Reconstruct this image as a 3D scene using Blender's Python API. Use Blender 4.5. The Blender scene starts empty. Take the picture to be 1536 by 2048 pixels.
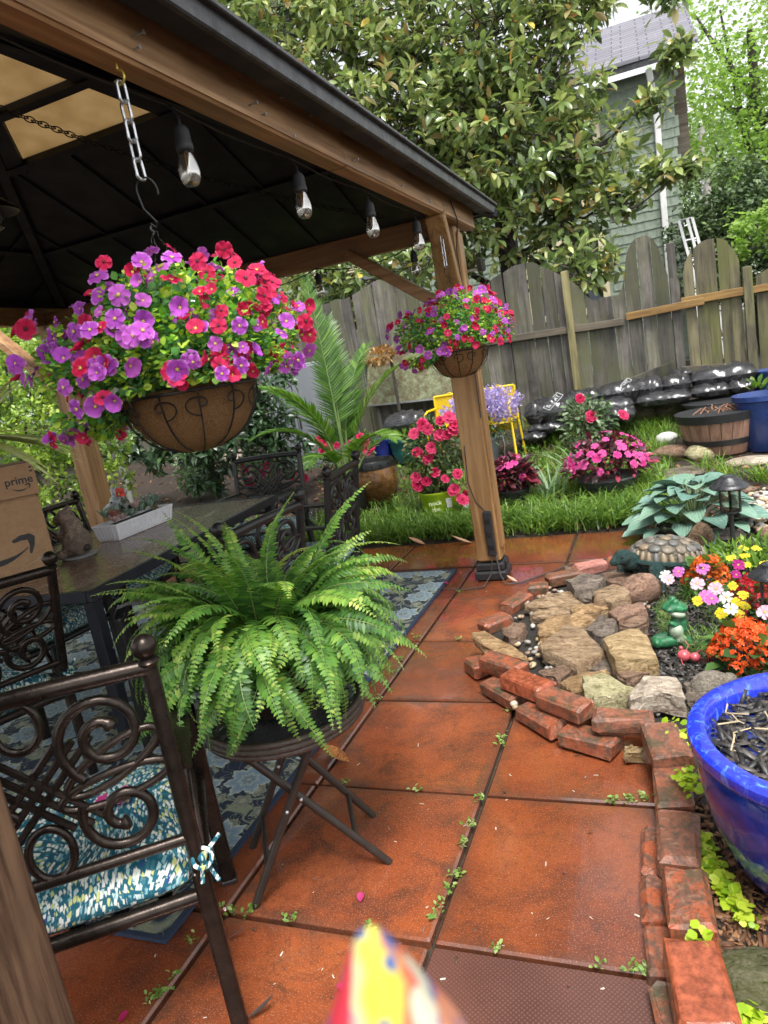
import bpy, math, random
import numpy as np
from mathutils import Vector, Matrix, Euler

# ---------------------------------------------------------------- camera, sky, sun, exposure
sc = bpy.context.scene
col = sc.collection
CAM_H, FOC = 1.40, 1420.0                      # metres above the paving; focal length in pixels of the 2048 px high photo
_p, _r, _y = (math.radians(a) for a in (11.597, -9.914, -22.46))
FWD = Vector((math.sin(_y)*math.cos(_p), math.cos(_y)*math.cos(_p), -math.sin(_p)))
_ri = Vector((math.cos(_y), -math.sin(_y), 0.0)); _up = _ri.cross(FWD)
RGT = math.cos(_r)*_ri + math.sin(_r)*_up
UPV = -math.sin(_r)*_ri + math.cos(_r)*_up
CAM = Vector((0, 0, CAM_H))
cam = bpy.data.cameras.new('camera'); camo = bpy.data.objects.new('camera', cam); col.objects.link(camo)
cam.sensor_fit = 'VERTICAL'; cam.sensor_height = 36.0; cam.sensor_width = 27.0
cam.lens = 36.0*FOC/2048.0; cam.clip_start = 0.02; cam.clip_end = 400
cam.dof.use_dof = True; cam.dof.focus_distance = 2.5; cam.dof.aperture_fstop = 7.0
camo.matrix_world = Matrix(((RGT.x, UPV.x, -FWD.x, 0), (RGT.y, UPV.y, -FWD.y, 0), (RGT.z, UPV.z, -FWD.z, CAM_H), (0, 0, 0, 1)))
sc.camera = camo

SUN_EL, SUN_AZ = math.radians(66), math.radians(150)
w = bpy.data.worlds.new('World'); sc.world = w; w.use_nodes = True
nt = w.node_tree; nt.nodes.clear()
sky = nt.nodes.new('ShaderNodeTexSky'); sky.sky_type = 'NISHITA'; sky.sun_disc = False
sky.sun_elevation = SUN_EL; sky.sun_rotation = SUN_AZ; sky.air_density = 1.0; sky.dust_density = 2.0; sky.ozone_density = 1.0
bw = nt.nodes.new('ShaderNodeRGBToBW'); mx = nt.nodes.new('ShaderNodeMix'); mx.data_type = 'RGBA'; mx.inputs[0].default_value = 0.93
bg = nt.nodes.new('ShaderNodeBackground'); bg.inputs[1].default_value = 0.15
wo = nt.nodes.new('ShaderNodeOutputWorld')
nt.links.new(sky.outputs[0], bw.inputs[0]); nt.links.new(sky.outputs[0], mx.inputs[6]); nt.links.new(bw.outputs[0], mx.inputs[7])
nt.links.new(mx.outputs[2], bg.inputs[0]); nt.links.new(bg.outputs[0], wo.inputs[0])
sl = bpy.data.lights.new('sun', 'SUN'); sl.energy = 1.3; sl.angle = math.radians(20); sl.color = (1.0, 0.97, 0.92)
so = bpy.data.objects.new('sun', sl); col.objects.link(so)
_sd = Vector((math.sin(SUN_AZ)*math.cos(SUN_EL), math.cos(SUN_AZ)*math.cos(SUN_EL), math.sin(SUN_EL)))
so.rotation_euler = _sd.to_track_quat('Z', 'Y').to_euler(); so.location = (0, 0, 12)
vs = sc.view_settings; vs.view_transform = 'Standard'; vs.look = 'None'; vs.gamma = 1; vs.use_curve_mapping = False
vs.exposure = 1.7
sc.render.engine = 'CYCLES'
try:
    sc.cycles.use_denoising = True; sc.cycles.denoiser = 'OPENIMAGEDENOISE'
except Exception: pass
sc.cycles.use_adaptive_sampling = True; sc.cycles.adaptive_threshold = 0.04; sc.cycles.use_light_tree = False
sc.cycles.max_bounces = 5; sc.cycles.diffuse_bounces = 3; sc.cycles.glossy_bounces = 2; sc.cycles.transmission_bounces = 5
sc.cycles.transparent_max_bounces = 6; sc.cycles.caustics_reflective = False; sc.cycles.caustics_refractive = False

# ---------------------------------------------------------------- measuring helpers (photo pixel + real depth -> place)
def ray(u, v): return FWD + RGT*((u-768)/FOC) - UPV*((v-1024)/FOC)
def gz(u, v, z=0.0):
    d = ray(u, v); return CAM + d*((z-CAM_H)/d.z)
def gx(u, v, x):
    d = ray(u, v); return CAM + d*(x/d.x)
def gy(u, v, y):
    d = ray(u, v); return CAM + d*(y/d.y)
def T(x, y):
    z = 0.0
    if y > 5.05: z += 0.11*(min(y, 7.2)-5.05)
    if y > 7.2: z += 0.28*(min(y, 8.3)-7.2)
    return z
def gt(u, v):
    d = ray(u, v); t = 1.0
    while t < 40:
        p = CAM + d*t
        if p.z <= T(p.x, p.y): return p
        t += 0.01
    return CAM + d*40

RNG = np.random.default_rng(7); rnd = random.Random(11)
U = rnd.uniform

# ---------------------------------------------------------------- mesh helpers
class MB:
    def __init__(s): s.v = []; s.f = []; s.m = []
    def add(s, vs, fs, mi=0, M=None):
        o = len(s.v)
        for p in vs: s.v.append(tuple(M @ Vector(p)) if M is not None else tuple(p))
        for f in fs: s.f.append(tuple(i+o for i in f)); s.m.append(mi)
        return s
    def box(s, c, d, mi=0, M=None, ch=0.0):
        x, y, z = (k/2 for k in d); cx, cy, cz = c
        if ch <= 0:
            vs = [(cx+a*x, cy+b*y, cz+e*z) for a in (-1, 1) for b in (-1, 1) for e in (-1, 1)]
            fs = [(0, 1, 3, 2), (4, 6, 7, 5), (0, 4, 5, 1), (2, 3, 7, 6), (0, 2, 6, 4), (1, 5, 7, 3)]
            return s.add(vs, fs, mi, M)
        c_ = min(ch, x*.9, y*.9, z*.9); rings = []
        for zz, k in ((-z, c_), (-z+c_, 0), (z-c_, 0), (z, c_)):
            X, Y = x-k, y-k; q = c_*.7
            rings.append([(cx+a, cy+b, cz+zz) for a, b in ((X-q, -Y), (X, -Y+q), (X, Y-q), (X-q, Y), (-X+q, Y), (-X, Y-q), (-X, -Y+q), (-X+q, -Y))])
        vs = [p for r_ in rings for p in r_]; fs = [tuple(reversed(range(8))), tuple(range(24, 32))]
        for r_ in range(3):
            for i in range(8):
                j = (i+1) % 8; fs.append((r_*8+i, r_*8+j, r_*8+8+j, r_*8+8+i))
        return s.add(vs, fs, mi, M)
    def tube(s, pts, r, n=8, mi=0, closed=False, cap=True, M=None, flat=None):
        pts = [Vector(p) for p in pts]; N = len(pts)
        if N < 2: return s
        rs = r if hasattr(r, '__len__') else [r]*N
        vs = []; fs = []; prev = None
        for i, p in enumerate(pts):
            if closed: t = pts[(i+1) % N]-pts[i-1]
            else: t = pts[min(i+1, N-1)]-pts[max(i-1, 0)]
            if t.length < 1e-9: t = Vector((0, 0, 1))
            t.normalize()
            if prev is None:
                a = Vector((0, 0, 1)) if abs(t.z) < .9 else Vector((1, 0, 0))
                nrm = (a - t*a.dot(t)).normalized()
            else:
                nrm = prev - t*prev.dot(t)
                nrm = nrm.normalized() if nrm.length > 1e-6 else t.orthogonal().normalized()
            prev = nrm; b = t.cross(nrm)
            for k in range(n):
                a = 2*math.pi*k/n
                vs.append(p + (nrm*math.cos(a) + b*math.sin(a))*rs[i])
        for i in range(N if closed else N-1):
            j = (i+1) % N
            for k in range(n):
                l = (k+1) % n; fs.append((i*n+k, i*n+l, j*n+l, j*n+k))
        if cap and not closed:
            fs.append(tuple(reversed(range(n)))); fs.append(tuple((N-1)*n+k for k in range(n)))
        return s.add(vs, fs, mi, M)
    def bar(s, a, b, wd, ht, mi=0, upv=(0, 0, 1), ch=0.0, M=None):
        a, b = Vector(a), Vector(b); d = b-a; L = d.length; d.normalize()
        u = Vector(upv); sd = d.cross(u)
        if sd.length < 1e-6: sd = d.orthogonal()
        sd.normalize(); u = sd.cross(d)
        m = Matrix(((d.x, sd.x, u.x, 0), (d.y, sd.y, u.y, 0), (d.z, sd.z, u.z, 0), (0, 0, 0, 1))); m.translation = (a+b)/2
        if M is not None: m = M @ m
        return s.box((0, 0, 0), (L, wd, ht), mi, m, ch)
    def lathe(s, prof, n=24, mi=0, M=None, c=(0, 0, 0), rib=None):
        vs = []; fs = []; N = len(prof)
        for i, (r, z) in enumerate(prof):
            for k in range(n):
                a = 2*math.pi*k/n; rr = r*(1+(rib(k, i) if rib else 0))
                vs.append((c[0]+rr*math.cos(a), c[1]+rr*math.sin(a), c[2]+z))
        for i in range(N-1):
            for k in range(n):
                l = (k+1) % n; fs.append((i*n+k, i*n+l, i*n+n+l, i*n+n+k))
        if prof[0][0] > 1e-5: fs.append(tuple(reversed(range(n))))
        if prof[-1][0] > 1e-5: fs.append(tuple((N-1)*n+k for k in range(n)))
        return s.add(vs, fs, mi, M)
    def ball(s, c, r, n=10, mi=0, M=None, sc_=(1, 1, 1)):
        pr = [(math.sin(math.pi*i/n)*r, -math.cos(math.pi*i/n)*r) for i in range(n+1)]; pr[0] = (1e-6, -r); pr[-1] = (1e-6, r)
        m = Matrix.Translation(Vector(c)) @ Matrix.Diagonal((sc_[0], sc_[1], sc_[2], 1))
        if M is not None: m = M @ m
        return s.lathe(pr, n+2, mi, m)
    def poly(s, pts, h, mi=0, M=None):          # prism from outline in local XY, z 0..h
        n = len(pts); vs = [(x, y, 0) for x, y in pts]+[(x, y, h) for x, y in pts]
        fs = [tuple(reversed(range(n))), tuple(range(n, 2*n))]+[(i, (i+1) % n, n+(i+1) % n, n+i) for i in range(n)]
        return s.add(vs, fs, mi, M)
    def mesh(s, name, mats, smooth=False):
        me = bpy.data.meshes.new(name); me.from_pydata(s.v, [], s.f); 
        for m in (mats if isinstance(mats, (list, tuple)) else [mats]): me.materials.append(m)
        if any(s.m): me.polygons.foreach_set('material_index', s.m)
        if smooth: me.polygons.foreach_set('use_smooth', [True]*len(s.f))
        me.update(); return me
    def obj(s, name, mats, parent=None, smooth=False, world=True, bevel=0.0, **tags):
        if parent is not None and world:
            o_ = parent.location if parent.parent is None else parent.location + parent.parent.location
            s.v = [(a-o_.x, b-o_.y, c-o_.z) for a, b, c in s.v]
        return link(name, s.mesh(name, mats, smooth), parent, bevel=bevel, angle=smooth, **tags)

def link(name, me, parent=None, bevel=0.0, angle=False, **tags):
    o = bpy.data.objects.new(name, me); col.objects.link(o)
    if parent is not None: o.parent = parent
    for k, v in tags.items(): o[k] = v
    if bevel:
        b = o.modifiers.new('bevel', 'BEVEL'); b.width = bevel; b.segments = 2; b.limit_method = 'ANGLE'; b.angle_limit = math.radians(40)
    if angle and me is not None and hasattr(me, 'polygons'):
        try: me.set_sharp_from_angle(angle=math.radians(50))
        except Exception: pass
    return o

def thing(name, label, category, loc=(0, 0, 0), rotz=0.0, group=None, **k):
    o = bpy.data.objects.new(name, None); col.objects.link(o); o.location = loc; o.rotation_euler = (0, 0, rotz)
    o.empty_display_size = .05; o['label'] = label; o['category'] = category
    if group: o['group'] = group
    for a, b in k.items(): o[a] = b
    return o
def tag(o, label=None, category=None, group=None, kind=None):
    if label: o['label'] = label
    if category: o['category'] = category
    if group: o['group'] = group
    if kind: o['kind'] = kind
    return o
def dup(root, loc, rotz, label=None, group=None):
    r = root.copy(); col.objects.link(r); r.location = loc; r.rotation_euler = (0, 0, rotz)
    if label: r['label'] = label
    if group: r['group'] = group
    for ch in list(root.children):
        c = ch.copy(); col.objects.link(c); c.parent = r
        for g in list(ch.children):
            d = g.copy(); col.objects.link(d); d.parent = c
    return r

def scatter_mesh(name, tv, tf, R, P, mat, tint=None, smooth=False):
    """one mesh of many copies of a small template: tv (n,3), tf list of equal-length faces, R (N,3,3), P (N,3)"""
    tv = np.asarray(tv, float); tf = np.asarray(tf, int); N = len(P); n = len(tv); k = tf.shape[1]
    V = np.einsum('nij,vj->nvi', R, tv)+P[:, None, :]
    F = (tf[None]+(np.arange(N)*n)[:, None, None]).reshape(-1)
    me = bpy.data.meshes.new(name); me.vertices.add(N*n); me.vertices.foreach_set('co', V.reshape(-1).astype(np.float32))
    nf = N*len(tf); me.loops.add(nf*k); me.loops.foreach_set('vertex_index', F.astype(np.int32))
    me.polygons.add(nf); me.polygons.foreach_set('loop_start', (np.arange(nf)*k).astype(np.int32))
    try: me.polygons.foreach_set('loop_total', np.full(nf, k, np.int32))
    except Exception: pass
    if smooth: me.polygons.foreach_set('use_smooth', np.ones(nf, bool))
    me.materials.append(mat); me.update(calc_edges=True)
    if tint is not None:
        a = me.attributes.new('tint', 'FLOAT', 'FACE'); a.data.foreach_set('value', np.repeat(np.asarray(tint, np.float32), len(tf)))
    return me
def set_tint(me, val):
    a = me.attributes.new('tint', 'FLOAT', 'FACE'); a.data.foreach_set('value', np.full(len(me.polygons), val, np.float32))

def frames(dirs, ups=None, size=1.0, roll=None):
    """rotation matrices whose local Y runs along dirs and local Z near ups"""
    d = np.asarray(dirs, float); d = d/np.linalg.norm(d, axis=1, keepdims=True); N = len(d)
    u = np.tile([0, 0, 1.0], (N, 1)) if ups is None else np.asarray(ups, float)
    u = u - d*(u*d).sum(1, keepdims=True); ln = np.linalg.norm(u, axis=1, keepdims=True)
    u = np.where(ln < 1e-3, np.array([1.0, 0, 0]), u/np.maximum(ln, 1e-9))
    x = np.cross(d, u); x /= np.linalg.norm(x, axis=1, keepdims=True); u = np.cross(x, d)
    if roll is not None:
        c, s_ = np.cos(roll)[:, None], np.sin(roll)[:, None]; x, u = x*c+u*s_, u*c-x*s_
    M = np.stack([x, d, u], axis=2)
    return M*(np.asarray(size, float).reshape(-1, 1, 1) if hasattr(size, '__len__') else size)

def leaf_tpl(wd=.3, seg=4, fold=.15, curl=.2, tip=.0, base=.02, peak=.5):
    """leaf of unit length along +Y, folded along the midrib and curled down; quads"""
    vs = []; fs = []
    for i in range(seg+1):
        t = i/seg
        ww = wd*.5*(math.sin(math.pi*min(1, (t/peak*.5 if t < peak else .5+(t-peak)/(1-peak)*.5)))**.8 if 0 < t < 1 else (base if t == 0 else tip))
        z = -curl*t*t
        vs += [(-ww, t, z+fold*ww), (0, t, z), (ww, t, z+fold*ww)]
    for i in range(seg):
        a = 3*i; fs += [(a, a+1, a+4, a+3), (a+1, a+2, a+5, a+4)]
    return vs, fs

# ---------------------------------------------------------------- material helpers
def new_mat(name):
    m = bpy.data.materials.new(name); m.use_nodes = True; n = m.node_tree.nodes; n.clear()
    out = n.new('ShaderNodeOutputMaterial'); b = n.new('ShaderNodeBsdfPrincipled'); m.node_tree.links.new(b.outputs[0], out.inputs[0])
    return m, m.node_tree, b
class NB:                                        # short-hand node builder
    def __init__(s, nt): s.t = nt; s.n = nt.nodes; s.l = nt.links
    def __call__(s, typ, ins=None, **props):
        nd = s.n.new(typ)
        for k, v in props.items(): setattr(nd, k, v)
        for k, v in (ins or {}).items():
            if isinstance(v, bpy.types.NodeSocket): s.l.new(v, nd.inputs[k])
            else: nd.inputs[k].default_value = v
        return nd
    def coord(s, kind='Object', scale=(1, 1, 1), rot=(0, 0, 0)):
        c = s('ShaderNodeTexCoord'); mp = s('ShaderNodeMapping', {0: c.outputs[kind]}); mp.inputs[3].default_value = scale; mp.inputs[2].default_value = rot
        return mp.outputs[0]
    def noise(s, vec, scale, detail=4, rough=.55, dist=0.0):
        return s('ShaderNodeTexNoise', {'Vector': vec, 'Scale': scale, 'Detail': detail, 'Roughness': rough, 'Distortion': dist}).outputs[0]
    def vor(s, vec, scale, feature='F1', out=0, rnd=1.0):
        nd = s('ShaderNodeTexVoronoi', {'Vector': vec, 'Scale': scale}, feature=feature)
        nd.inputs['Randomness'].default_value = rnd
        return nd.outputs[out]
    def ramp(s, fac, stops, interp='LINEAR'):
        nd = s('ShaderNodeValToRGB', {0: fac}); cr = nd.color_ramp; cr.interpolation = interp
        while len(cr.elements) > 1: cr.elements.remove(cr.elements[0])
        for i, (p, c) in enumerate(stops):
            e = cr.elements[0] if i == 0 else cr.elements.new(p)
            e.position = p; e.color = (*c[:3], 1) if hasattr(c, '__len__') else (c, c, c, 1)
        return nd.outputs[0]
    def mix(s, fac, a, b, mode='MIX'):
        nd = s('ShaderNodeMix', data_type='RGBA', blend_type=mode)
        for i, v in ((0, fac), (6, a), (7, b)):
            if isinstance(v, bpy.types.NodeSocket): s.l.new(v, nd.inputs[i])
            else: nd.inputs[i].default_value = (*v, 1) if hasattr(v, '__len__') and len(v) == 3 else v
        return nd.outputs[2]
    def math(s, op, a, b=0.0, c=None):
        nd = s('ShaderNodeMath', operation=op)
        for i, v in ((0, a), (1, b), (2, c)):
            if v is None: continue
            if isinstance(v, bpy.types.NodeSocket): s.l.new(v, nd.inputs[i])
            else: nd.inputs[i].default_value = v
        return nd.outputs[0]
    def bump(s, h, st=.3, dist=.01, nrm=None):
        nd = s('ShaderNodeBump', {'Height': h, 'Strength': st, 'Distance': dist})
        if nrm is not None: s.l.new(nrm, nd.inputs['Normal'])
        return nd.outputs[0]
    def set(s, b, **k):
        nm = {'col': 'Base Color', 'rough': 'Roughness', 'metal': 'Metallic', 'spec': 'Specular IOR Level', 'nrm': 'Normal', 'trans': 'Transmission Weight', 'ior': 'IOR', 'alpha': 'Alpha', 'coat': 'Coat Weight', 'coatr': 'Coat Roughness', 'ec': 'Emission Color', 'es': 'Emission Strength', 'sss': 'Subsurface Weight'}
        for a, v in k.items():
            i = b.inputs[nm[a]]
            if isinstance(v, bpy.types.NodeSocket): s.l.new(v, i)
            else: i.default_value = (*v, 1) if hasattr(v, '__len__') and len(v) == 3 else v
    def objrand(s): return s('ShaderNodeObjectInfo').outputs['Random']

def m_plain(name, c, rough=.5, metal=0.0, var=.15, scale=20, bump=.0, spec=.5, coat=0.0, vec='Object'):
    m, t, b = new_mat(name); N = NB(t); v = N.coord(vec)
    n1 = N.noise(v, scale, 5)
    dk = tuple(x*(1-var) for x in c); lt = tuple(min(1, x*(1+var)) for x in c)
    N.set(b, col=N.ramp(n1, [(.3, dk), (.7, lt)]), metal=metal, spec=spec, coat=coat, coatr=.08,
          rough=N('ShaderNodeMapRange', {0: N.noise(v, scale*2.3, 3), 1: .3, 2: .7, 3: max(.02, rough*.8), 4: min(1, rough*1.2)}).outputs[0])
    if bump: N.set(b, nrm=N.bump(N.noise(v, scale*4, 4), bump, .004))
    return m
def m_leaf(name, stops, rough=.42, trans=.25, spec=.4, obj=False, bump=0):
    m, t, b = new_mat(name); N = NB(t)
    f = N.objrand() if obj else N('ShaderNodeAttribute', attribute_name='tint').outputs['Fac']
    c = N.ramp(f, stops); N.set(b, col=c, rough=rough, spec=spec)
    tr = N('ShaderNodeBsdfTranslucent', {0: N('ShaderNodeHueSaturation', {'Saturation': 1.1, 'Value': 1.25, 'Color': c}).outputs[0]})
    ms = N('ShaderNodeMixShader', {0: trans, 1: b.outputs[0], 2: tr.outputs[0]})
    out = [n for n in t.nodes if n.type == 'OUTPUT_MATERIAL'][0]; t.links.new(ms.outputs[0], out.inputs[0])
    return m
def m_glass(name, c=(1, 1, 1), rough=.02, ior=1.45):
    m, t, b = new_mat(name); NB(t).set(b, col=c, rough=rough, trans=1.0, ior=ior); return m
# ---------------------------------------------------------------- materials of the place
def m_wood(name, c1, c2, axis='Y', rough=.55, grain=28, dark=(.05, .03, .02), stain=.35, knots=True, rnd_val=.0, algae=None, spec=.4):
    m, t, b = new_mat(name); N = NB(t)
    s = {'X': (.06, 1, 1), 'Y': (1, .06, 1), 'Z': (1, 1, .06)}[axis]
    v = N.coord('Object'); 
    r = N.objrand()
    off = N('ShaderNodeVectorMath', {0: v, 1: N('ShaderNodeCombineXYZ', {0: N.math('MULTIPLY', r, 17.0), 1: N.math('MULTIPLY', r, 31.0), 2: N.math('MULTIPLY', r, 23.0)}).outputs[0]}, operation='ADD').outputs[0]
    vg = N('ShaderNodeMapping', {0: off}); vg.inputs[3].default_value = s; vg = vg.outputs[0]
    g = N.noise(vg, grain, 6, .65, .6); g2 = N.noise(vg, grain*.22, 4, .6, 1.5)
    f = N.math('ADD', N.math('MULTIPLY', g, .55), N.math('MULTIPLY', g2, .45))
    c = N.ramp(f, [(.34, dark), (.44, c1), (.58, c2), (.72, tuple(min(1, x*1.25) for x in c2))])
    st = N.ramp(N.noise(off, 2.2, 5, .62), [(.42, 0.0), (.68, 1.0)])
    c = N.mix(N.math('MULTIPLY', st, stain), c, dark)
    if algae:
        vz = N('ShaderNodeMapping', {0: off}); vz.inputs[3].default_value = (1, 1, .35)
        al = N.ramp(N.noise(vz.outputs[0], 3.0, 6, .65), [(.45, 0.0), (.62, 1.0)])
        c = N.mix(N.math('MULTIPLY', al, .75), c, algae)
    if rnd_val:
        c = N('ShaderNodeHueSaturation', {'Value': N.math('ADD', 1-rnd_val, N.math('MULTIPLY', r, 2*rnd_val)), 'Color': c}).outputs[0]
    N.set(b, col=c, spec=spec, rough=N('ShaderNodeMapRange', {0: st, 3: rough*1.1, 4: rough*.6}).outputs[0], nrm=N.bump(g, .35, .003))
    return m
M = {}
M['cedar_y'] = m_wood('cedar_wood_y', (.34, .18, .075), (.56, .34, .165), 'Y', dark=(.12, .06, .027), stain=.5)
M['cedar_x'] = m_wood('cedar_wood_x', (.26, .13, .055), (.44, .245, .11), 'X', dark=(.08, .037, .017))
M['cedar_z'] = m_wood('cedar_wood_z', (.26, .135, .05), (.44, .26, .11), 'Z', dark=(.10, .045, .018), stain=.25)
M['oldwood_z'] = m_wood('weathered_wood', (.088, .080, .070), (.175, .160, .138), 'Z', rough=.75, dark=(.028, .025, .022), stain=.9, rnd_val=.38, algae=(.095, .10, .045), grain=45)
M['gatewood'] = m_wood('mossy_wood', (.085, .075, .045), (.17, .15, .085), 'Z', rough=.7, dark=(.03, .025, .018), stain=.6, rnd_val=.22, algae=(.12, .13, .03), grain=45)
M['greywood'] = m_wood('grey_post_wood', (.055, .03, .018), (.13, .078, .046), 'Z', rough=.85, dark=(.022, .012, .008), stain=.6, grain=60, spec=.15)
M['railwood'] = m_wood('rail_wood', (.08, .065, .045), (.15, .125, .09), 'X', rough=.75, dark=(.03, .025, .02), stain=.5)
M['newrail'] = m_wood('new_rail_wood', (.19, .10, .03), (.32, .20, .06), 'X', rough=.6, dark=(.06, .03, .012), stain=.5)
M['yellowpost'] = m_wood('yellowed_post_wood', (.15, .13, .06), (.27, .24, .11), 'Z', rough=.7, dark=(.05, .045, .02), stain=.35)
M['blackmetal'] = m_plain('black_metal', (.018, .017, .017), .38, .3, .3, 30, .08)
M['bronze'] = m_plain('bronze_metal', (.035, .026, .021), .3, .75, .35, 25, .12)
M['roofdark'] = m_plain('dark_roof_metal', (.010, .012, .018), .6, .2, .3, 3)
M['eave'] = m_plain('grey_eave_trim', (.05, .05, .053), .42, .2, .5, 14, .5)
M['galv'] = m_plain('galvanised_steel', (.52, .53, .54), .32, .95, .25, 60, .1)
M['brass'] = m_plain('yellow_hook', (.55, .42, .08), .35, .7, .1, 20)
M['plastic'] = m_plain('black_plastic', (.02, .02, .022), .45, 0, .2, 20)
M['white'] = m_plain('white_paint', (.72, .72, .70), .45, 0, .08, 8)
M['soil'] = None

def tile_mat():
    m, t, b = new_mat('terracotta_slab'); N = NB(t); v = N.coord('Object'); r = N.objrand()
    r2 = N.math('FRACT', N.math('MULTIPLY', r, 7.31)); r3 = N.math('FRACT', N.math('MULTIPLY', r, 13.77))
    off = N('ShaderNodeVectorMath', {0: v, 1: N('ShaderNodeCombineXYZ', {0: N.math('MULTIPLY', r, 41.0), 1: N.math('MULTIPLY', r, 13.0), 2: 0.0}).outputs[0]}, operation='ADD').outputs[0]
    n1 = N.noise(off, 1.9, 5, .6, .8); n2 = N.noise(off, 6.5, 7, .72, .5); n3 = N.noise(off, 75, 4, .65); n4 = N.noise(off, 260, 2, .5); n5 = N.noise(off, 1.5, 8, .68, .6); n6 = N.noise(off, 28, 6, .75)
    c = N.ramp(n1, [(.28, (.13, .036, .017)), (.45, (.225, .054, .018)), (.62, (.275, .072, .023)), (.78, (.30, .10, .04))])
    c = N.mix(N.math('MULTIPLY', N.ramp(n2, [(.47, 0.0), (.62, 1.0)]), N.math('ADD', .32, N.math('MULTIPLY', r2, .45))), c, (.06, .028, .018))
    c = N.mix(N.math('MULTIPLY', N.ramp(n5, [(.46, 0.0), (.66, .7)]), N.ramp(n6, [(.35, .25), (.6, 1.0)])), c, (.085, .03, .02))
    c = N.mix(N.ramp(n3, [(.52, 0.0), (.64, .32)]), c, (.07, .028, .016))
    c = N.mix(N.ramp(n4, [(.57, 0.0), (.66, .5)]), c, (.38, .19, .12))
    sx = N('ShaderNodeSeparateXYZ', {0: v}); ex = N.math('ABSOLUTE', sx.outputs[0]); ey = N.math('ABSOLUTE', sx.outputs[1])
    edge = N.math('ADD', N.math('MAXIMUM', ex, ey), N.math('MULTIPLY', n2, .07))
    c = N.mix(N.ramp(edge, [(.295, 0.0), (.345, .7)]), c, (.085, .045, .03))
    c = N.mix(N.ramp(r3, [(.55, 0.0), (.95, .55)]), c, (.12, .042, .026))
    c = N('ShaderNodeHueSaturation', {'Value': N.math('ADD', .8, N.math('MULTIPLY', r2, .4)), 'Saturation': 1.0, 'Color': c}).outputs[0]
    wet = N.ramp(N.noise(off, 2.6, 5, .6, .6), [(.36, .05), (.52, .11), (.68, .28)])
    N.set(b, col=c, rough=wet, spec=.5, coat=N.ramp(N.noise(off, 2.6, 5, .6, .6), [(.44, .8), (.62, .15)]), coatr=.04, nrm=N.bump(N.math('ADD', N.math('MULTIPLY', n4, .6), n3), .16, .002))
    return m
M['tile'] = tile_mat()
def ribtile_mat():
    m, t, b = new_mat('ribbed_brown_slab'); N = NB(t); v = N.coord('Object')
    n1 = N.noise(v, 3, 5); w1 = N.vor(N.coord('Object', (1, 1, 0), (0, 0, .6)), 120, 'F1', 0, .1)
    c = N.ramp(n1, [(.3, (.06, .024, .018)), (.7, (.12, .05, .036))])
    c = N.mix(N.ramp(w1, [(.15, .2), (.4, 0.0)]), c, (.34, .2, .17))
    N.set(b, col=c, rough=.3, nrm=N.bump(w1, -.5, .004)); return m
M['ribtile'] = ribtile_mat()
def soil_mat(name, a, b_, scale=30, rough=.85):
    m, t, b = new_mat(name); N = NB(t); v = N.coord('Object')
    n = N.noise(v, scale, 8, .7); n2 = N.noise(v, scale*.1, 4)
    c = N.mix(N.ramp(n2, [(.35, 0.0), (.65, 1.0)]), N.ramp(n, [(.3, tuple(x*.4 for x in a)), (.7, a)]), N.ramp(n, [(.3, tuple(x*.4 for x in b_)), (.7, b_)]))
    N.set(b, col=c, rough=rough, nrm=N.bump(n, .8, .02)); return m
M['soil'] = soil_mat('leafy_soil', (.028, .019, .013), (.05, .029, .019))
M['joint'] = soil_mat('joint_soil', (.05, .04, .028), (.09, .075, .05), 60)
M['mulchbed'] = soil_mat('dark_mulch', (.03, .026, .022), (.055, .042, .032), 45)

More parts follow.
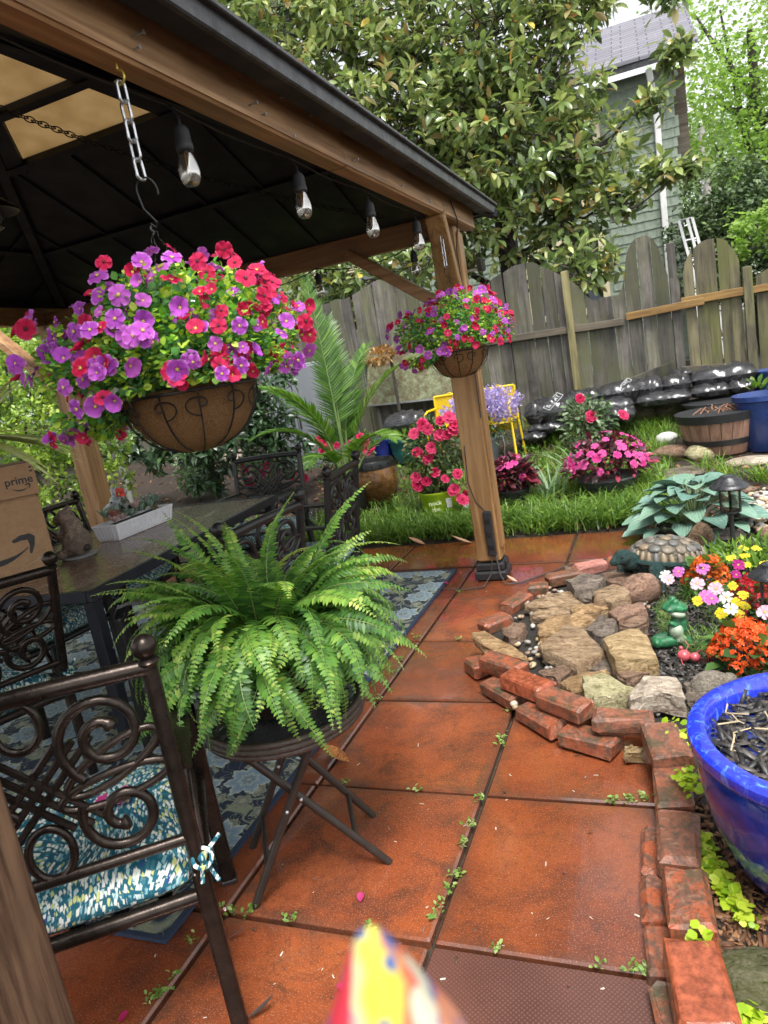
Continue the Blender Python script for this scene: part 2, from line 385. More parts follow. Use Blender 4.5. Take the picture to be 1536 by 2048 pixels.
def rug_mat():
    m, t, b = new_mat('floral_rug'); N = NB(t); v = N.coord('Object')
    dn = N('ShaderNodeTexNoise', {'Vector': v, 'Scale': 7.0, 'Detail': 2.0}).outputs[1]
    vd = N('ShaderNodeVectorMath', {0: v, 1: N('ShaderNodeVectorMath', {0: dn, 3: .09}, operation='SCALE').outputs[0]}, operation='ADD').outputs[0]
    def flowers(scale, R0, petals, offs):
        vo = N('ShaderNodeVectorMath', {0: v, 1: offs}, operation='ADD').outputs[0]
        vn = N('ShaderNodeTexVoronoi', {'Vector': vo, 'Scale': scale}, voronoi_dimensions='2D'); vn.inputs['Randomness'].default_value = .55
        sc_ = N('ShaderNodeVectorMath', {0: vo, 3: 1.0}, operation='SCALE').outputs[0]
        d = N('ShaderNodeVectorMath', {0: sc_, 1: vn.outputs['Position']}, operation='SUBTRACT').outputs[0]
        s_ = N('ShaderNodeSeparateXYZ', {0: d}); ang = N.math('ARCTAN2', s_.outputs[1], s_.outputs[0])
        rad = N.math('SQRT', N.math('ADD', N.math('MULTIPLY', s_.outputs[0], s_.outputs[0]), N.math('MULTIPLY', s_.outputs[1], s_.outputs[1])))
        lobe = N.math('ADD', 1.0, N.math('MULTIPLY', N.math('COSINE', N.math('MULTIPLY', ang, petals)), .17))
        lobe = N.math('ADD', lobe, N.math('MULTIPLY', N.math('COSINE', N.math('MULTIPLY', ang, petals*3)), .06))
        return N.math('DIVIDE', N.math('DIVIDE', rad, lobe), R0)
    navy = (.030, .042, .068)
    vine = N.math('ABSOLUTE', N.math('SUBTRACT', N.noise(vd, 5.2, 1, .4, 1.2), .5))
    c = N.mix(N.ramp(vine, [(.012, 1.0), (.03, 0.0)]), navy, (.30, .33, .22))
    vine2 = N.math('ABSOLUTE', N.math('SUBTRACT', N.noise(vd, 9.5, 1, .4, 2.2), .52))
    c = N.mix(N.ramp(vine2, [(.010, .9), (.022, 0.0)]), c, (.25, .29, .24))
    f2 = flowers(9.0, .034, 5.0, (.31, .12, 0)); c = N.mix(N.ramp(f2, [(.92, 1.0), (1.0, 0.0)]), c, N.ramp(f2, [(.25, (.40, .40, .30)), (.6, (.2, .22, .18)), (.9, (.34, .36, .24))]))
    f1 = flowers(4.3, .085, 7.0, (0, 0, 0))
    fc = N.ramp(f1, [(.0, (.46, .48, .33)), (.2, (.16, .23, .29)), (.42, (.43, .50, .45)), (.5, (.22, .31, .38)), (.82, (.30, .40, .47)), (.93, (.54, .58, .46)), (1.0, (.38, .43, .36))])
    c = N.mix(N.ramp(f1, [(.97, 1.0), (1.03, 0.0)]), c, fc)
    wv = N.noise(N.coord('Object', (1, 1, 1)), 260, 2)
    c = N.mix(N.ramp(wv, [(.4, .35), (.65, 0.0)]), c, tuple(x*.4 for x in navy))
    s_ = N('ShaderNodeSeparateXYZ', {0: v})
    N.set(b, col=c, rough=.8, spec=.25, nrm=N.bump(wv, .6, .003)); return m
M['rug'] = rug_mat()
M['rugedge'] = m_plain('rug_binding', (.02, .035, .07), .8, 0, .3, 200, .4)

# ---------------------------------------------------------------- ground
def ground():
    xs = sorted(set([-70, -40, -20]+[round(-10+i*.5, 3) for i in range(45)]+[20, 40, 70]))
    ys = sorted(set([-6, -3]+[round(i*.35, 3) for i in range(30)]+[12, 16, 25, 40, 90]))
    mb = MB(); nx = len(xs)
    for y in ys:
        for x in xs:
            z = T(x, y)-(.06 if y < 5.2 else .0)+(.012*math.sin(x*5.1+y*3)*math.cos(y*4.3) if 5.2 < y < 9 else 0)
            mb.v.append((x, y, z))
    for j in range(len(ys)-1):
        for i in range(nx-1): mb.f.append((j*nx+i, j*nx+i+1, (j+1)*nx+i+1, (j+1)*nx+i)); mb.m.append(0)
    mb.obj('ground', M['soil'], smooth=True, kind='structure', label='dark leafy garden soil rising towards the fence')
ground()

# ---------------------------------------------------------------- paved patio
patio = bpy.data.objects.new('patio', None); col.objects.link(patio); patio['kind'] = 'structure'
mb = MB(); mb.box((-2.2, 2.35, -.042), (5.6, 5.4, .03)); mb.obj('joint_bed', M['joint'], patio)
XL = [-4.93, -4.315, -3.70, -3.085, -2.47, -1.855, -1.243, -.638, -.02]
YL = [.14, .75, 1.362, 1.965, 2.58, 3.195, 3.81, 4.39, 5.03]
_tm = {}
def tile(x0, x1, y0, y1, mat, lab=None):
    w_, h_ = x1-x0-.014, y1-y0-.014; k = (round(w_, 3), round(h_, 3), mat.name)
    if k not in _tm: _tm[k] = MB().box((0, 0, -.02), (w_, h_, .04), ch=.006).mesh('slab', mat)
    o = link('slab', _tm[k], patio); o.location = ((x0+x1)/2, (y0+y1)/2, U(-.003, .002)); o.rotation_euler = (U(-.004, .004), U(-.004, .004), U(-.004, .004))
    if lab: o['label'] = lab
    return o
for i in range(len(XL)-1):
    for j in range(len(YL)-1):
        x0, x1, y0, y1 = XL[i], XL[i+1], YL[j], YL[j+1]
        rib = (i == 7 and j == 1)
        tile(x0, x1, y0, y1, M['ribtile'] if rib else M['tile'], 'dark brown slab with a ribbed surface' if rib else None)

# rug under the gazebo
rug = thing('rug', 'navy and pale blue floral rug under the dining table', 'rug', (-2.95, 2.76, 0))
mb = MB(); mb.box((0, 0, .0085), (3.19, 3.06, .007)); mb.obj('pile', M['rug'], rug, world=False)
mb = MB()
for s in (-1, 1):
    mb.bar((s*1.603, -1.545, .007), (s*1.603, 1.545, .007), .018, .012); mb.bar((-1.594, s*1.538, .007), (1.594, s*1.538, .007), .016, .012)
mb.obj('binding', M['rugedge'], rug, world=False)
rug.location = (-2.955, 2.775, .001)

# ---------------------------------------------------------------- gazebo
gaz = thing('gazebo', 'cedar gazebo with a dark hipped metal roof over the dining table', 'gazebo', (-2.54, 2.42, 0))
GX0, GX1, GY0, GY1 = -4.03, -1.06, .63, 4.17
def gpost(x, y, mat, h=2.085, w_=.146):
    mb = MB(); mb.box((x, y, h/2+.06), (w_, w_, h-.12), ch=.008)
    o = mb.obj('post', mat, gaz)
    mb = MB(); mb.box((x, y, .03), (w_+.05, w_+.05, .06), ch=.012); mb.box((x, y, .085), (w_+.028, w_+.028, .05), ch=.01)
    for s in (-1, 1):
        mb.box((x+s*(w_/2+.018), y, .06), (.012, .07, .10), ch=.004)
    mb.obj('post_foot', M['plastic'], gaz); return o
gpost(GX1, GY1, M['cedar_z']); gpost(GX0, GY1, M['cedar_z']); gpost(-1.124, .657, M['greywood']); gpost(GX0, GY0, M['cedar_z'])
# trim strip on the sunny corner of the nearest far post
mb = MB(); mb.box((GX1+.080, GY1, 1.12), (.014, .10, 1.85), ch=.003); mb.obj('post_trim', M['cedar_z'], gaz)
def beam(a, b, wd, ht, mat, name='beam', **k):
    mb = MB(); mb.bar(a, b, wd, ht, ch=.006); return mb.obj(name, mat, gaz, **k)
yspl = gx(678, 245, -.945).y
beam((-.98, .1, 2.147), (-.98, yspl-.0015, 2.147), .068, .125, M['cedar_y']); beam((-.98, yspl+.0015, 2.147), (-.98, 4.455, 2.147), .068, .125, M['cedar_y'])
mb = MB(); mb.bar((-.9445, .1, 2.098), (-.9445, 4.44, 2.098), .006, .014); mb.obj('beam_moulding', M['cedar_y'], gaz)
beam((-4.3, 4.19, 2.10), (-1.02, 4.19, 2.10), .06, .13, M['cedar_x']); beam((-4.3, .62, 2.10), (-1.02, .62, 2.10), .06, .13, M['cedar_x'])
beam((-4.12, .3, 2.147), (-4.12, 4.5, 2.147), .07, .125, M['cedar_y'])
# braces: from post up to each beam
mb = MB(); mb.bar((-1.035, 4.13, 1.62), (-.985, 3.72, 2.09), .06, .10, upv=(1, 0, 0), ch=.005); mb.obj('brace', M['cedar_z'], gaz)
mb = MB(); mb.bar((-1.12, 4.17, 1.66), (-1.66, 4.17, 2.07), .06, .115, upv=(0, 1, 0), ch=.005); mb.obj('brace', M['cedar_x'], gaz)
mb = MB(); mb.bar((-3.97, 4.17, 1.62), (-3.42, 4.17, 2.06), .06, .115, upv=(0, 1, 0), ch=.005); mb.obj('brace', M['cedar_x'], gaz)
mb = MB(); mb.bar((-4.09, 4.17, 1.60), (-4.62, 4.17, 2.12), .06, .115, upv=(0, 1, 0), ch=.005); mb.obj('brace', M['cedar_x'], gaz)
# hipped roof
EX0, EX1, EY0, EY1, EZ = -4.25, -.84, .18, 4.56, 2.19
AP = Vector((-2.54, 2.42, 3.06)); cn = [Vector((EX1, EY0, EZ)), Vector((EX1, EY1, EZ)), Vector((EX0, EY1, EZ)), Vector((EX0, EY0, EZ))]
def lerp(a, b, t): return a+(b-a)*t
for i in range(4):
    a, b = cn[i], cn[(i+1) % 4]; nrm = (b-a).cross(AP-a).normalized()
    tops = 1.0 if i != 1 else .63
    p = [a, b, lerp(b, AP, tops), lerp(a, AP, tops)] if tops < 1 else [a, b, AP]
    n = len(p); mb = MB(); mb.add([q for q in p]+[q+nrm*.02 for q in p], [tuple(reversed(range(n))), tuple(range(n, 2*n))]+[(k, (k+1) % n, n+(k+1) % n, n+k) for k in range(n)])
    mb.obj('roof_panel', M['roofdark'], gaz)
    # standing seams and purlins seen from below
    sm = MB()
    for t in (.33, .63):
        sm.bar(lerp(a, AP, t)-nrm*.012, lerp(b, AP, t)-nrm*.012, .035, .022, upv=nrm)
    k_ = 9
    for q in range(1, k_):
        s0 = lerp(a, b, q/k_); tt = 1-abs(2*q/k_-1); e = s0+(AP-lerp(a, b, .5))*min(tt, .63); sm.bar(s0-nrm*.008, e-nrm*.008, .014, .014, upv=nrm)
    sm.obj('roof_ribs', M['roofdark'], gaz)
    mb = MB(); mb.bar(a-Vector((0, 0, .03)), AP-Vector((0, 0, .03)), .05, .04); mb.obj('hip_rafter', M['roofdark'], gaz)
    hz = MB(); mid = (a+b)/2; outd = (mid-Vector((AP.x, AP.y, mid.z))).normalized()
    hz.bar(a+Vector((0, 0, -.005)), b+Vector((0, 0, -.005)), .02, .05, ch=.004); hz.bar(a+outd*.012+Vector((0, 0, .022)), b+outd*.012+Vector((0, 0, .022)), .03, .014, ch=.003)
    hz.obj('eave_trim', M['eave'], gaz)
    sf = MB(); sf.bar(a-outd*.04+Vector((0, 0, -.018)), b-outd*.04+Vector((0, 0, -.018)), .06, .006); sf.obj('soffit', M['roofdark'], gaz)
# skylight in the upper part of the far slope: two tan translucent panes with dark bars
m, t, b = new_mat('tan_skylight'); N = NB(t); v = N.coord('Object'); c = N.ramp(N.noise(v, 9, 6), [(.3, (.36, .28, .17)), (.7, (.44, .35, .23))])
tr = N('ShaderNodeBsdfTranslucent', {0: c}); N.set(b, col=c, rough=.5); ms = N('ShaderNodeMixShader', {0: .85, 1: b.outputs[0], 2: tr.outputs[0]})
t.links.new(ms.outputs[0], [q for q in t.nodes if q.type == 'OUTPUT_MATERIAL'][0].inputs[0]); M['skylight'] = m
a, b_ = cn[1], cn[2]; nrm = (b_-a).cross(AP-a).normalized()
for t0, t1 in ((.645, .765), (.785, .97)):
    p = [lerp(lerp(a, AP, t0), lerp(b_, AP, t0), .10), lerp(lerp(a, AP, t0), lerp(b_, AP, t0), .90), lerp(lerp(a, AP, t1), lerp(b_, AP, t1), .92), lerp(lerp(a, AP, t1), lerp(b_, AP, t1), .08)]
    mb = MB(); mb.add(p+[q+nrm*.008 for q in p], [(3, 2, 1, 0), (4, 5, 6, 7), (0, 1, 5, 4), (1, 2, 6, 5), (2, 3, 7, 6), (3, 0, 4, 7)]); mb.obj('skylight_pane', M['skylight'], gaz)
mb = MB()
for t in (.64, .775): mb.bar(lerp(a, AP, t)-nrm*.015, lerp(b_, AP, t)-nrm*.015, .04, .05, upv=nrm)
for s in (.07, .93): mb.bar(lerp(lerp(a, b_, s), AP, .63)-nrm*.015, lerp(lerp(a, b_, s), AP, .99)-nrm*.015, .13, .03, upv=nrm)
mb.obj('skylight_frame', M['roofdark'], gaz)
# screws and nails in the beam face
for (u, v, l) in [(262, 74, .028), (268, 98, .012), (497, 211, .024), (524, 230, .01), (705, 322, .02), (800, 372, .012), (858, 405, .012), (885, 412, .012), (560, 196, .008), (618, 232, .006), (620, 253, .006), (586, 273, .006)]:
    p = gx(u, v, -.946); mb = MB(); mb.tube([p, p+Vector((l, .2*l, .1*l))], .0022, 6); mb.tube([p+Vector((l, .2*l, .1*l)), p+Vector((l+.002, .2*l, .1*l))], .005, 8); mb.obj('screw', M['galv'], gaz)

# ---------------------------------------------------------------- fence behind the garden
FY = 8.2
fence = thing('wooden_fence', 'weathered scallop-topped board fence behind the black sacks', 'fence', (-1.8, FY, .4))
def interp(x, pts):
    if x <= pts[0][0]: return pts[0][1]
    for (a, za), (b, zb) in zip(pts, pts[1:]):
        if x <= b:
            t = (x-a)/(b-a); t = t*t*(3-2*t)*.5+t*.5; return za+(zb-za)*t
    return pts[-1][1]
ftop = [(-6, 2.2), (-3.4, 2.24), (-2.95, 2.36), (-2.4, 2.05), (-1.9, 1.85), (-1.6, 2.12), (-1.38, 2.2), (-1.18, 2.2), (-1.0, 2.08), (-.8, 1.93), (-.6, 1.69), (-.31, 1.68), (-.25, 1.82), (-.2, 2.1), (-.1, 2.21), (0, 2.22), (.08, 2.14), (.18, 1.76), (.3, 1.72)]
def board(x0, x1, top, parent, mat, y=FY, zb=.42, th=.018):
    n = 4; xs = [x0+(x1-x0)*i/n for i in range(n+1)]; pts = [(x0, zb), (x1, zb)]+[(x, interp((x), top)) for x in reversed(xs)]
    k = len(pts); vs = [(x, y-th/2, z) for x, z in pts]+[(x, y+th/2, z) for x, z in pts]
    mb = MB().add(vs, [tuple(range(k)), tuple(reversed(range(k, 2*k)))]+[(i, k+i, k+(i+1) % k, (i+1) % k) for i in range(k)])
    o = mb.obj('board', mat, parent); o.rotation_euler = (U(-.012, .012), U(-.006, .006), 0); return o
x = -6.0
while x < .26:
    wd = U(.128, .15); x1 = min(x+wd, .268); board(x, x1-.005, ftop, fence, M['oldwood_z'], FY+U(-.006, .006)); x = x1+.001
def rail(u0, v0, u1, v1, y, wd, ht, mat, parent, name='rail'):
    mb = MB(); mb.bar(gy(u0, v0, y), gy(u1, v1, y), wd, ht, ch=.004); return mb.obj(name, mat, parent)
rail(640, 735, 1248, 643, FY-.04, .045, .075, M['railwood'], fence)
rail(1252, 634, 1408, 602, FY-.045, .04, .075, M['newrail'], fence)
rail(1240, 780, 1352, 736, FY-.045, .05, .16, M['oldwood_z'], fence)
mb = MB(); p = gy(1128, 545, FY-.06); mb.box((p.x+.005, FY-.06, 1.2), (.075, .075, 1.66), ch=.006); mb.obj('post', M['yellowpost'], fence)
mb = MB(); mb.box((.215, FY+.06, 1.15), (.08, .08, 1.9), ch=.006); mb.obj('post', M['oldwood_z'], fence)
gate = thing('garden_gate', 'mossy wooden gate with a rounded arched top right of the fence', 'gate', (.6, FY, .45))
gtop = [(.575+.268*math.cos(a), 1.70+.36*math.sin(a)) for a in np.linspace(math.pi, 0, 25)]
for i in range(5): board(.312+i*.105, .312+i*.105+.1, gtop, gate, M['gatewood'], FY+.005+U(-.004, .004))
rail(1362, 604, 1488, 582, FY-.035, .035, .08, M['newrail'], gate); rail(1362, 742, 1490, 733, FY-.035, .035, .09, M['railwood'], gate)
mb = MB(); mb.box((.885, FY-.02, 1.1), (.085, .085, 1.25), ch=.006); mb.obj('gate_post', M['gatewood'], gate)
fence2 = thing('wooden_fence', 'short run of pale mossy fence right of the arched gate', 'fence', (1.6, FY, .45))
rtop = [(.95, 1.62), (1.1, 1.68), (1.4, 1.82), (1.8, 1.78), (2.2, 1.6), (3, 1.8)]
x = .96
while x < 3.0: board(x, x+.13, rtop, fence2, M['gatewood'], FY+.01); x += .137
rail(1502, 580, 1700, 545, FY-.035, .035, .07, M['newrail'], fence2)

# ---------------------------------------------------------------- green shingled house beyond the fence
HY = 14.0
house = thing('house', 'two-storey house with sage green shingle walls and grey roof', 'house', (-3.5, HY, .5))
M['shingle'] = m_plain('sage_shingle', (.21, .255, .20), .7, 0, .22, 14, .3)
M['roofshingle'] = None
m, t, b = new_mat('grey_roof_shingles'); N = NB(t); v = N.coord('Object')
br = N('ShaderNodeTexBrick', {'Vector': N.coord('Object', (1, 1.0, 1)), 'Color1': (.20, .195, .225, 1), 'Color2': (.145, .14, .165, 1), 'Mortar': (.06, .06, .07, 1), 'Scale': 1.0, 'Mortar Size': .012, 'Brick Width': .42, 'Row Height': .14}, offset=.37)
N.set(b, col=br.outputs[0], rough=.8, nrm=N.bump(N.noise(v, 60, 3), .4, .01)); M['roofshingle'] = m
M['cream'] = m_plain('cream_trim', (.62, .54, .36), .5, 0, .1, 4)
M['darkpane'] = m_plain('dark_window_glass', (.06, .07, .085), .08, 0, .3, 2, spec=.8)
HX1 = .60; HZ = 5.35
mb = MB(); mb.box(((HX1-9)/2, HY+4, (HZ+.5)/2), (HX1+9, 8, HZ-.5)); mb.obj('wall', M['shingle'], house)
_sh = {}
def shingle_mesh(wd):
    k = round(wd, 2)
    if k not in _sh:
        m_ = MB(); h = .175; m_.add([(0, -.004, 0), (k-.006, -.004, 0), (k-.006, 0, h), (0, 0, h), (0, -.022, 0), (k-.006, -.022, 0), (k-.006, -.006, h), (0, -.006, h)], [(4, 5, 6, 7), (0, 4, 7, 3), (1, 2, 6, 5), (0, 1, 5, 4), (3, 7, 6, 2)])
        _sh[k] = m_.mesh('shingle', M['shingle'])
    return _sh[k]
rest = MB(); z = .6; cnt = 0
wins = [(-1.55, -.66, 3.55, 5.15), (-2.1, -.75, 1.7, 2.95), (-6.35, -5.05, 1.55, 3.35), (-4.2, -3.2, 3.5, 5.0)]
while z < HZ-.1:
    x = -8.9-U(0, .1)
    while x < HX1-.02:
        wd = rnd.choice((.12, .16, .2, .24)); 
        if x+wd > HX1: wd = max(.08, HX1-x)
        inw = any(a-.1 < x+wd/2 < b_+.1 and c-.1 < z+.08 < d+.1 for a, b_, c, d in wins)
        if not inw:
            if x > -.62 and z > 1.9:
                o = link('shingle', shingle_mesh(wd), house); o.location = Vector((x, HY-.001, z+U(-.006, .006)))-house.location; cnt += 1
            else:
                rest.add([(x, HY-.02, z), (x+wd-.006, HY-.02, z), (x+wd-.006, HY-.004, z+.172), (x, HY-.004, z+.172), (x, HY, z), (x+wd-.006, HY, z)], [(0, 1, 2, 3), (4, 5, 1, 0)])
        x += wd
    z += .152
rest.obj('far_shingles', M['shingle'], house, kind='stuff')
for (x0, x1, z0, z1) in wins:
    wn = bpy.data.objects.new('window', None); col.objects.link(wn); wn.parent = house; wn.location = Vector(((x0+x1)/2, HY-.03, (z0+z1)/2))-house.location
    mb = MB(); W_, H_ = x1-x0, z1-z0
    for s in (-1, 1):
        mb.box((s*W_/2, 0, 0), (.12, .06, H_+.12), ch=.006); mb.box((0, 0, s*H_/2), (W_-.12, .06, .12), ch=.006)
    mb.box((0, -.01, 0), (W_-.12, .03, .05)); mb.obj('frame', M['cream'], wn, world=False)
    MB().box((0, .02, 0), (W_-.1, .012, H_-.1)).obj('pane', M['darkpane'], wn, world=False)
# roof slope, fascia, corner bracket, downspout
mb = MB(); e0, e1 = Vector((-9.4, HY-.45, HZ+.12)), Vector((1.0, HY-.45, HZ+.12)); up = Vector((0, 2.6, 1.45))
mb.add([e0, e1, e1+up, e0+up, e0-Vector((0, 0, .05)), e1-Vector((0, 0, .05)), e1+up-Vector((0, 0, .05)), e0+up-Vector((0, 0, .05))], [(0, 1, 2, 3), (7, 6, 5, 4), (0, 4, 5, 1), (1, 5, 6, 2), (3, 2, 6, 7), (0, 3, 7, 4)]); mb.obj('roof', M['roofshingle'], house)
MB().box(((HX1-8.8)/2, HY-.40, HZ+.03), (HX1+9.4, .03, .10)).obj('fascia', M['eave'], house)
MB().box((HX1+.10, HY+.35, 4.55), (.2, .5, 1.5), ch=.01).obj('side_bay', M['railwood'], house)
mb = MB(); mb.bar((.30, HY-.07, 1.3), (.32, HY-.07, 4.75), .07, .10, upv=(1, 0, 0), ch=.012); mb.bar((.32, HY-.07, 4.75), (.25, HY-.3, 5.3), .07, .10, upv=(1, 0, 0), ch=.01); mb.obj('downspout', M['white'], house)
# aluminium ladder leaning by the house corner
lad = thing('ladder', 'pale folded ladder leaning by the house corner behind the gate', 'ladder', gy(1400, 560, 9.6))
p0, p1 = gy(1402, 570, 9.6), gy(1366, 440, 9.6); d = (p1-p0).normalized()
for dx in (-.045, .045, .1):
    MB().bar(p0-d*1.0+Vector((dx, 0, 0)), p1+Vector((dx, 0, 0)), .03, .06, upv=(0, 1, 0)).obj('ladder_rail', M['white'], lad)
for k in range(8): MB().tube([p0-d*1.0+d*(.1+.24*k)+Vector((-.045, -.01, 0)), p0-d*1.0+d*(.1+.24*k)+Vector((.1, -.01, 0))], .014, 8).obj('rung', M['galv'], lad)
# utility pole and its wires far behind
pole = thing('utility_pole', 'grey utility pole with a cross bar among far trees', 'pole', gy(1412, 390, 30))
p = gy(1402, 255, 30); q = gy(1415, 400, 30)
MB().tube([(q.x+.1, 30, .5), (q.x, 30, q.z), p], [.17, .15, .12], 10).obj('shaft', m_plain('grey_pole_wood', (.33, .31, .28), .8, 0, .2, 3), pole)
c_ = gy(1410, 322, 30); MB().bar(c_-Vector((.7, .15, 0)), c_+Vector((.35, -.15, 0)), .1, .12).obj('crossbar', M['greywood'], pole)
mb = MB()
for dz in (0, -.25): mb.tube([c_+Vector((.2, 0, dz))+Vector((2.4*s, -.5*s, -.25*s-.6*s*(1-s))) for s in [i/8 for i in range(9)]], .025, 5)
e_ = gy(1385, 428, 20); mb.tube([lerp(c_, e_, s)-Vector((0, 0, 1.6*s*(1-s))) for s in [i/10 for i in range(11)]], .03, 5)
mb.obj('wire', M['galv'], pole)
# ---------------------------------------------------------------- trees and shrubs
def unit(n):
    d = RNG.normal(size=(n, 3)); return d/np.linalg.norm(d, axis=1, keepdims=True)
M['bark'] = m_plain('dark_bark', (.045, .036, .03), .9, 0, .4, 25, .6)
M['magleaf'] = m_leaf('magnolia_leaf', [(0, (.085, .13, .05)), (.35, (.20, .275, .09)), (.7, (.34, .40, .13)), (.86, (.48, .50, .22)), (.93, (.30, .21, .09)), (.97, (.60, .52, .10)), (1, (.50, .22, .08))], rough=.22, trans=.32, spec=.7)

def magnolia():
    root = thing('magnolia_tree', 'large glossy magnolia tree between the fence and the green house', 'tree', (-1.9, 10.6, .54))
    lobes = []   # pixel centre, depth y, radius m
    for u, v, y, r in [(560, 60, 10.2, 1.1), (700, 40, 10.5, 1.2), (690, 180, 9.8, .95), (850, 60, 10.6, 1.2), (830, 230, 10.0, 1.05), (980, 80, 10.4, 1.1), (960, 260, 10, 1.1), (1080, 160, 10.2, .85), (1070, 330, 9.8, .85), (1180, 300, 9.9, .62), (1000, 430, 10.2, .95), (1140, 430, 9.9, .6), (1095, 10, 10.6, .75), (1190, -10, 10.4, .35), (1235, 390, 9.6, .34), (1325, 335, 9.5, .2), (1300, 200, 9.7, .2), (1345, 105, 9.9, .2), (1330, -8, 10.2, .22), (1195, 520, 9.4, .36), (1130, 545, 9.3, .45), (640, 555, 9.0, .5), (740, 560, 9.0, .55), (560, 570, 9.2, .45), (830, 540, 9.2, .45), (905, 330, 10.6, .9), (480, 10, 10.6, .7), (1375, 335, 9.3, .14), (720, 620, 8.9, .25), (880, 480, 10.6, .7)]:
        c = gy(u, v, y); lobes.append((c, r))
    P, D, TI = [], [], []; tips = []
    for c, r in lobes:
        nros = int(105*r*r+7)
        for d in unit(nros):
            rr = r*(.25+.85*RNG.random()**.5)
            q = np.array(c)+d*rr*np.array([1.0, .8, .85]); 
            ax = d*.45+np.array([0, -.35, .25])+RNG.normal(size=3)*.45; ax /= np.linalg.norm(ax)
            tips.append((q, c, r)); k = RNG.integers(7, 11); base = RNG.random()*.55+.1; a0 = RNG.random()*6.28
            e1 = np.cross(ax, [0, 0, 1.0]); e1 /= np.linalg.norm(e1)+1e-6; e2 = np.cross(ax, e1)
            for i in range(k):
                a = a0+i*2.4; sp = .55+.55*(i/k); 
                ld = ax*math.cos(sp*1.1)+(e1*math.cos(a)+e2*math.sin(a))*math.sin(sp*1.1)+np.array([0, 0, -.12])
                P.append(q-ax*.03*i); D.append(ld); x = RNG.random()
                TI.append(.965+.035*RNG.random() if x > .982 else (.9+.03*RNG.random() if x > .93 else np.clip(base+RNG.normal()*.2, 0, .86)))
    P = np.array(P); D = np.array(D); TI = np.array(TI); N_ = len(P)
    tv, tf = leaf_tpl(.40, 4, .35, .22, .0, .03, .55)
    ups = np.tile([0, -.15, 1.0], (N_, 1))+RNG.normal(size=(N_, 3))*.45
    R = frames(D, ups, RNG.uniform(.13, .215, N_))
    # the 300 leaves that show largest: nearest the camera and on the outside of the crown
    score = np.linalg.norm(P-np.array(CAM), axis=1)-1.2*np.linalg.norm(R[:, :, 1], axis=1)*6+RNG.random(N_)*1.0
    order = np.argsort(score); big, small = order[:300], order[300:]
    link('foliage', scatter_mesh('magnolia_foliage', tv, tf, R[small], P[small]-np.array(root.location), M['magleaf'], TI[small], True), root, kind='stuff')
    tpls = []
    for tnt in (.1, .25, .35, .45, .55, .65, .75, .87, .97, 1.0):
        me = scatter_mesh('magnolia_leaf', tv, tf, np.eye(3)[None], np.zeros((1, 3)), M['magleaf'], [tnt], True); tpls.append((tnt, me))
    for i in big:
        me = min(tpls, key=lambda q: abs(q[0]-TI[i]))[1]; o = link('leaf', me, root)
        m3 = R[i]; o.matrix_local = Matrix(((*m3[0], P[i][0]-root.location.x), (*m3[1], P[i][1]-root.location.y), (*m3[2], P[i][2]-root.location.z), (0, 0, 0, 1)))
    tr = MB(); b0 = Vector((-1.9, 10.9, .4)); fork = Vector((-1.85, 10.8, 2.2))
    tr.tube([b0, b0+Vector((.05, 0, .8)), fork, Vector((-1.9, 10.9, 4.5)), Vector((-1.8, 11, 7.5))], [.24, .19, .16, .11, .04], 10); tr.obj('trunk', M['bark'], root, smooth=True)
    for c, r in lobes:
        s = Vector((-1.88, 10.85, max(1.6, min(6.5, c.z-.5-.35*abs(c.x+1.9)))))
        if r <= .5: s = min([q for q, rr in lobes if rr > r+.08], key=lambda q: (q-c).length)
        mid = lerp(s, c, .5)+Vector((U(-.2, .2), U(-.1, .2), U(-.25, .1)))
        kk = 1.0 if r > .5 else .3
        lb = MB(); lb.tube([s, lerp(s, mid, .5)+Vector((0, 0, -.08)), mid, lerp(mid, c, .6), c], [.07*kk, .055*kk, .04*kk, .028*kk, .012], 7); lb.obj('limb', M['bark'], root, smooth=True)
    tw = MB()
    for q, c, r in tips:
        c = Vector(c); q = Vector(q); m_ = lerp(c, q, .55)+Vector((U(-.1, .1), U(-.1, .1), U(-.1, .05))); 
        if rnd.random() < .4: tw.tube([lerp(c, q, .3)+Vector((U(-.15, .15), U(-.15, .15), U(-.15, .1))), m_, q], [.011, .008, .005], 4, cap=False)
    tw.obj('twigs', M['bark'], root, kind='stuff')
magnolia()

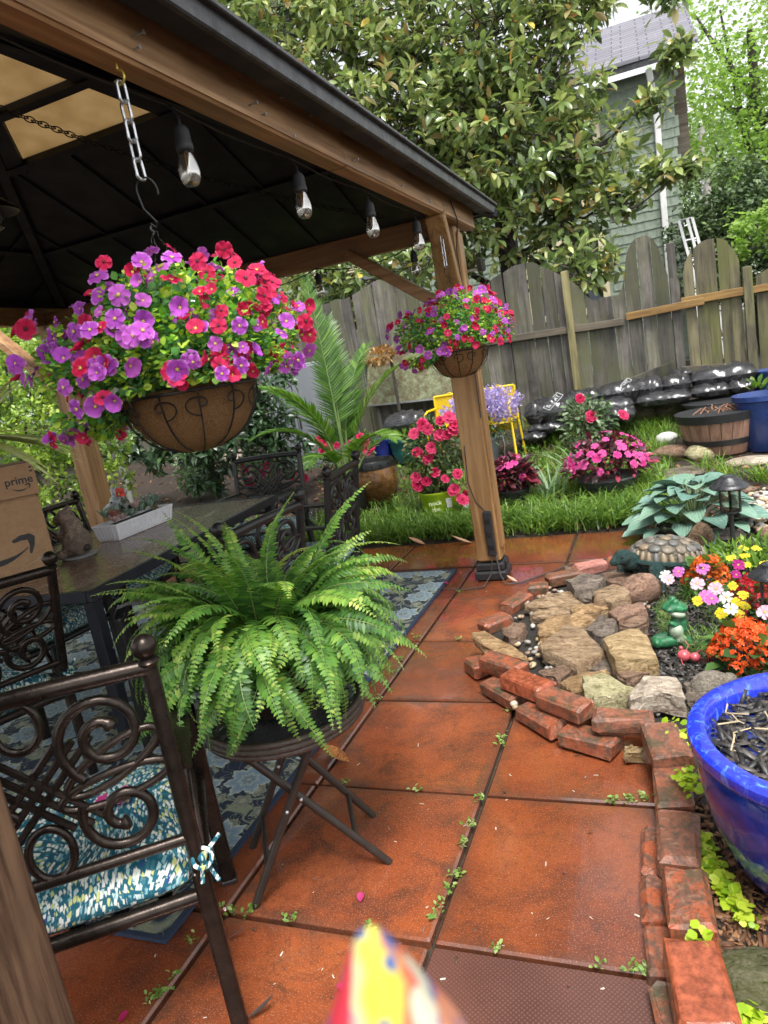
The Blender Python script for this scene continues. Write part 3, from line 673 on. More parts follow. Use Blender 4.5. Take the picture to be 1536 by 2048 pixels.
def crown_tree(name, label, lobes, leafmat, size, dens, trunk, tl=None, group=None, aspect=.55, cat='tree', seg=2, flat=.5, droop=.2, trunk_r=.2, twig=True):
    base = Vector(trunk); root = thing(name, label, cat, base, group=group); P, D, TI = [], [], []
    for c, r in lobes:
        n = int(dens*r**2.2)+30; d = unit(n); rr = r*(.35+.65*RNG.random(n)**.5); clump = np.floor(RNG.random(n)*max(6, n/22)).astype(int)
        cd = unit(clump.max()+1); cr = r*(.4+.6*RNG.random(clump.max()+1)**.5)
        pts = np.array(c)+cd[clump]*cr[clump][:, None]*np.array([1, 1, .8])+RNG.normal(size=(n, 3))*r*.10
        P.append(pts); D.append(d*np.array([1, 1, flat])+np.array([0, 0, -droop])); cv = RNG.random(clump.max()+1)
        TI.append(np.clip(cv[clump]*.55+RNG.random(n)*.45, 0, 1))
    P = np.concatenate(P); D = np.concatenate(D); TI = np.concatenate(TI); N_ = len(P)
    tv, tf = leaf_tpl(aspect, seg, .25, .15, .0, .05)
    R = frames(D, np.tile([0, -.3, 1.0], (N_, 1))+RNG.normal(size=(N_, 3))*.5, RNG.uniform(.65, 1.25, N_)*size)
    link('crown', scatter_mesh(name+'_leaves', tv, tf, R, P-np.array(base), leafmat, TI, True), root, kind='stuff')
    if trunk_r:
        tb = MB(); top = lobes[0][0]; 
        tb.tube([base-Vector((0, 0, .2)), lerp(base, Vector(top), .4)+Vector((U(-.1, .1), 0, 0)), Vector(top)], [trunk_r, trunk_r*.7, trunk_r*.3], 9); tb.obj('trunk', M['bark'], root, smooth=True)
        if twig:
            lb = MB()
            for c, r in lobes:
                s = lerp(base, Vector(top), U(.45, .85)); c = Vector(c); lb.tube([s, lerp(s, c, .5)+Vector((0, 0, -r*.12)), c], [trunk_r*.4, trunk_r*.25, trunk_r*.08], 6)
            lb.obj('limbs', M['bark'], root, smooth=True)
    return root
M['springleaf'] = m_leaf('spring_leaf', [(0, (.15, .27, .05)), (.5, (.27, .42, .09)), (1, (.42, .56, .17))], rough=.5, trans=.5)
M['darkleaf'] = m_leaf('dark_far_leaf', [(0, (.035, .06, .026)), (.6, (.085, .14, .05)), (1, (.18, .26, .085))], rough=.5, trans=.2)
M['midleaf'] = m_leaf('mid_far_leaf', [(0, (.05, .11, .03)), (.6, (.11, .21, .05)), (1, (.22, .33, .09))], rough=.5, trans=.35)
M['midleaf_haze'] = m_leaf('haze_paled_leaf', [(0, (.14, .22, .09)), (.6, (.24, .35, .14)), (1, (.36, .46, .22))], rough=.6, trans=.4)  # leaf greens lightened so the colour itself stands in for distance haze
def L(lst): return [(gy(u, v, y), r) for u, v, y, r in lst]
crown_tree('maple_tree', 'tall pale spring-green tree at the right edge above the gate', L([(1500, 60, 20, 2.2), (1440, 20, 21, 1.6), (1540, 200, 20, 2.2), (1470, 250, 21, 1.5), (1420, 190, 22, .9), (1560, 330, 19, 1.6), (1430, 290, 22, 1.2), (1520, 420, 19, .9), (1600, 100, 20, 2.4), (1390, 30, 21, .7)]), M['springleaf'], .12, 360, gy(1545, 600, 21)*1.0 - Vector((0, 0, 3)), aspect=.8, trunk_r=.28)
crown_tree('ash_tree', 'light green tree behind the utility pole beside the house corner', L([(1390, 330, 36, 2.6), (1375, 420, 35, 2.2), (1410, 480, 34, 2.0), (1380, 250, 37, 1.5), (1450, 320, 38, 2.6), (1500, 300, 38, 3)]), M['midleaf_haze'], .20, 260, (2.5, 36, .4), aspect=.7, trunk_r=.3)
crown_tree('holly_bush', 'dense dark evergreen bush behind the arched gate', L([(1450, 400, 13, .75), (1500, 450, 13, .85), (1430, 470, 13, .7), (1540, 520, 12.5, .8), (1470, 540, 12.5, .7), (1400, 500, 14, .5), (1560, 430, 13, .9)]), M['darkleaf'], .085, 3800, (1.6, 13, .5), aspect=.6, cat='bush', trunk_r=.08)
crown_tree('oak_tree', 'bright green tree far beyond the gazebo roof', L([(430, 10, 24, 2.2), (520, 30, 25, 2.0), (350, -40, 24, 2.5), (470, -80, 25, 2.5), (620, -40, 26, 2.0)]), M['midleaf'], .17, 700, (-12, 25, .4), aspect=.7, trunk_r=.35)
crown_tree('maple_sapling', 'low pale green branch hanging right of the dark bush', L([(1505, 440, 11.5, .45), (1540, 470, 11.5, .5), (1475, 505, 11.6, .2)]), M['springleaf'], .09, 900, (2.6, 11.5, .5), aspect=.8, cat='shrub', trunk_r=.05)
# a far wood closes the view at the sides and behind
def wood_row(name, label, pts, mat, size, n, r):
    P, D, TI = [], [], []
    for x, y, h in pts:
        d = unit(n); c = np.array([x, y, h*.55]); k = np.floor(RNG.random(n)*40).astype(int); cd = unit(40); cr = .5+.5*RNG.random(40)
        P.append(c+cd[k]*cr[k][:, None]*np.array([r, r, h*.5])+RNG.normal(size=(n, 3))*r*.13); D.append(d*np.array([1, 1, .5])); TI.append(np.clip(RNG.random(40)[k]*.6+RNG.random(n)*.4, 0, 1))
    P = np.concatenate(P); D = np.concatenate(D); TI = np.concatenate(TI); tv, tf = leaf_tpl(.7, 2, .2, .1, 0, .05)
    me = scatter_mesh(name, tv, tf, frames(D, None, RNG.uniform(.7, 1.3, len(P))*size), P, mat, TI, True)
    return tag(link(name, me), label, 'woodland', kind='stuff')
M['midleaf'] = M['midleaf_haze']
wood_row('far_wood', 'woodland with haze-paled green leaves far behind the house and trees', [(x, 55+4*math.sin(x), 8+2*math.sin(x*1.7)) for x in (-52, -46, -40, -34, -28, -22, 9, 15, 21, 27, 33)]+[(-16, 12+4*k, 7+k) for k in range(6)]+[(-13, 9.5, 4.5), (-14, 5, 4)], M['midleaf'], .42, 1600, 4.2)

# hedge behind the gazebo on the left, and the darker shrub beside it
M['hedgeleaf'] = m_leaf('hedge_leaf', [(0, (.08, .15, .03)), (.45, (.19, .31, .05)), (.8, (.38, .50, .08)), (1, (.55, .62, .16))], rough=.3, trans=.4, spec=.6)
M['laurelleaf'] = m_leaf('laurel_leaf', [(0, (.014, .034, .016)), (.6, (.04, .085, .034)), (1, (.10, .17, .065))], rough=.28, trans=.12, spec=.6)
crown_tree('privet_hedge', 'bright yellow-green leafy hedge behind the left gazebo post', L([(20, 780, 5.8, .5), (90, 850, 5.7, .5), (60, 950, 5.6, .5), (190, 880, 5.8, .38), (210, 960, 5.8, .32), (110, 700, 5.9, .45), (0, 680, 6, .5), (-60, 850, 5.6, .6), (215, 830, 6.0, .3), (130, 1000, 5.6, .4), (70, 690, 6, .3)]), M['hedgeleaf'], .058, 6800, (-6.6, 5.8, .1), aspect=.6, cat='hedge', trunk_r=.05, flat=.9)
crown_tree('laurel_shrub', 'dark green laurel shrub between the hanging basket and grey shed', L([(380, 830, 6.3, .42), (460, 860, 6.3, .42), (530, 800, 6.5, .36), (420, 900, 6.2, .32), (350, 900, 6.3, .25), (520, 870, 6.4, .3), (470, 780, 6.6, .4), (330, 840, 6.4, .3), (300, 900, 6.8, .35), (580, 900, 6.6, .28), (420, 950, 6.3, .25)]), M['laurelleaf'], .125, 4200, gt(450, 985), aspect=.34, cat='shrub', trunk_r=.04, flat=.9)

# ---------------------------------------------------------------- grasses
M['grass'] = m_leaf('liriope_blade', [(0, (.045, .10, .022)), (.5, (.13, .25, .04)), (1, (.34, .46, .10))], rough=.35, trans=.35)
M['lawn'] = m_leaf('lawn_blade', [(0, (.08, .16, .025)), (.5, (.15, .28, .04)), (1, (.32, .44, .09))], rough=.45, trans=.4)
def blade_tpl(w_=.02, seg=4, bend=.55):
    vs = []; fs = []
    for i in range(seg+1):
        t = i/seg; ww = w_*.5*(1-t**2.2)+.0004; a = bend*t*t
        vs += [(-ww, t*math.cos(a*.8), -t*math.sin(a)*.75), (ww, t*math.cos(a*.8), -t*math.sin(a)*.75)]
    for i in range(seg): fs.append((2*i, 2*i+1, 2*i+3, 2*i+2))
    return vs, fs
def grass(name, label, pts, hmin, hmax, mat, per=14, wd=.045, spread=.7, z0=None):
    P, D, TI = [], [], []
    for (x, y, s) in pts:
        k = max(3, int(per*s)); a = RNG.random(k)*6.283; lean = RNG.random(k)*spread+.08
        P.append(np.stack([x+RNG.normal(size=k)*.03, y+RNG.normal(size=k)*.03, np.full(k, (T(x, y) if z0 is None else z0)-.01)], 1))
        D.append(np.stack([np.cos(a)*lean, np.sin(a)*lean, np.ones(k)], 1)*(RNG.uniform(hmin, hmax, k)*(.7+.3*s))[:, None]); TI.append(np.clip(RNG.random()*.5+RNG.random(k)*.5, 0, 1))
    P = np.concatenate(P); D = np.concatenate(D); TI = np.concatenate(TI); ln = np.linalg.norm(D, axis=1)
    tv, tf = blade_tpl(wd); up = -D*np.array([1, 1, 0])+np.array([0, 0, .01]); up = np.stack([-D[:, 0], -D[:, 1], (D[:, 0]**2+D[:, 1]**2)/np.maximum(D[:, 2], .01)], 1)
    me = scatter_mesh(name, tv, tf, frames(D, up, ln), P, mat, TI, True)
    return tag(link(name, me), label, 'grass', kind='stuff')
pts = []
for i in range(620):
    x = U(-3.9, .05); y = 5.13+abs(rnd.gauss(0, .16)) if rnd.random() < .75 else U(5.1, 5.75); pts.append((x, y, U(.6, 1.1)))
grass('monkey_grass', 'strip of arching dark green monkey grass edging the patio', pts, .12, .25, M['grass'], 14, .036, 1.2)
pts = []
for i in range(560):
    u, v = U(1050, 1345), U(838, 1005); p = gt(u, v)
    if p.y > 5.4 and rnd.random() < .9: pts.append((p.x, p.y, U(.5, 1.0)))
for i in range(230):
    p = gt(U(780, 1010), U(925, 1050)); pts.append((p.x, p.y, U(.4, .9)))
for i in range(90):
    p = gt(U(1330, 1536), U(820, 880)); pts.append((p.x, p.y, U(.4, .8)))
grass('tall_lawn', 'patch of bright green tall grass round the flower pots', pts, .08, .20, M['lawn'], 16, .04, .7)
for (u, v, s, lab) in [(1425, 945, 1.0, 'pale green grass tuft between the flat stones and barrel'), (1520, 960, 1.1, 'pale green grass tuft at the right edge above the pebbles'), (1455, 955, .7, 'small pale grass tuft beside the largest hosta leaf')]:
    p = gt(u, v); o = grass('grass_tuft', lab, [(p.x+rnd.gauss(0, .05), p.y+rnd.gauss(0, .05), s) for _ in range(8)], .12, .22, M['lawn'], 8, .05, .9); o['kind'] = 'thing'; o['category'] = 'grass tuft'
# pale strap-leaved plants beside the begonias
for (u, v, lab) in [(1105, 1000, 'pale arching daffodil leaves left of the large begonia pot'), (1165, 960, 'grey-green strap leaves behind the large begonia pot')]:
    p = gt(u, v); o = grass('daffodil_leaves', lab, [(p.x+rnd.gauss(0, .04), p.y+rnd.gauss(0, .04), 1) for _ in range(3)], .25, .42, m_leaf('daffodil_leaf', [(0, (.12, .2, .1)), (1, (.3, .42, .22))]), 9, .05, .7); o['kind'] = 'thing'; o['category'] = 'plant'
# broad-leaved weeds in the grass and litter on the soil
def litter(name, label, pts, mat, size, aspect, flat=.25, zoff=.012, curl=.3, seg=2):
    P = np.array([(x, y, z+zoff) for x, y, z in pts]); n = len(P); D = unit(n)*np.array([1, 1, flat]); tv, tf = leaf_tpl(aspect, seg, .3, curl, 0, .05)
    me = scatter_mesh(name, tv, tf, frames(D, np.tile([0, 0, 1.], (n, 1))+RNG.normal(size=(n, 3))*.3, RNG.uniform(.5, 1.3, n)*size), P, mat, RNG.random(n), True)
    return tag(link(name, me), label, kind='stuff')
M['deadleaf'] = m_leaf('dead_leaf', [(0, (.06, .03, .018)), (.5, (.17, .075, .035)), (1, (.32, .17, .08))], rough=.6, trans=.1)
pts = []
for i in range(4200):
    u, v = (U(640, 1536), U(830, 1060)) if i % 2 else (U(180, 1000), U(880, 1080)); p = gt(u, v)
    if 5.1 < p.y < 8.3: pts.append(tuple(p))
litter('leaf_litter', 'brown fallen leaves and bark on the garden soil', pts, M['deadleaf'], .06, .5)
M['weedleaf'] = m_leaf('weed_leaf', [(0, (.06, .14, .02)), (.5, (.14, .27, .04)), (1, (.32, .45, .08))], trans=.35)
pts = []
for i in range(900):
    p = gt(U(640, 1330), U(900, 1075)); 
    if 5.1 < p.y < 7.6: pts.append((p.x, p.y, p.z+U(0, .10)))
litter('ground_weeds', 'low broad-leaved weeds among the grass', pts, M['weedleaf'], .055, .75, .7, .02, .15)

# ---------------------------------------------------------------- plants in pots: shared builders
def pot(parent, prof, mat, c, n=28, name='pot', smooth=True, rib=None):
    mb = MB(); mb.lathe(prof, n, 0, None, tuple(c), rib); return mb.obj(name, mat, parent, smooth=smooth)
def soil_disc(parent, c, r, z, mat=None, name='soil'):
    mb = MB(); n = 20; vs = [(c[0], c[1], z+.012)]; 
    for rr in (.5, 1.0):
        for k in range(n): a = 6.2832*k/n; vs.append((c[0]+r*rr*math.cos(a), c[1]+r*rr*math.sin(a), z+(.008 if rr < 1 else 0)+U(-.004, .004)))
    fs = [(0, 1+k, 1+(k+1) % n) for k in range(n)]+[(1+k, 1+n+k, 1+n+(k+1) % n, 1+(k+1) % n) for k in range(n)]
    return mb.add(vs, fs).obj(name, mat or M['mulchbed'], parent, smooth=True)
def m_petal(name, throat, mid, edge_, alt=None, rough=.65, trans=.3):
    m, t, b = new_mat(name); N = NB(t); v = N.coord('Object'); s_ = N('ShaderNodeSeparateXYZ', {0: v}); rr = N.math('SQRT', N.math('ADD', N.math('MULTIPLY', s_.outputs[0], s_.outputs[0]), N.math('MULTIPLY', s_.outputs[1], s_.outputs[1])))
    vein = N.noise(N('ShaderNodeCombineXYZ', {0: N.math('MULTIPLY', N.math('ARCTAN2', s_.outputs[1], s_.outputs[0]), 9.0), 1: rr, 2: 0.0}).outputs[0], 1.6, 3)
    c = N.ramp(N.math('ADD', rr, N.math('MULTIPLY', N.math('SUBTRACT', vein, .5), .5)), [(.08, throat), (.30, mid), (.75, mid), (1.0, edge_)])
    r = N.objrand(); c = N.mix(N.ramp(r, [(.3, 0.0), (1.0, .6)]), c, alt or edge_)
    N.set(b, col=c, rough=rough, spec=.25); tr = N('ShaderNodeBsdfTranslucent', {0: c}); ms = N('ShaderNodeMixShader', {0: trans, 1: b.outputs[0], 2: tr.outputs[0]}); t.links.new(ms.outputs[0], [n for n in t.nodes if n.type == 'OUTPUT_MATERIAL'][0].inputs[0]); return m
def petal_tpl(wd):
    tv, tf = [], []; rows = [(0, .14), (.3, .55), (.62, .95), (.86, .98), (1.0, .62)]
    for i, (t_, w_) in enumerate(rows):
        for s in (-1, -.5, 0, .5, 1):
            yy = t_-(.05 if (i == 4 and s == 0) else 0)-(.07*abs(s) if i == 4 else 0); tv.append((s*w_*wd*.5, yy, .09*math.cos(s*6.28+1.0)*t_*t_+.12*abs(s)*t_-.24*t_**3+U(-.03, .03)*t_))
    for i in range(4):
        for j in range(4): a = i*5+j; tf.append((a, a+1, a+6, a+5))
    return tv, tf
def flower_mesh(name, petals, mat, wd=.75, cup=.35, layers=1, centre=None, seg=3, notch=0):
    """a flower of unit radius facing +Z"""
    mb = MB(); tv, tf = petal_tpl(wd)
    for l in range(layers):
        k = petals-l if petals-l > 3 else petals; s = 1-.3*l
        for i in range(k):
            a = 6.2832*(i+.5*l)/k+U(-.12, .12); cu = cup+.35*l+U(-.1, .1)
            m_ = Matrix.Rotation(a, 4, 'Z') @ Matrix.Rotation(cu, 4, 'X') @ Matrix.Rotation(U(-.15, .15), 4, 'Y') @ Matrix.Scale(s*U(.9, 1.08), 4)
            mb.add(tv, tf, 0, m_)
    ms = [mat]
    if centre:
        ms.append(centre); mb.ball((0, 0, .06), .15, 5, 1, sc_=(1, 1, .7))
        for i in range(6): a = i*1.047+.3; mb.tube([(0, 0, .05), (.22*math.cos(a), .22*math.sin(a), .2)], .02, 4, 1)
    return mb.mesh(name, ms, True)
def rotz_to(d, spin=0.0, s=1.0, p=(0, 0, 0)):
    q = Vector(d).to_track_quat('Z', 'Y').to_matrix().to_4x4() @ Matrix.Rotation(spin, 4, 'Z') @ Matrix.Scale(s, 4); q.translation = Vector(p); return q
def put_flowers(root, me_list, pts, size, name='flower'):
    for p, d, s in pts:
        o = link(name, rnd.choice(me_list), root); o.matrix_local = rotz_to(d, U(0, 6.28), size*s, Vector(p)-root.location)
def leaf_cloud(name, root, P, D, mat, size, aspect, seg=3, curl=.2, fold=.3, tint=None, ups=None, peak=.5, part='leaves', kind='stuff'):
    P = np.asarray(P, float); n = len(P); tv, tf = leaf_tpl(aspect, seg, fold, curl, .0, .06, peak)
    R = frames(D, (np.tile([0, 0, 1.], (n, 1))+RNG.normal(size=(n, 3))*.4) if ups is None else ups, RNG.uniform(.65, 1.3, n)*size)
    me = scatter_mesh(name, tv, tf, R, P-np.array(root.location), mat, RNG.random(n) if tint is None else tint, True)
    return link(part, me, root, kind=kind)
# ---------------------------------------------------------------- patio furniture
def cushion_mat():
    m, t, b = new_mat('confetti_cushion'); N = NB(t); v = N.coord('Object')
    sw = N('ShaderNodeTexNoise', {'Vector': v, 'Scale': 3.0, 'Detail': 1.0}).outputs[1]
    vd = N('ShaderNodeVectorMath', {0: v, 1: N('ShaderNodeVectorMath', {0: sw, 3: .25}, operation='SCALE').outputs[0]}, operation='ADD').outputs[0]
    mp = N('ShaderNodeMapping', {0: vd}); mp.inputs[3].default_value = (1, .48, .8); mp.inputs[2].default_value = (0, 0, .5)
    vo = N('ShaderNodeTexVoronoi', {'Vector': mp.outputs[0], 'Scale': 125.0}, distance='CHEBYCHEV'); vo.inputs['Randomness'].default_value = .8
    r = N('ShaderNodeSeparateColor', {0: vo.outputs['Color']}).outputs[0]
    c = N.ramp(r, [(0, (.04, .16, .2)), (.14, (.20, .40, .44)), (.28, (.72, .74, .66)), (.58, (.55, .58, .22)), (.70, (.40, .56, .55)), (.84, (.03, .07, .2)), (.88, (.74, .76, .70))], 'CONSTANT')
    c = N.mix(N.ramp(vo.outputs['Distance'], [(.36, 0.0), (.46, 1.0)]), c, (.012, .105, .15))
    N.set(b, col=c, rough=.75, spec=.25, nrm=N.bump(N.noise(v, 300, 2), .25, .002)); return m
M['cushion'] = cushion_mat()
def spiral(cx, cz, r0, r1, a0, a1, n=30):
    out = []
    for i in range(n+1):
        t = i/n; a = a0+(a1-a0)*t; r = r0+(r1-r0)*t**.85; out.append((cx+r*math.cos(a), cz+r*math.sin(a)))
    return out
def ell(cx, cz, a, b, th, n=28): return [(cx+a*math.cos(q)*math.cos(th)-b*math.sin(q)*math.sin(th), cz+a*math.cos(q)*math.sin(th)+b*math.sin(q)*math.cos(th)) for q in [6.2832*i/n for i in range(n)]]
CW = .265
def make_chair(label, loc, rz, mat=None, rec=.08):
    mat = mat or M['bronze']
    r = thing('patio_chair', label, 'chair', loc, rz, 'scroll-back patio chairs round the table')
    def yb(z): return -.255-rec*max(0, (z-.42))/.5           # recline of the back
    for s in (-1, 1):
        mb = MB(); mb.bar((s*(CW+.004), -.268, 0), (s*CW, -.252, .43), .036, .036, upv=(1, 0, 0), ch=.006); mb.obj('rear_leg', mat, r, world=False)
        mb = MB(); mb.tube([(s*CW, yb(z)-.0, z) for z in (.41, .55, .7, .8, .905)], .0175, 12); mb.obj('back_post', mat, r, world=False, smooth=True)
        fin = MB(); fin.ball((s*CW, yb(.93), .932), .027, 12); fin.lathe([(.02, -.012), (.025, -.004), (.018, .004)], 14, 0, None, (s*CW, yb(.905), .905)); fin.obj('finial', mat, r, world=False, smooth=True)
        mb = MB(); mb.bar((s*(CW+.012), .275, 0), (s*(CW+.012), .255, .60), .042, .042, upv=(1, 0, 0), ch=.007); mb.obj('front_leg', mat, r, world=False)
        mb = MB(); mb.box((s*(CW+.012), .275, .008), (.047, .047, .016), ch=.004); mb.obj('foot_cap', M['plastic'], r, world=False)
        # broad curved arm strap
        path = [(yb(.66)+.01, .655), (-.12, .662), (.05, .668), (.17, .664), (.235, .645), (.268, .605), (.262, .565), (.235, .55)]
        am = MB(); vs = []; fs = []
        for i, (y, z) in enumerate(path):
            j, k = max(i-1, 0), min(i+1, len(path)-1); ty, tz = path[k][0]-path[j][0], path[k][1]-path[j][1]; l = math.hypot(ty, tz); ny, nz = -tz/l*.011, ty/l*.011
            for (o, e) in ((-.026, -1), (-.02, 1), (.02, 1), (.026, -1)): vs.append((s*(CW+.008)+o, y+ny*e*.5, z+nz*e*.5))
        for i in range(len(path)-1):
            for k in range(4): l = (k+1) % 4; fs.append((4*i+k, 4*i+l, 4*i+4+l, 4*i+4+k))
        fs += [(3, 2, 1, 0), tuple(len(vs)-4+k for k in range(4))]
        am.add(vs, fs).obj('armrest', mat, r, world=False, smooth=True)
        mb = MB(); mb.tube([(s*(CW+.004), -.16, .42), (s*(CW+.006), -.10, .5), (s*(CW+.006), -.02, .54), (s*(CW+.006), .03, .60), (s*(CW+.006), .01, .655)], .011, 8); mb.obj('arm_scroll', mat, r, world=False, smooth=True)
    tr = MB()
    arch = lambda x: .905+.0*x
    tr.tube([(x, yb(.9)-.006*(1-(x/CW)**2), .889+.008*(1-(x/CW)**2)) for x in np.linspace(-CW, CW, 13)], .019, 12); tr.obj('top_rail', mat, r, world=False, smooth=True)
    lr = MB(); lr.tube([(x, yb(.5), .505) for x in (-CW, 0, CW)], .0125, 10); lr.obj('back_rail', mat, r, world=False, smooth=True)
    P3 = lambda q: (q[0], yb(q[1]), q[1])
    for s in (-1, 1):
        for cx, cz, r0, r1, a0, a1 in ((.150, .775, .098, .022, math.radians(235), math.radians(-330)), (.152, .602, .085, .02, math.radians(150), math.radians(640))):
            sc_ = MB(); pts = [P3((s*x, z)) for x, z in spiral(cx, cz, r0, r1, a0, a1, 34)]; sc_.tube(pts, [.0112]*(len(pts)-3)+[.014, .017, .014], 8); sc_.obj('scroll', mat, r, world=False, smooth=True)
        for cx, cz, a, b_, th in ((.155, .715, .105, .034, .42), (.15, .665, .11, .030, .12)):
            e_ = MB(); e_.tube([P3((s*x, z)) for x, z in ell(cx, cz, a, b_, th)], .009, 8, closed=True); e_.obj('scroll', mat, r, world=False, smooth=True)
    la = MB()
    for k in (-1, 0, 1):
        for s in (-1, 1): la.tube([P3((s*(-.09)+k*.034, .60-.0)), P3((k*.034, .69)), P3((s*.09+k*.034, .78))], .008, 7)
    la.obj('lattice', mat, r, world=False, smooth=True)
    for cz, b_ in ((.562, .055), (.835, .05)):
        lo = MB(); lo.tube([P3(q) for q in ell(0, cz, .042, b_, 0)], .009, 8, closed=True); lo.obj('scroll', mat, r, world=False, smooth=True)
    sf = MB()
    for a, b_ in (((-CW, -.25), (CW, -.25)), ((-CW, .26), (CW, .26)), ((-CW, -.25), (-CW, .26)), ((CW, -.25), (CW, .26))): sf.tube([(a[0], a[1], .365), (b_[0], b_[1], .365)], .0165, 10)
    for k in range(-2, 3): sf.bar((k*.09, -.25, .37), (k*.09, .26, .37), .03, .006)
    sf.obj('seat_frame', mat, r, world=False, smooth=True)
    # box cushion with rounded, slightly sagging edges
    cu = MB(); nx, ny = 16, 16; W_, D_ = .25, .263
    for top in (1, 0):
        for j in range(ny+1):
            for i in range(nx+1):
                x, y = -1+2*i/nx, -1+2*j/ny; e = (1-abs(x)**7)*(1-abs(y)**7); kx = x*W_*(1-.06*abs(y)**6); ky = y*D_*(1-.06*abs(x)**6)
                tuft = .008*(math.exp(-((x-.4)**2+(y-.4)**2)*9)+math.exp(-((x+.4)**2+(y-.4)**2)*9)+math.exp(-((x-.4)**2+(y+.4)**2)*9)+math.exp(-((x+.4)**2+(y+.4)**2)*9))
                cu.v.append((kx, ky+.005, .366+(.05+.056*e**.4+.014*(1-x*x)*(1-y*y)-tuft if top else .035*(1-e**.4))))
    o2 = (nx+1)*(ny+1)
    for j in range(ny):
        for i in range(nx):
            a = j*(nx+1)+i; q = (a, a+1, a+nx+2, a+nx+1); cu.f.append(q); cu.f.append(tuple(o2+k for k in reversed(q))); cu.m += [0, 0]
    rim = [i for i in range(nx+1)]+[(j+1)*(nx+1)-1 for j in range(1, ny+1)]+[ny*(nx+1)+i for i in range(nx-1, -1, -1)]+[j*(nx+1) for j in range(ny-1, 0, -1)]
    for a, b_ in zip(rim, rim[1:]+rim[:1]): cu.f.append((b_, a, o2+a, o2+b_)); cu.m.append(0)
    cush = cu.obj('cushion', M['cushion'], r, world=False, smooth=True)
    for s in (-1, 1):
        ti = MB(); c0 = Vector((s*(CW+.012), yb(.46)-.012, .46))
        for k, (dx, dy, dz) in enumerate([(.03, -.015, -.10), (.055, .02, .05), (-.012, -.02, -.085)]):
            dx *= s; ti.bar(c0, c0+Vector((dx*.8, dy, dz*.55)), .008, .003, upv=(0, 1, .2))
        ti.tube([c0+Vector((.02*math.cos(q), .012*math.sin(q)-.004, .016*math.sin(q))) for q in [6.28*i/10 for i in range(10)]], .005, 6, closed=True)
        ti.ball(tuple(c0), .011, 6); ti.obj('tie', M['cushion'], cush, world=False)
    return r
th = math.atan2(.53, .848)          # chair faces (-.62, .79)
fd = Vector((-.53, .848, 0)); sdv = Vector((.848, .53, 0))
rear_r = Vector((-.998, 1.05, 0))
make_chair('bronze scroll-back chair with confetti cushion nearest the camera', (-1.358, 1.09, 0), .645, None, -.02)
make_chair('bronze scroll-back chair in front of the big cardboard box', (-2.59, 1.786, 0), 1.15, None, .2)
make_chair('bronze chair behind the stone rabbit at the far left of the table', (-3.13, 3.2, 0), -math.pi/2+.1, M['bronze'])
make_chair('black scroll-back chair at the far head of the table', (-2.66, 4.12, 0), math.pi+.05, M['blackmetal'])
make_chair('chair seen side-on behind the fern, left of the potted palm', (-1.93, 3.36, 0), math.pi/2+.12, M['blackmetal'])
make_chair('chair tucked under the table behind the fern with cushion showing', (-1.80, 2.36, 0), math.pi/2-.1, M['blackmetal'])
make_chair('chair under the table on the left with shaded cushion showing', (-3.05, 2.50, 0), -math.pi/2-.1, M['blackmetal'])

# dining table
def stonewood():
    m, t, b = new_mat('brown_table_top'); N = NB(t); v = N.coord('Object', (1, .25, 1), (0, 0, .6))
    n = N.noise(v, 9, 8, .7, 1.2); n2 = N.noise(N.coord('Object'), 60, 4)
    c = N.ramp(n, [(.3, (.05, .032, .022)), (.45, (.13, .08, .052)), (.58, (.2, .135, .09)), (.68, (.36, .28, .2))])
    N.set(b, col=c, rough=N.ramp(n2, [(.3, .16), (.7, .32)]), spec=.45, nrm=N.bump(n2, .06, .002)); return m
M['tabletop'] = stonewood()
M['navyblack'] = m_plain('blue_black_metal', (.017, .02, .029), .42, .3, .2, 20)
TL, TW, TZ = 1.78, 1.04, .722
trz = math.radians(4); cr = Vector((-2.165, 2.075, 0)); ax = Vector((-math.sin(trz), math.cos(trz), 0)); bx = Vector((math.cos(trz), math.sin(trz), 0))
table = thing('dining_table', 'long patio dining table with brown stone-look top and black frame', 'table', cr+ax*(TL/2)-bx*(TW/2), trz)
mb = MB()
for i, j, w_, h_ in ((-.25, -.3, 0, 0), (0, 0, 0, 0)): pass
for k in range(3):
    t_ = MB(); t_.box((0, -TL/2+.03+(TL-.06)*(k+.5)/3, TZ-.008), (TW-.05, (TL-.06)/3-.004, .012), ch=.002); t_.obj('top_panel', M['tabletop'], table, world=False)
MB().box((0, 0, TZ-.022), (TW-.04, TL-.04, .012)).obj('under_tray', M['navyblack'], table, world=False)
for s in (-1, 1):
    MB().box((s*(TW/2-.012), 0, TZ-.022), (.026, TL, .048), ch=.004).obj('apron', M['navyblack'], table, world=False)
    MB().box((0, s*(TL/2-.012), TZ-.0225), (TW-.052, .026, .047), ch=.004).obj('apron', M['navyblack'], table, world=False)
    for q in (-1, 1):
        MB().box((s*(TW/2-.045), q*(TL/2-.05), (TZ-.046)/2), (.055, .055, TZ-.046), ch=.006).obj('leg', M['navyblack'], table, world=False)
    MB().box((0, s*(TL/2-.05), .33), (TW-.15, .03, .05), ch=.004).obj('stretcher', M['navyblack'], table, world=False)

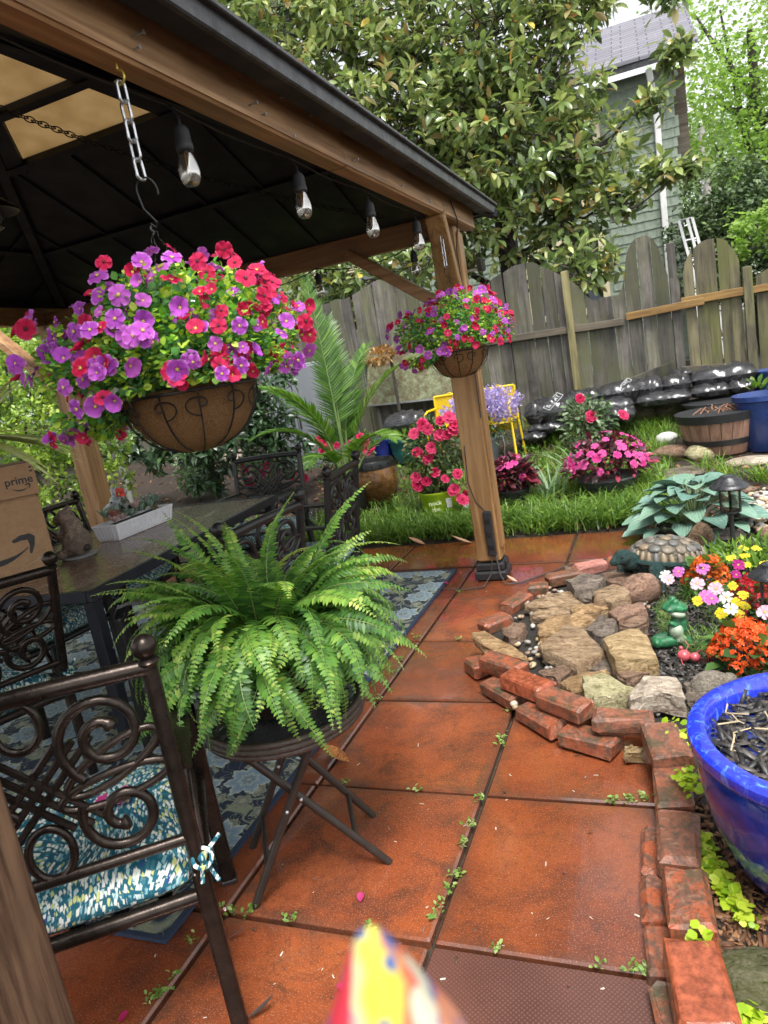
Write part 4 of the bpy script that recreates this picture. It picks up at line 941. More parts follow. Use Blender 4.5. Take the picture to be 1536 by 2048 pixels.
# cardboard boxes
m, t, b = new_mat('corrugated_cardboard'); N = NB(t); v = N.coord('Object'); n = N.noise(v, 40, 4); n2 = N.noise(v, 260, 2)
c = N.mix(N.ramp(n2, [(.45, 0.0), (.7, .35)]), N.ramp(n, [(.3, (.30, .18, .095)), (.7, (.36, .225, .125))]), (.22, .13, .07)); N.set(b, col=c, rough=.8, spec=.2, nrm=N.bump(N.noise(N.coord('Object', (1, 1, .02)), 200, 1), .1, .001)); M['card'] = m
M['ink'] = m_plain('black_ink', (.02, .02, .02), .6, 0, .2, 20); M['inkgrey'] = m_plain('grey_edge_ink', (.42, .38, .33), .7, 0, .1, 20)
def text_mesh(s, size, mat, th_=.0006):
    cu = bpy.data.curves.new('lettering', 'FONT'); cu.body = s; cu.size = size; cu.extrude = th_; cu.align_x = 'CENTER'; cu.align_y = 'CENTER'; cu.resolution_u = 3; cu.offset = size*.018
    o = bpy.data.objects.new('lettering_tmp', cu); col.objects.link(o); dg = bpy.context.evaluated_depsgraph_get()
    me = bpy.data.meshes.new_from_object(o.evaluated_get(dg)); bpy.data.objects.remove(o); me.materials.clear(); me.materials.append(mat); return me
def smile(mb, s, mi=0, M_=None):
    """curved arrow mark, s = width, centred; local XY"""
    up, lo = [], []
    for i in range(21):
        t = i/20; x = -.5+t*.92; y0 = -.16*(1-(2*t-1)**2); w_ = .045*math.sin(math.pi*min(1, t*1.02+.05))+.012
        up.append((x*s, (y0+w_)*s)); lo.append((x*s, (y0-w_*.6)*s))
    mb.poly(up[::-1]+lo, .0006, mi, M_)
    hd = [(.20, .13), (.33, .19), (.47, .19), (.53, .13), (.50, .0), (.43, -.13), (.405, -.11), (.43, .02), (.42, .10), (.33, .105), (.22, .09)]
    mb.poly([(x*s+.02*s, y*s+.02*s) for x, y in hd][::-1], .0006, mi, M_)
fx = Vector((.67, .74, 0)).normalized(); fn = Vector((fx.y, -fx.x, 0))      # face direction and its outward normal
br = gz(117, 1138, TZ); 
def carton(label, corner, w_, d_, h_):
    rz = math.atan2(fx.y, fx.x); c = corner-fx*(w_/2)-fn*(d_/2); r = thing('cardboard_box', label, 'box', c, rz)
    MB().box((0, 0, h_/2), (w_, d_, h_), ch=.003).obj('carton', M['card'], r, world=False)
    MB().box((0, -d_/2+.02, h_+.0012), (w_*.98, .004, .002)).obj('flap_seam', M['ink'], r, world=False)
    return r
def hz_at(p, u, v):                       # height at which the view ray (u,v) passes the vertical line over p
    d = ray(u, v); t_ = (p.x*d.x+p.y*d.y)/(d.x*d.x+d.y*d.y); return CAM_H+d.z*t_
h1 = hz_at(br, 75, 992)-TZ
b1 = carton('large plain cardboard box with a curved arrow printed on its side', Vector((br.x, br.y, TZ)), .42, .32, h1)
def on_face(root, me, name, x, z, d_, mat=None):
    o = link(name, me, root); o.matrix_local = Matrix.Translation((x, -d_/2-.0004, z)) @ Matrix.Rotation(math.pi/2, 4, 'X'); return o
k_ = MB(); smile(k_, .30); on_face(b1, k_.mesh('arrow', M['ink']), 'printed_arrow', .42/2-.225, .135, .32)
mb = MB(); mb.add([(.03, -.1606, .03), (.15, -.1606, .075), (.152, -.1606, .075), (.21, -.1606, .03), (.208, -.1606, .03), (.150, -.1606, .073)], [(0, 1, 2, 5), (5, 2, 3, 4)]); mb.obj('flap_edge', M['inkgrey'], b1, world=False)
top = Vector((br.x, br.y, TZ+h1+.012)); top = top+fx*.012+fn*.008
h2 = hz_at(top, 78, 920)-top.z
b2 = carton('smaller cardboard box with prime lettering on top of the large box', top, .40, .30, h2)
on_face(b2, text_mesh('prime', .05, M['ink']), 'lettering', .2-.075, h2*.50, .30)
k_ = MB(); smile(k_, .075); on_face(b2, k_.mesh('arrow', M['ink']), 'printed_arrow', .2-.072, h2*.27, .30)
mb = MB(); mb.box((.185, -.1506, h2-.022), (.012, .001, .008)); mb.box((.185, -.1506, h2-.04), (.012, .001, .008)); mb.obj('printed_bars', M['ink'], b2, world=False)
MB().box((.0, .0, -.006), (.36, .26, .012)).obj('underside_flap', M['card'], b2, world=False)

# ---------------------------------------------------------------- sculpted figures: unions of ellipsoids
def blob(name, parts, mat, parent=None, voxel=.008, smooth=6, world=True, **tags):
    mb = MB()
    for (c, r, rot) in parts:
        m_ = Matrix.Translation(Vector(c)) @ Euler(rot).to_matrix().to_4x4() @ Matrix.Diagonal((r[0], r[1], r[2], 1)); mb.ball((0, 0, 0), 1.0, 12, 0, m_)
    o = mb.obj(name, mat, parent, smooth=True, world=world, **tags)
    rm = o.modifiers.new('remesh', 'REMESH'); rm.mode = 'VOXEL'; rm.voxel_size = voxel; rm.use_smooth_shade = True
    sm = o.modifiers.new('smooth', 'SMOOTH'); sm.iterations = smooth; sm.factor = .5
    return o
def m_stone(name, a, b_, scale=18, rough=.75, bump=.5, dark=None):
    m, t, b = new_mat(name); N = NB(t); v = N.coord('Object'); r = N.objrand()
    off = N('ShaderNodeVectorMath', {0: v, 1: N('ShaderNodeCombineXYZ', {0: N.math('MULTIPLY', r, 9.0), 1: N.math('MULTIPLY', r, 5.0), 2: 0.0}).outputs[0]}, operation='ADD').outputs[0]
    mp = N('ShaderNodeMapping', {0: off}); mp.inputs[3].default_value = (1, 2.6, 3.2); mp.inputs[2].default_value = (.25, .15, .5); st = mp.outputs[0]
    n = N.noise(st, scale*1.3, 9, .74, .9); n2 = N.noise(off, scale*7, 5, .72, .3); n3 = N.noise(off, scale*.5, 4, .6, 1.2)
    c = N.ramp(N.math('ADD', N.math('MULTIPLY', n, .62), N.math('MULTIPLY', n2, .38)), [(.38, dark or tuple(x*.25 for x in a)), (.455, a), (.53, b_), (.62, tuple(min(1, x*1.5) for x in b_))])
    c = N.mix(N.ramp(n3, [(.50, 0.0), (.62, .55)]), c, tuple(x*.55 for x in a))
    N.set(b, col=c, spec=.4, rough=N.ramp(n2, [(.35, rough*.6), (.65, rough)]), nrm=N.bump(N.math('ADD', n, N.math('MULTIPLY', n2, .7)), min(1.0, bump*1.4), .03)); return m
M['rabbit'] = m_stone('taupe_resin', (.17, .125, .095), (.27, .205, .16), 14, .6, .4)
p = gz(160, 1112, TZ); rb = thing('rabbit_statue', 'taupe stone rabbit seen from behind beside the large box', 'statue', p)
hv = Vector((.93, .37, 0)); lv = Vector((-.9, .43, 0))
def lp(a, b, z): return (p.x+RGT.x*a-.0*b, p.y+RGT.y*a+b, p.z+z)
blob('body', [(lp(.005, 0, .075), (.072, .075, .078), (0, 0, 0)), (lp(-.012, .01, .145), (.052, .055, .062), (0, .2, 0)), (lp(-.03, .01, .205), (.046, .048, .044), (0, 0, 0)), (lp(-.07, .01, .196), (.03, .028, .026), (0, 0, 0)), (lp(-.06, -.02, .12), (.035, .018, .018), (0, -.4, 0)), (lp(-.045, -.045, .03), (.03, .045, .025), (0, 0, 0)), (lp(-.015, .012, .232), (.016, .018, .036), (0, .7, 0)), (lp(-.03, .03, .238), (.014, .016, .034), (0, .5, 0))], M['rabbit'], rb, .008, 4)
MB().ball(lp(.068, -.03, .045), .021, 8, sc_=(1, 1, .9)).obj('tail', m_plain('dark_tail', (.03, .02, .016), .7), rb, smooth=True)
MB().lathe([(.085, 0), (.088, .006), (.08, .01)], 20, 0, None, (p.x, p.y, p.z)).obj('base', m_plain('grey_base', (.25, .25, .25), .6), rb)

# white ribbed planter with succulents
pa, pb_, pc = gz(240, 1082, TZ), gz(350, 1037, TZ), gz(202, 1079, TZ)
lax = (pb_-pa); lax.z = 0; Lp = lax.length; lax.normalize(); wax = Vector((-lax.y, lax.x, 0)); Wp = .17
plc = (pa+pb_)/2+wax*Wp/2; pl = thing('succulent_planter', 'long white ribbed planter of succulents on the table', 'planter', plc, math.atan2(lax.y, lax.x))
M['ceramic'] = m_plain('white_ceramic', (.74, .75, .78), .25, 0, .05, 6, coat=.4)
mb = MB(); per = []; n1, n2 = 44, 14
def rect_ring(L_, W_, z, rib=0.0, inset=0.0):
    out = []
    for (nx, x0, y0, x1, y1, nxn, nyn) in ((n1, -L_/2, -W_/2, L_/2, -W_/2, 0, -1), (n2, L_/2, -W_/2, L_/2, W_/2, 1, 0), (n1, L_/2, W_/2, -L_/2, W_/2, 0, 1), (n2, -L_/2, W_/2, -L_/2, -W_/2, -1, 0)):
        for k in range(nx): 
            t_ = k/nx; r_ = rib*(1 if k % 2 else -1) if 1 < k < nx-1 else 0; out.append((x0+(x1-x0)*t_+nxn*r_, y0+(y1-y0)*t_+nyn*r_, z))
    return out
rings = [rect_ring(Lp-.03, Wp-.03, 0), rect_ring(Lp-.02, Wp-.02, .012, .002), rect_ring(Lp, Wp, .075, .002), rect_ring(Lp+.006, Wp+.006, .082), rect_ring(Lp+.006, Wp+.006, .092), rect_ring(Lp-.012, Wp-.012, .092), rect_ring(Lp-.02, Wp-.02, .07)]
k = len(rings[0]); mb.add([q for r_ in rings for q in r_], [(i*k+j, i*k+(j+1) % k, (i+1)*k+(j+1) % k, (i+1)*k+j) for i in range(len(rings)-1) for j in range(k)]+[tuple(reversed(range(k)))])
mb.obj('trough', M['ceramic'], pl, world=False)
MB().box((0, 0, .066), (Lp-.025, Wp-.025, .012)).obj('soil', M['mulchbed'], pl, world=False)
def rosette(mb, c, r, n, mi, up=.5, w_=.32):
    tv, tf = leaf_tpl(w_, 3, .5, -.25, .01, .1, .6)
    for i in range(n):
        a = i*2.4; t_ = i/n; el = up+(1.1-up)*(1-t_); s = r*(.55+.45*t_)
        mb.add(tv, tf, mi, Matrix.Translation(Vector(c)) @ Matrix.Rotation(a, 4, 'Z') @ Matrix.Rotation(el, 4, 'X') @ Matrix.Scale(s, 4))
sgreen = m_plain('sage_succulent', (.22, .32, .24), .5, 0, .3, 30); sred = m_plain('red_succulent', (.30, .12, .09), .5, 0, .35, 30); spale = m_plain('pale_pink_succulent', (.52, .36, .33), .5, 0, .25, 30); sgr2 = m_plain('green_succulent', (.16, .26, .09), .5, 0, .35, 30)
for i in range(27):
    x = -Lp/2+.04+(Lp-.08)*(i+.5)/27; y = (-.045, .04, -.005)[i % 3]+U(-.012, .012); r_ = U(.055, .085); s_ = MB(); rosette(s_, (x, y, .09+U(0, .035)), r_, rnd.choice((12, 16, 20)), 0, U(.25, .8), U(.28, .42)); s_.obj('succulent', rnd.choice((sgreen, sgreen, sred, sgr2, sgreen, spale)), pl, world=False, smooth=True)
s_ = MB(); tv, tf = blade_tpl(.12, 3, .2)
for i in range(14): s_.add(tv, tf, 0, Matrix.Translation((Lp/2-.05+U(-.01, .01), U(-.02, .02), .08)) @ Euler((U(.9, 1.9), U(-.3, .3), U(0, 6.28))).to_matrix().to_4x4() @ Matrix.Scale(U(.06, .10), 4))
s_.obj('succulent', m_leaf('straw_spikes', [(0, (.3, .25, .13)), (1, (.4, .33, .2))]), pl, world=False)
for i in range(8):
    s_ = MB(); x = U(-Lp/2+.04, Lp/2-.03); c_ = (x, U(-.03, .05), .135+U(0, .03)); rosette(s_, c_, .026, 8, 0, .5, .5); s_.obj('succulent_bloom', rnd.choice((m_plain('coral_bloom', (.6, .12, .07), .5), spale)), pl, world=False, smooth=True)
# spray bottle in the planter
sp = gz(262, 1035, TZ+.05); spb = thing('spray_bottle', 'clear spray bottle with red trigger among the succulents', 'bottle', (plc.x-lax.x*.045+wax.x*.0, plc.y-lax.y*.045+wax.y*.0, TZ+.10))
M['clear'] = m_glass('clear_plastic', (.92, .95, .95), .06)
q = spb.location; MB().lathe([(.03, 0), (.032, .01), (.03, .06), (.024, .085), (.014, .1), (.013, .115)], 16, 0, None, tuple(q)).obj('bottle', M['clear'], spb, smooth=True)
mb = MB(); mb.lathe([(.017, .112), (.017, .13), (.012, .132)], 14, 0, None, tuple(q)); mb.box((q.x-.012, q.y, q.z+.145), (.055, .02, .026), ch=.006); mb.box((q.x-.036, q.y, q.z+.125), (.01, .012, .03), ch=.003)
mb.obj('trigger', m_plain('red_plastic', (.62, .05, .02), .35, coat=.3), spb, smooth=False)
# silver elephant figure behind the planter
ep = plc+wax*.155+lax*.07; ep.z = TZ; el_ = thing('elephant_figure', 'small silver elephant figure with raised ears behind the planter', 'figurine', ep)
M['silver'] = m_plain('silver_grey_resin', (.36, .40, .42), .35, .2, .2, 25)
e = lambda a, b, z: (ep.x+RGT.x*a+FWD.x*b, ep.y+RGT.y*a+FWD.y*b, ep.z+z)
blob('body', [(e(.02, 0, .09), (.06, .06, .07), (0, 0, 0)), (e(0, -.01, .165), (.05, .045, .045), (0, 0, 0)), (e(-.05, -.015, .145), (.028, .02, .016), (0, .3, 0)), (e(-.08, -.015, .135), (.018, .013, .011), (0, 0, 0)), (e(0, -.02, .03), (.03, .03, .03), (0, 0, 0)), (e(.05, 0, .03), (.03, .03, .03), (0, 0, 0))], M['silver'], el_, .007, 3)
for a, z_ in ((-.01, .218), (.045, .212)):
    mb = MB(); mb.ball((0, 0, 0), 1, 10, 0, Matrix.Translation(e(a, 0, z_)) @ Euler((0, .35 if a > 0 else -.15, .4)).to_matrix().to_4x4() @ Matrix.Diagonal((.021, .011, .036, 1))); mb.obj('ear', M['silver'], el_, smooth=True)
MB().ball(e(-.022, -.052, .172), .006, 6).obj('eye', M['ink'], el_, smooth=True)
# ---------------------------------------------------------------- folding side table with the fern
sx, sy = -1.065, 1.59; st = thing('side_table', 'round dark wicker-edged folding side table under the fern', 'table', (sx, sy, 0)); SZ = .505; SR = .222
M['wicker'] = m_plain('brown_wicker', (.05, .033, .024), .4, 0, .45, 70, .6)
m, t, b = new_mat('dark_rippled_glass'); N = NB(t); v = N.coord('Object', (1, .3, 1)); n = N.noise(v, 45, 2, .5, .5); N.set(b, col=(.055, .058, .06), rough=.12, spec=.8, nrm=N.bump(n, .4, .004)); M['ripple'] = m
MB().lathe([(SR-.012, -.006), (SR-.012, .004)], 40, 0, None, (sx, sy, SZ)).obj('glass_top', M['ripple'], st)
for k, dz in enumerate((-.016, 0.0, .014)):
    mb = MB(); pts = [(sx+(SR+.004*(k == 1))*math.cos(a), sy+(SR+.004*(k == 1))*math.sin(a), SZ+dz-.004) for a in [6.2832*i/48 for i in range(48)]]; mb.tube(pts, .0095, 8, closed=True); mb.obj('rim', M['wicker'], st, smooth=True)
M['legbrown'] = m_plain('brown_tube', (.042, .033, .027), .4, .4, .2, 30)
ft = [Vector((-1.164, 1.393, 0)), Vector((-.841, 1.62, 0)), Vector((-1.308, 1.62, 0)), Vector((-.968, 1.817, 0))]
# frame one carries feet 0 and 2 (left), frame two feet 1 and 3 (right); legs cross in X pairs
tops = {0: Vector((-.935, 1.515, SZ-.025)), 2: Vector((-1.07, 1.70, SZ-.025)), 1: Vector((-1.165, 1.44, SZ-.025)), 3: Vector((-1.215, 1.63, SZ-.025))}
for i in range(4): MB().tube([ft[i], tops[i]], .0115, 10).obj('leg', M['legbrown'], st, smooth=True)
for a, b_ in ((0, 2), (1, 3)):
    q0, q1 = lerp(ft[a], tops[a], .22), lerp(ft[b_], tops[b_], .22); MB().tube([q0, q1], .008, 8).obj('stretcher', M['legbrown'], st, smooth=True)
    q0, q1 = lerp(ft[a], tops[a], .97), lerp(ft[b_], tops[b_], .97); MB().tube([q0, q1], .010, 8).obj('top_bar', M['legbrown'], st, smooth=True)
for i in range(4):
    for tt in (.56, .95): 
        q = lerp(ft[i], tops[i], tt); MB().ball(tuple(q+Vector((.004, -.011, .002))), .006, 6).obj('rivet', M['galv'], st, smooth=True)
fern = thing('boston_fern', 'large lush boston fern in a dark pot on the side table', 'fern', (sx, sy, SZ))
M['fernleaf'] = m_leaf('fern_pinna', [(0, (.022, .065, .016)), (.3, (.06, .16, .03)), (.6, (.13, .29, .045)), (.85, (.25, .42, .065)), (1, (.45, .54, .12))], rough=.4, trans=.35, spec=.45)
M['fernstem'] = m_plain('fern_rachis', (.16, .23, .06), .5)
pot(fern, [(.085, .012), (.09, .02), (.112, .21), (.118, .215), (.118, .235), (.108, .235), (.105, .21)], m_plain('dark_brown_pot', (.03, .018, .014), .3, 0, .3, 12, coat=.3), (sx, sy, SZ))
soil_disc(fern, (sx, sy), .105, SZ+.215)
def frond_mesh(L_, rise, droop, wmax, side, seed, tip=.0):
    rr = random.Random(seed); tone = rr.uniform(-.22, .24); wob = rr.uniform(.03, .16); ph = rr.uniform(0, 6.28); n = int(L_/.0105); path = []; x = y = 0.0; pos = Vector((0, 0, 0)); ang = rise; P_, D_, S_, TI_ = [], [], [], []; U_ = []
    for i in range(n+1):
        t_ = i/n; path.append(pos.copy()); a = rise-droop*t_**1.15+wob*math.sin(5*t_+ph); dv = Vector((side*.5*t_+.16*math.sin(4*t_+ph)*t_, math.cos(a), math.sin(a))).normalized(); nrm = Vector((0, -math.sin(a), math.cos(a)))
        if t_ > .1:
            ln = wmax*(min(1, (t_-.06)*4.5))*(1-max(0, (t_-.25)/.75)**1.5*.88); sd = dv.cross(nrm).normalized()
            for s in (-1, 1):
                d_ = sd*s+dv*(.30+.15*rr.random())+nrm*(-.18+.22*rr.random()); P_.append(pos); D_.append(d_); S_.append(ln*rr.uniform(.72, 1.12)*(0.35 if rr.random() < .03 else 1)); TI_.append(min(1, max(0, .26+.34*t_+tone+rr.gauss(0, .12)+tip*t_))); U_.append(nrm+dv*rr.uniform(-.15, .15))
        pos = pos+dv*(L_/n)
    tv, tf = leaf_tpl(.30, 3, .25, .16, .02, .16, .38); R = frames(np.array(D_), np.array(U_), np.array(S_)); 
    w_ = np.clip(.0118/np.array(S_)/.30, .8, 1.9); R[:, :, 0] *= w_[:, None]
    me = scatter_mesh('frond', tv, tf, R, np.array(P_), M['fernleaf'], TI_, True)
    st_ = MB(); st_.tube(path[::3]+[path[-1]], [.0022*(1-.7*i/(len(path[::3]))) for i in range(len(path[::3])+1)], 5); return me, st_
def grow(az, L_, rise, droop, wm, tp, roll, off, sd_):
    me, stm = frond_mesh(L_, rise, droop, wm, U(-.55, .55), sd_, tp); o = link('frond', me, fern)
    o.matrix_local = Matrix.Translation((off*math.sin(-az), off*math.cos(az), .215)) @ Matrix.Rotation(az, 4, 'Z') @ Matrix.Rotation(roll, 4, 'Y'); link('rachis', stm.mesh('rachis', M['fernstem']), o)
sd_ = 1
for i in range(16): grow(U(0, 6.28), U(.38, .50), U(1.3, 1.56), U(.8, 1.6), U(.036, .046), U(.1, .4), U(-.4, .4), U(.02, .09), sd_); sd_ += 1
for i in range(60): grow(U(0, 6.28), U(.34, .48), U(1.05, 1.5), U(1.2, 2.4), U(.040, .052), U(.0, .4), U(-.6, .6), U(.03, .09), sd_); sd_ += 1
for i in range(78): grow(i*6.283/78+U(-.15, .15), U(.32, .44), U(.75, 1.3), U(2.3, 3.2), U(.040, .054), U(-.1, .3), U(-.7, .7), U(.04, .09), sd_); sd_ += 1
for i in range(80): grow(i*6.283/80+U(-.15, .15), U(.31, .43), U(.3, .9), U(1.9, 2.7), U(.040, .054), U(-.15, .3), U(-.7, .7), U(.06, .11), sd_); sd_ += 1
for i in range(50): grow(i*6.283/50+U(-.2, .2), U(.26, .38), U(-.1, .4), U(1.2, 1.9), U(.038, .05), U(-.2, .15), U(-.6, .6), U(.08, .12), sd_); sd_ += 1
# variegated spiky plant entering from the left, in a pot on a stand
sc_ = gz(-190, 930, 1.0); sc_ = CAM+ray(-70, 872)*1.95
dr = thing('spiky_plant', 'variegated yellow-green spiky dracaena reaching in from the left edge', 'plant', (sc_.x, sc_.y, 0))
pot(dr, [(.10, .0), (.11, .01), (.135, .24), (.142, .25), (.142, .27), (.13, .27), (.125, .24)], M['plastic'], (sc_.x-.42, sc_.y-.2, 0)); soil_disc(dr, (sc_.x-.42, sc_.y-.2), .125, .24)
MB().tube([(sc_.x-.42, sc_.y-.2, .22), (sc_.x-.42, sc_.y-.2, .6), (sc_.x-.33, sc_.y-.15, .88), (sc_.x-.12, sc_.y-.05, sc_.z-.02), (sc_.x, sc_.y, sc_.z+.02)], .014, 8).obj('cane', M['bark'], dr, smooth=True)
M['dracaena'] = None
m, t, b = new_mat('variegated_leaf'); N = NB(t); at_ = N('ShaderNodeAttribute', attribute_name='tint').outputs['Fac']; v = N.coord('UV')
c = N.ramp(N.noise(N.coord('Object', (60, 2, 60)), 1.0, 3), [(.35, (.42, .54, .12)), (.5, (.72, .74, .34)), (.65, (.80, .77, .52))]); N.set(b, col=N.mix(at_, c, (.55, .68, .2)), rough=.35); M['dracaena'] = m
for i in range(34):
    d_ = Vector((U(-1, 1), U(-1, 1), U(-.1, 1.0))); 
    if i < 17: d_ = RGT*U(.8, 1.1)+UPV*U(-.42, .30)+FWD*U(-.25, .2)
    d_.normalize(); tv, tf = blade_tpl(.10, 6, U(.05, .3)); Lr = U(.24, .34); up_ = Vector((0, 0, 1))-d_*d_.z
    R = frames(np.array([d_]), np.array([up_]), Lr); me = scatter_mesh('blade', tv, tf, R, np.zeros((1, 3)), M['dracaena'], [U(0, .6)], True); o = link('leaf', me, dr); o.location = (d_.x*.02, d_.y*.02, (CAM+ray(-70, 872)*1.95).z)
# ---------------------------------------------------------------- chains, hanging baskets, string lights
def chain(label, top, zbot, ll, lw, wire, mat, hook=True):
    r = thing('chain', label, 'chain', top); n = max(2, int(round((top.z-.035-zbot)/(ll-2*wire)))); pit = (top.z-.035-zbot)/n
    me = MB().tube([(lw/2*math.copysign(min(1, abs(math.cos(a))*1.15), math.cos(a)), 0, (ll/2-lw/2)*math.copysign(1, math.sin(a))*(1 if abs(math.sin(a)) > .35 else abs(math.sin(a))/.35)+lw/2*math.sin(a)) for a in [6.2832*i/20+.001 for i in range(20)]], wire, 7, closed=True).mesh('link', mat, True)
    for i in range(n):
        o = link('link', me, r); o.location = (0, 0, -.035-pit*(i+.5)); o.rotation_euler = (U(-.06, .06), U(-.06, .06), math.atan2(top.y, top.x)+(math.pi/4 if i % 2 else -math.pi/4))
    if hook:
        h = MB(); h.tube([(top.x, top.y, top.z+.01), (top.x, top.y, top.z-.012)]+[(top.x+.013*math.sin(a), top.y, top.z-.026+.014*math.cos(a)) for a in np.linspace(0, 4.4, 9)], .0028, 8); h.obj('screw_hook', M['brass'], r, smooth=True)
    return r
M['coir'] = None
m, t, b = new_mat('coconut_fibre'); N = NB(t); v = N.coord('Object', (1, 1, 1.6)); n = N.noise(v, 95, 6, .8, 4.0); n2 = N.noise(N.coord('Object'), 240, 3, .7, 1.5)
N.set(b, col=N.ramp(n, [(.34, (.14, .065, .022)), (.48, (.36, .19, .075)), (.6, (.55, .34, .16)), (.7, (.66, .45, .24))]), rough=.9, spec=.2, nrm=N.bump(N.math('ADD', n, n2), 1.0, .012)); M['coir'] = m
M['crimson'] = m_petal('crimson_petal', (.08, .002, .01), (.52, .008, .06), (.70, .06, .19), (.60, .03, .12))
M['violet'] = m_petal('violet_petal', (.10, .01, .12), (.42, .07, .50), (.66, .28, .72), (.60, .14, .56))
M['stamen'] = m_plain('yellow_stamen', (.62, .47, .12), .6); M['stamen_dark'] = m_plain('dark_stamen', (.06, .01, .02), .6)
M['midgreen'] = m_leaf('fresh_green_leaf', [(0, (.05, .15, .06)), (.5, (.11, .30, .11)), (1, (.24, .48, .2))], rough=.55, trans=.35, spec=.25)
M['limeleaf'] = m_leaf('lime_leaf', [(0, (.08, .25, .07)), (.4, (.18, .45, .08)), (.65, (.38, .60, .06)), (1, (.64, .74, .15))], rough=.55, trans=.35, spec=.25)
M['deepleaf'] = m_leaf('deep_green_leaf', [(0, (.02, .055, .02)), (.6, (.045, .12, .03)), (1, (.12, .24, .05))], rough=.45, trans=.25)
fm_red = [flower_mesh('red_flower', n_, M['crimson'], w_, c, 1, s) for n_, w_, c, s in ((6, .9, .25, M['stamen_dark']), (5, 1.0, .55, M['stamen']), (6, .85, .05, M['stamen_dark']), (5, 1.05, .85, M['stamen']), (7, .8, .35, M['stamen']))]
fm_vio = [flower_mesh('violet_flower', n_, M['violet'], w_, c, 1, M['stamen']) for n_, w_, c in ((6, .85, .2), (5, 1.0, .5), (6, .8, .05), (6, .9, .8))]
def basket(label, hookpt, rim_z, R, H, nf, nl, trail, spread, hook_z, fsize, lsize, lab_chain, ll=.042, top_h=.30, big=True):
    cx, cy = hookpt.x, hookpt.y
    chain(lab_chain, hookpt, hook_z, ll, .021 if big else .017, .0034 if big else .0028, M['galv'])
    r = thing('hanging_basket', label, 'hanging basket', (cx, cy, rim_z-H))
    prof = [(.012, .0), (.05, .006), (.55*R, .16*H), (.76*R, .36*H), (.9*R, .6*H), (.98*R, .85*H), (1.0*R, 1.06*H), (.93*R, 1.07*H), (.9*R, .9*H)]
    mb = MB(); mb.lathe(prof, 40, 0, None, (cx, cy, rim_z-H), lambda k, i: U(-.012, .012)); mb.obj('coir_liner', M['coir'], r, smooth=True)
    fr_ = MB(); z0 = rim_z-H
    fr_.tube([(cx+R*1.02*math.cos(a), cy+R*1.02*math.sin(a), rim_z) for a in [6.2832*i/48 for i in range(48)]], .0028, 6, closed=True)
    fr_.tube([(cx+R*.3*math.cos(a), cy+R*.3*math.sin(a), z0+.055*H) for a in [6.2832*i/24 for i in range(24)]], .002, 5, closed=True)
    def surf(a, tz):                                  # point just outside the liner at height fraction tz
        rr = R*1.025*math.sin(math.acos(max(-1, min(1, 1-tz))))**.9 if tz > 0 else 0; return (cx+rr*math.cos(a), cy+rr*math.sin(a), z0+tz*H)
    for k in range(12): a = k*6.2832/12+.2; fr_.tube([surf(a, .03+.97*i/9) for i in range(10)], .002, 5)
    for k in range(12):
        a = k*6.2832/12+.2; s = 1 if k % 2 else -1
        sp_ = [(.20-.155*t_)*1.0 for t_ in [i/16 for i in range(17)]]
        fr_.tube([surf(a+s*(.0+.24*math.sin(q)*(1-i/26)), .78+.0-.30*math.cos(q)*(1-i/24)*.6) for i, q in enumerate(np.linspace(0, 6.6, 22))], .0017, 5)
    fr_.obj('wire_frame', M['blackmetal'], r, smooth=True)
    hk = MB(); e0 = Vector((cx, cy, hook_z)); s_ = .05 if big else .035; zc = hook_z-.055 if big else hook_z-.06
    hk.tube([e0+RGT*(s_*.45*math.cos(a)+.006)+Vector((0, 0, .003))-Vector((0, 0, s_*.55))+Vector((0, 0, s_*.55*math.sin(a)))for a in np.linspace(-.25, 3.14, 10)]+[e0+RGT*(-.010)+Vector((0, 0, -s_*1.2)), e0+RGT*.012+Vector((0, 0, -s_*1.75)), e0+RGT*.008+Vector((0, 0, -s_*1.95)), e0-RGT*.002+Vector((0, 0, -s_*1.8))], .0021, 6); hk.obj('s_hook', M['blackmetal'], r, smooth=True)
    hz = hook_z-s_*1.9
    for k in range(3):
        a = k*2.094+.9; q1 = Vector((cx+R*.98*math.cos(a), cy+R*.98*math.sin(a), rim_z)); q0 = Vector((cx, cy, hz)); cn_ = MB(); nn = int((q0-q1).length/.02)
        for i in range(nn):
            c0 = lerp(q0, q1, (i+.5)/nn); d_ = (q1-q0).normalized(); o1 = d_.orthogonal().normalized(); o1 = Matrix.Rotation(1.4*i, 3, d_) @ o1
            cn_.tube([c0-d_*.0125+o1*.001, c0-d_*.004+o1*.005, c0+d_*.004-o1*.003, c0+d_*.0125], .0011, 4)
        cn_.obj('hanger', M['blackmetal'], r)
    # foliage mound, longer on the trailing side
    def place(n, inner, outer, zlo, zhi):
        P, D = [], []
        while len(P) < n:
            d = RNG.normal(size=3); d /= np.linalg.norm(d)
            dv = Vector(d); tr_ = max(0, dv.dot(trail))
            if d[2] < (-.16 if tr_ < .55 else zlo): continue
            lump = .88+.08*math.sin(5.1*d[0]+3*d[2]+cx*9)+.07*math.sin(7.3*d[1]+4.2*d[2]+1.7)+.06*math.sin(13*d[0]*d[1]+2); k = (inner+(outer-inner)*RNG.random()**.45)*lump; ext = spread*(1+.14*tr_)
            fl_ = 1+.38*max(0, d[2])
            q = np.array([cx, cy, rim_z+.035])+np.array([d[0]*ext*fl_, d[1]*ext*fl_, (d[2]*top_h if d[2] > 0 else d[2]*.14-.05*tr_)])*k
            if q[2] < rim_z-.005 and math.hypot(q[0]-cx, q[1]-cy) < R*1.1: continue
            P.append(q); D.append(d)
        return np.array(P), np.array(D)
    P, D = place(nl, .35, 1.0, -.62, 1); dens = RNG.random(len(P)); pale = D[:, 0]*.2+RNG.random(len(P))
    D2 = D+RNG.normal(size=D.shape)*.7
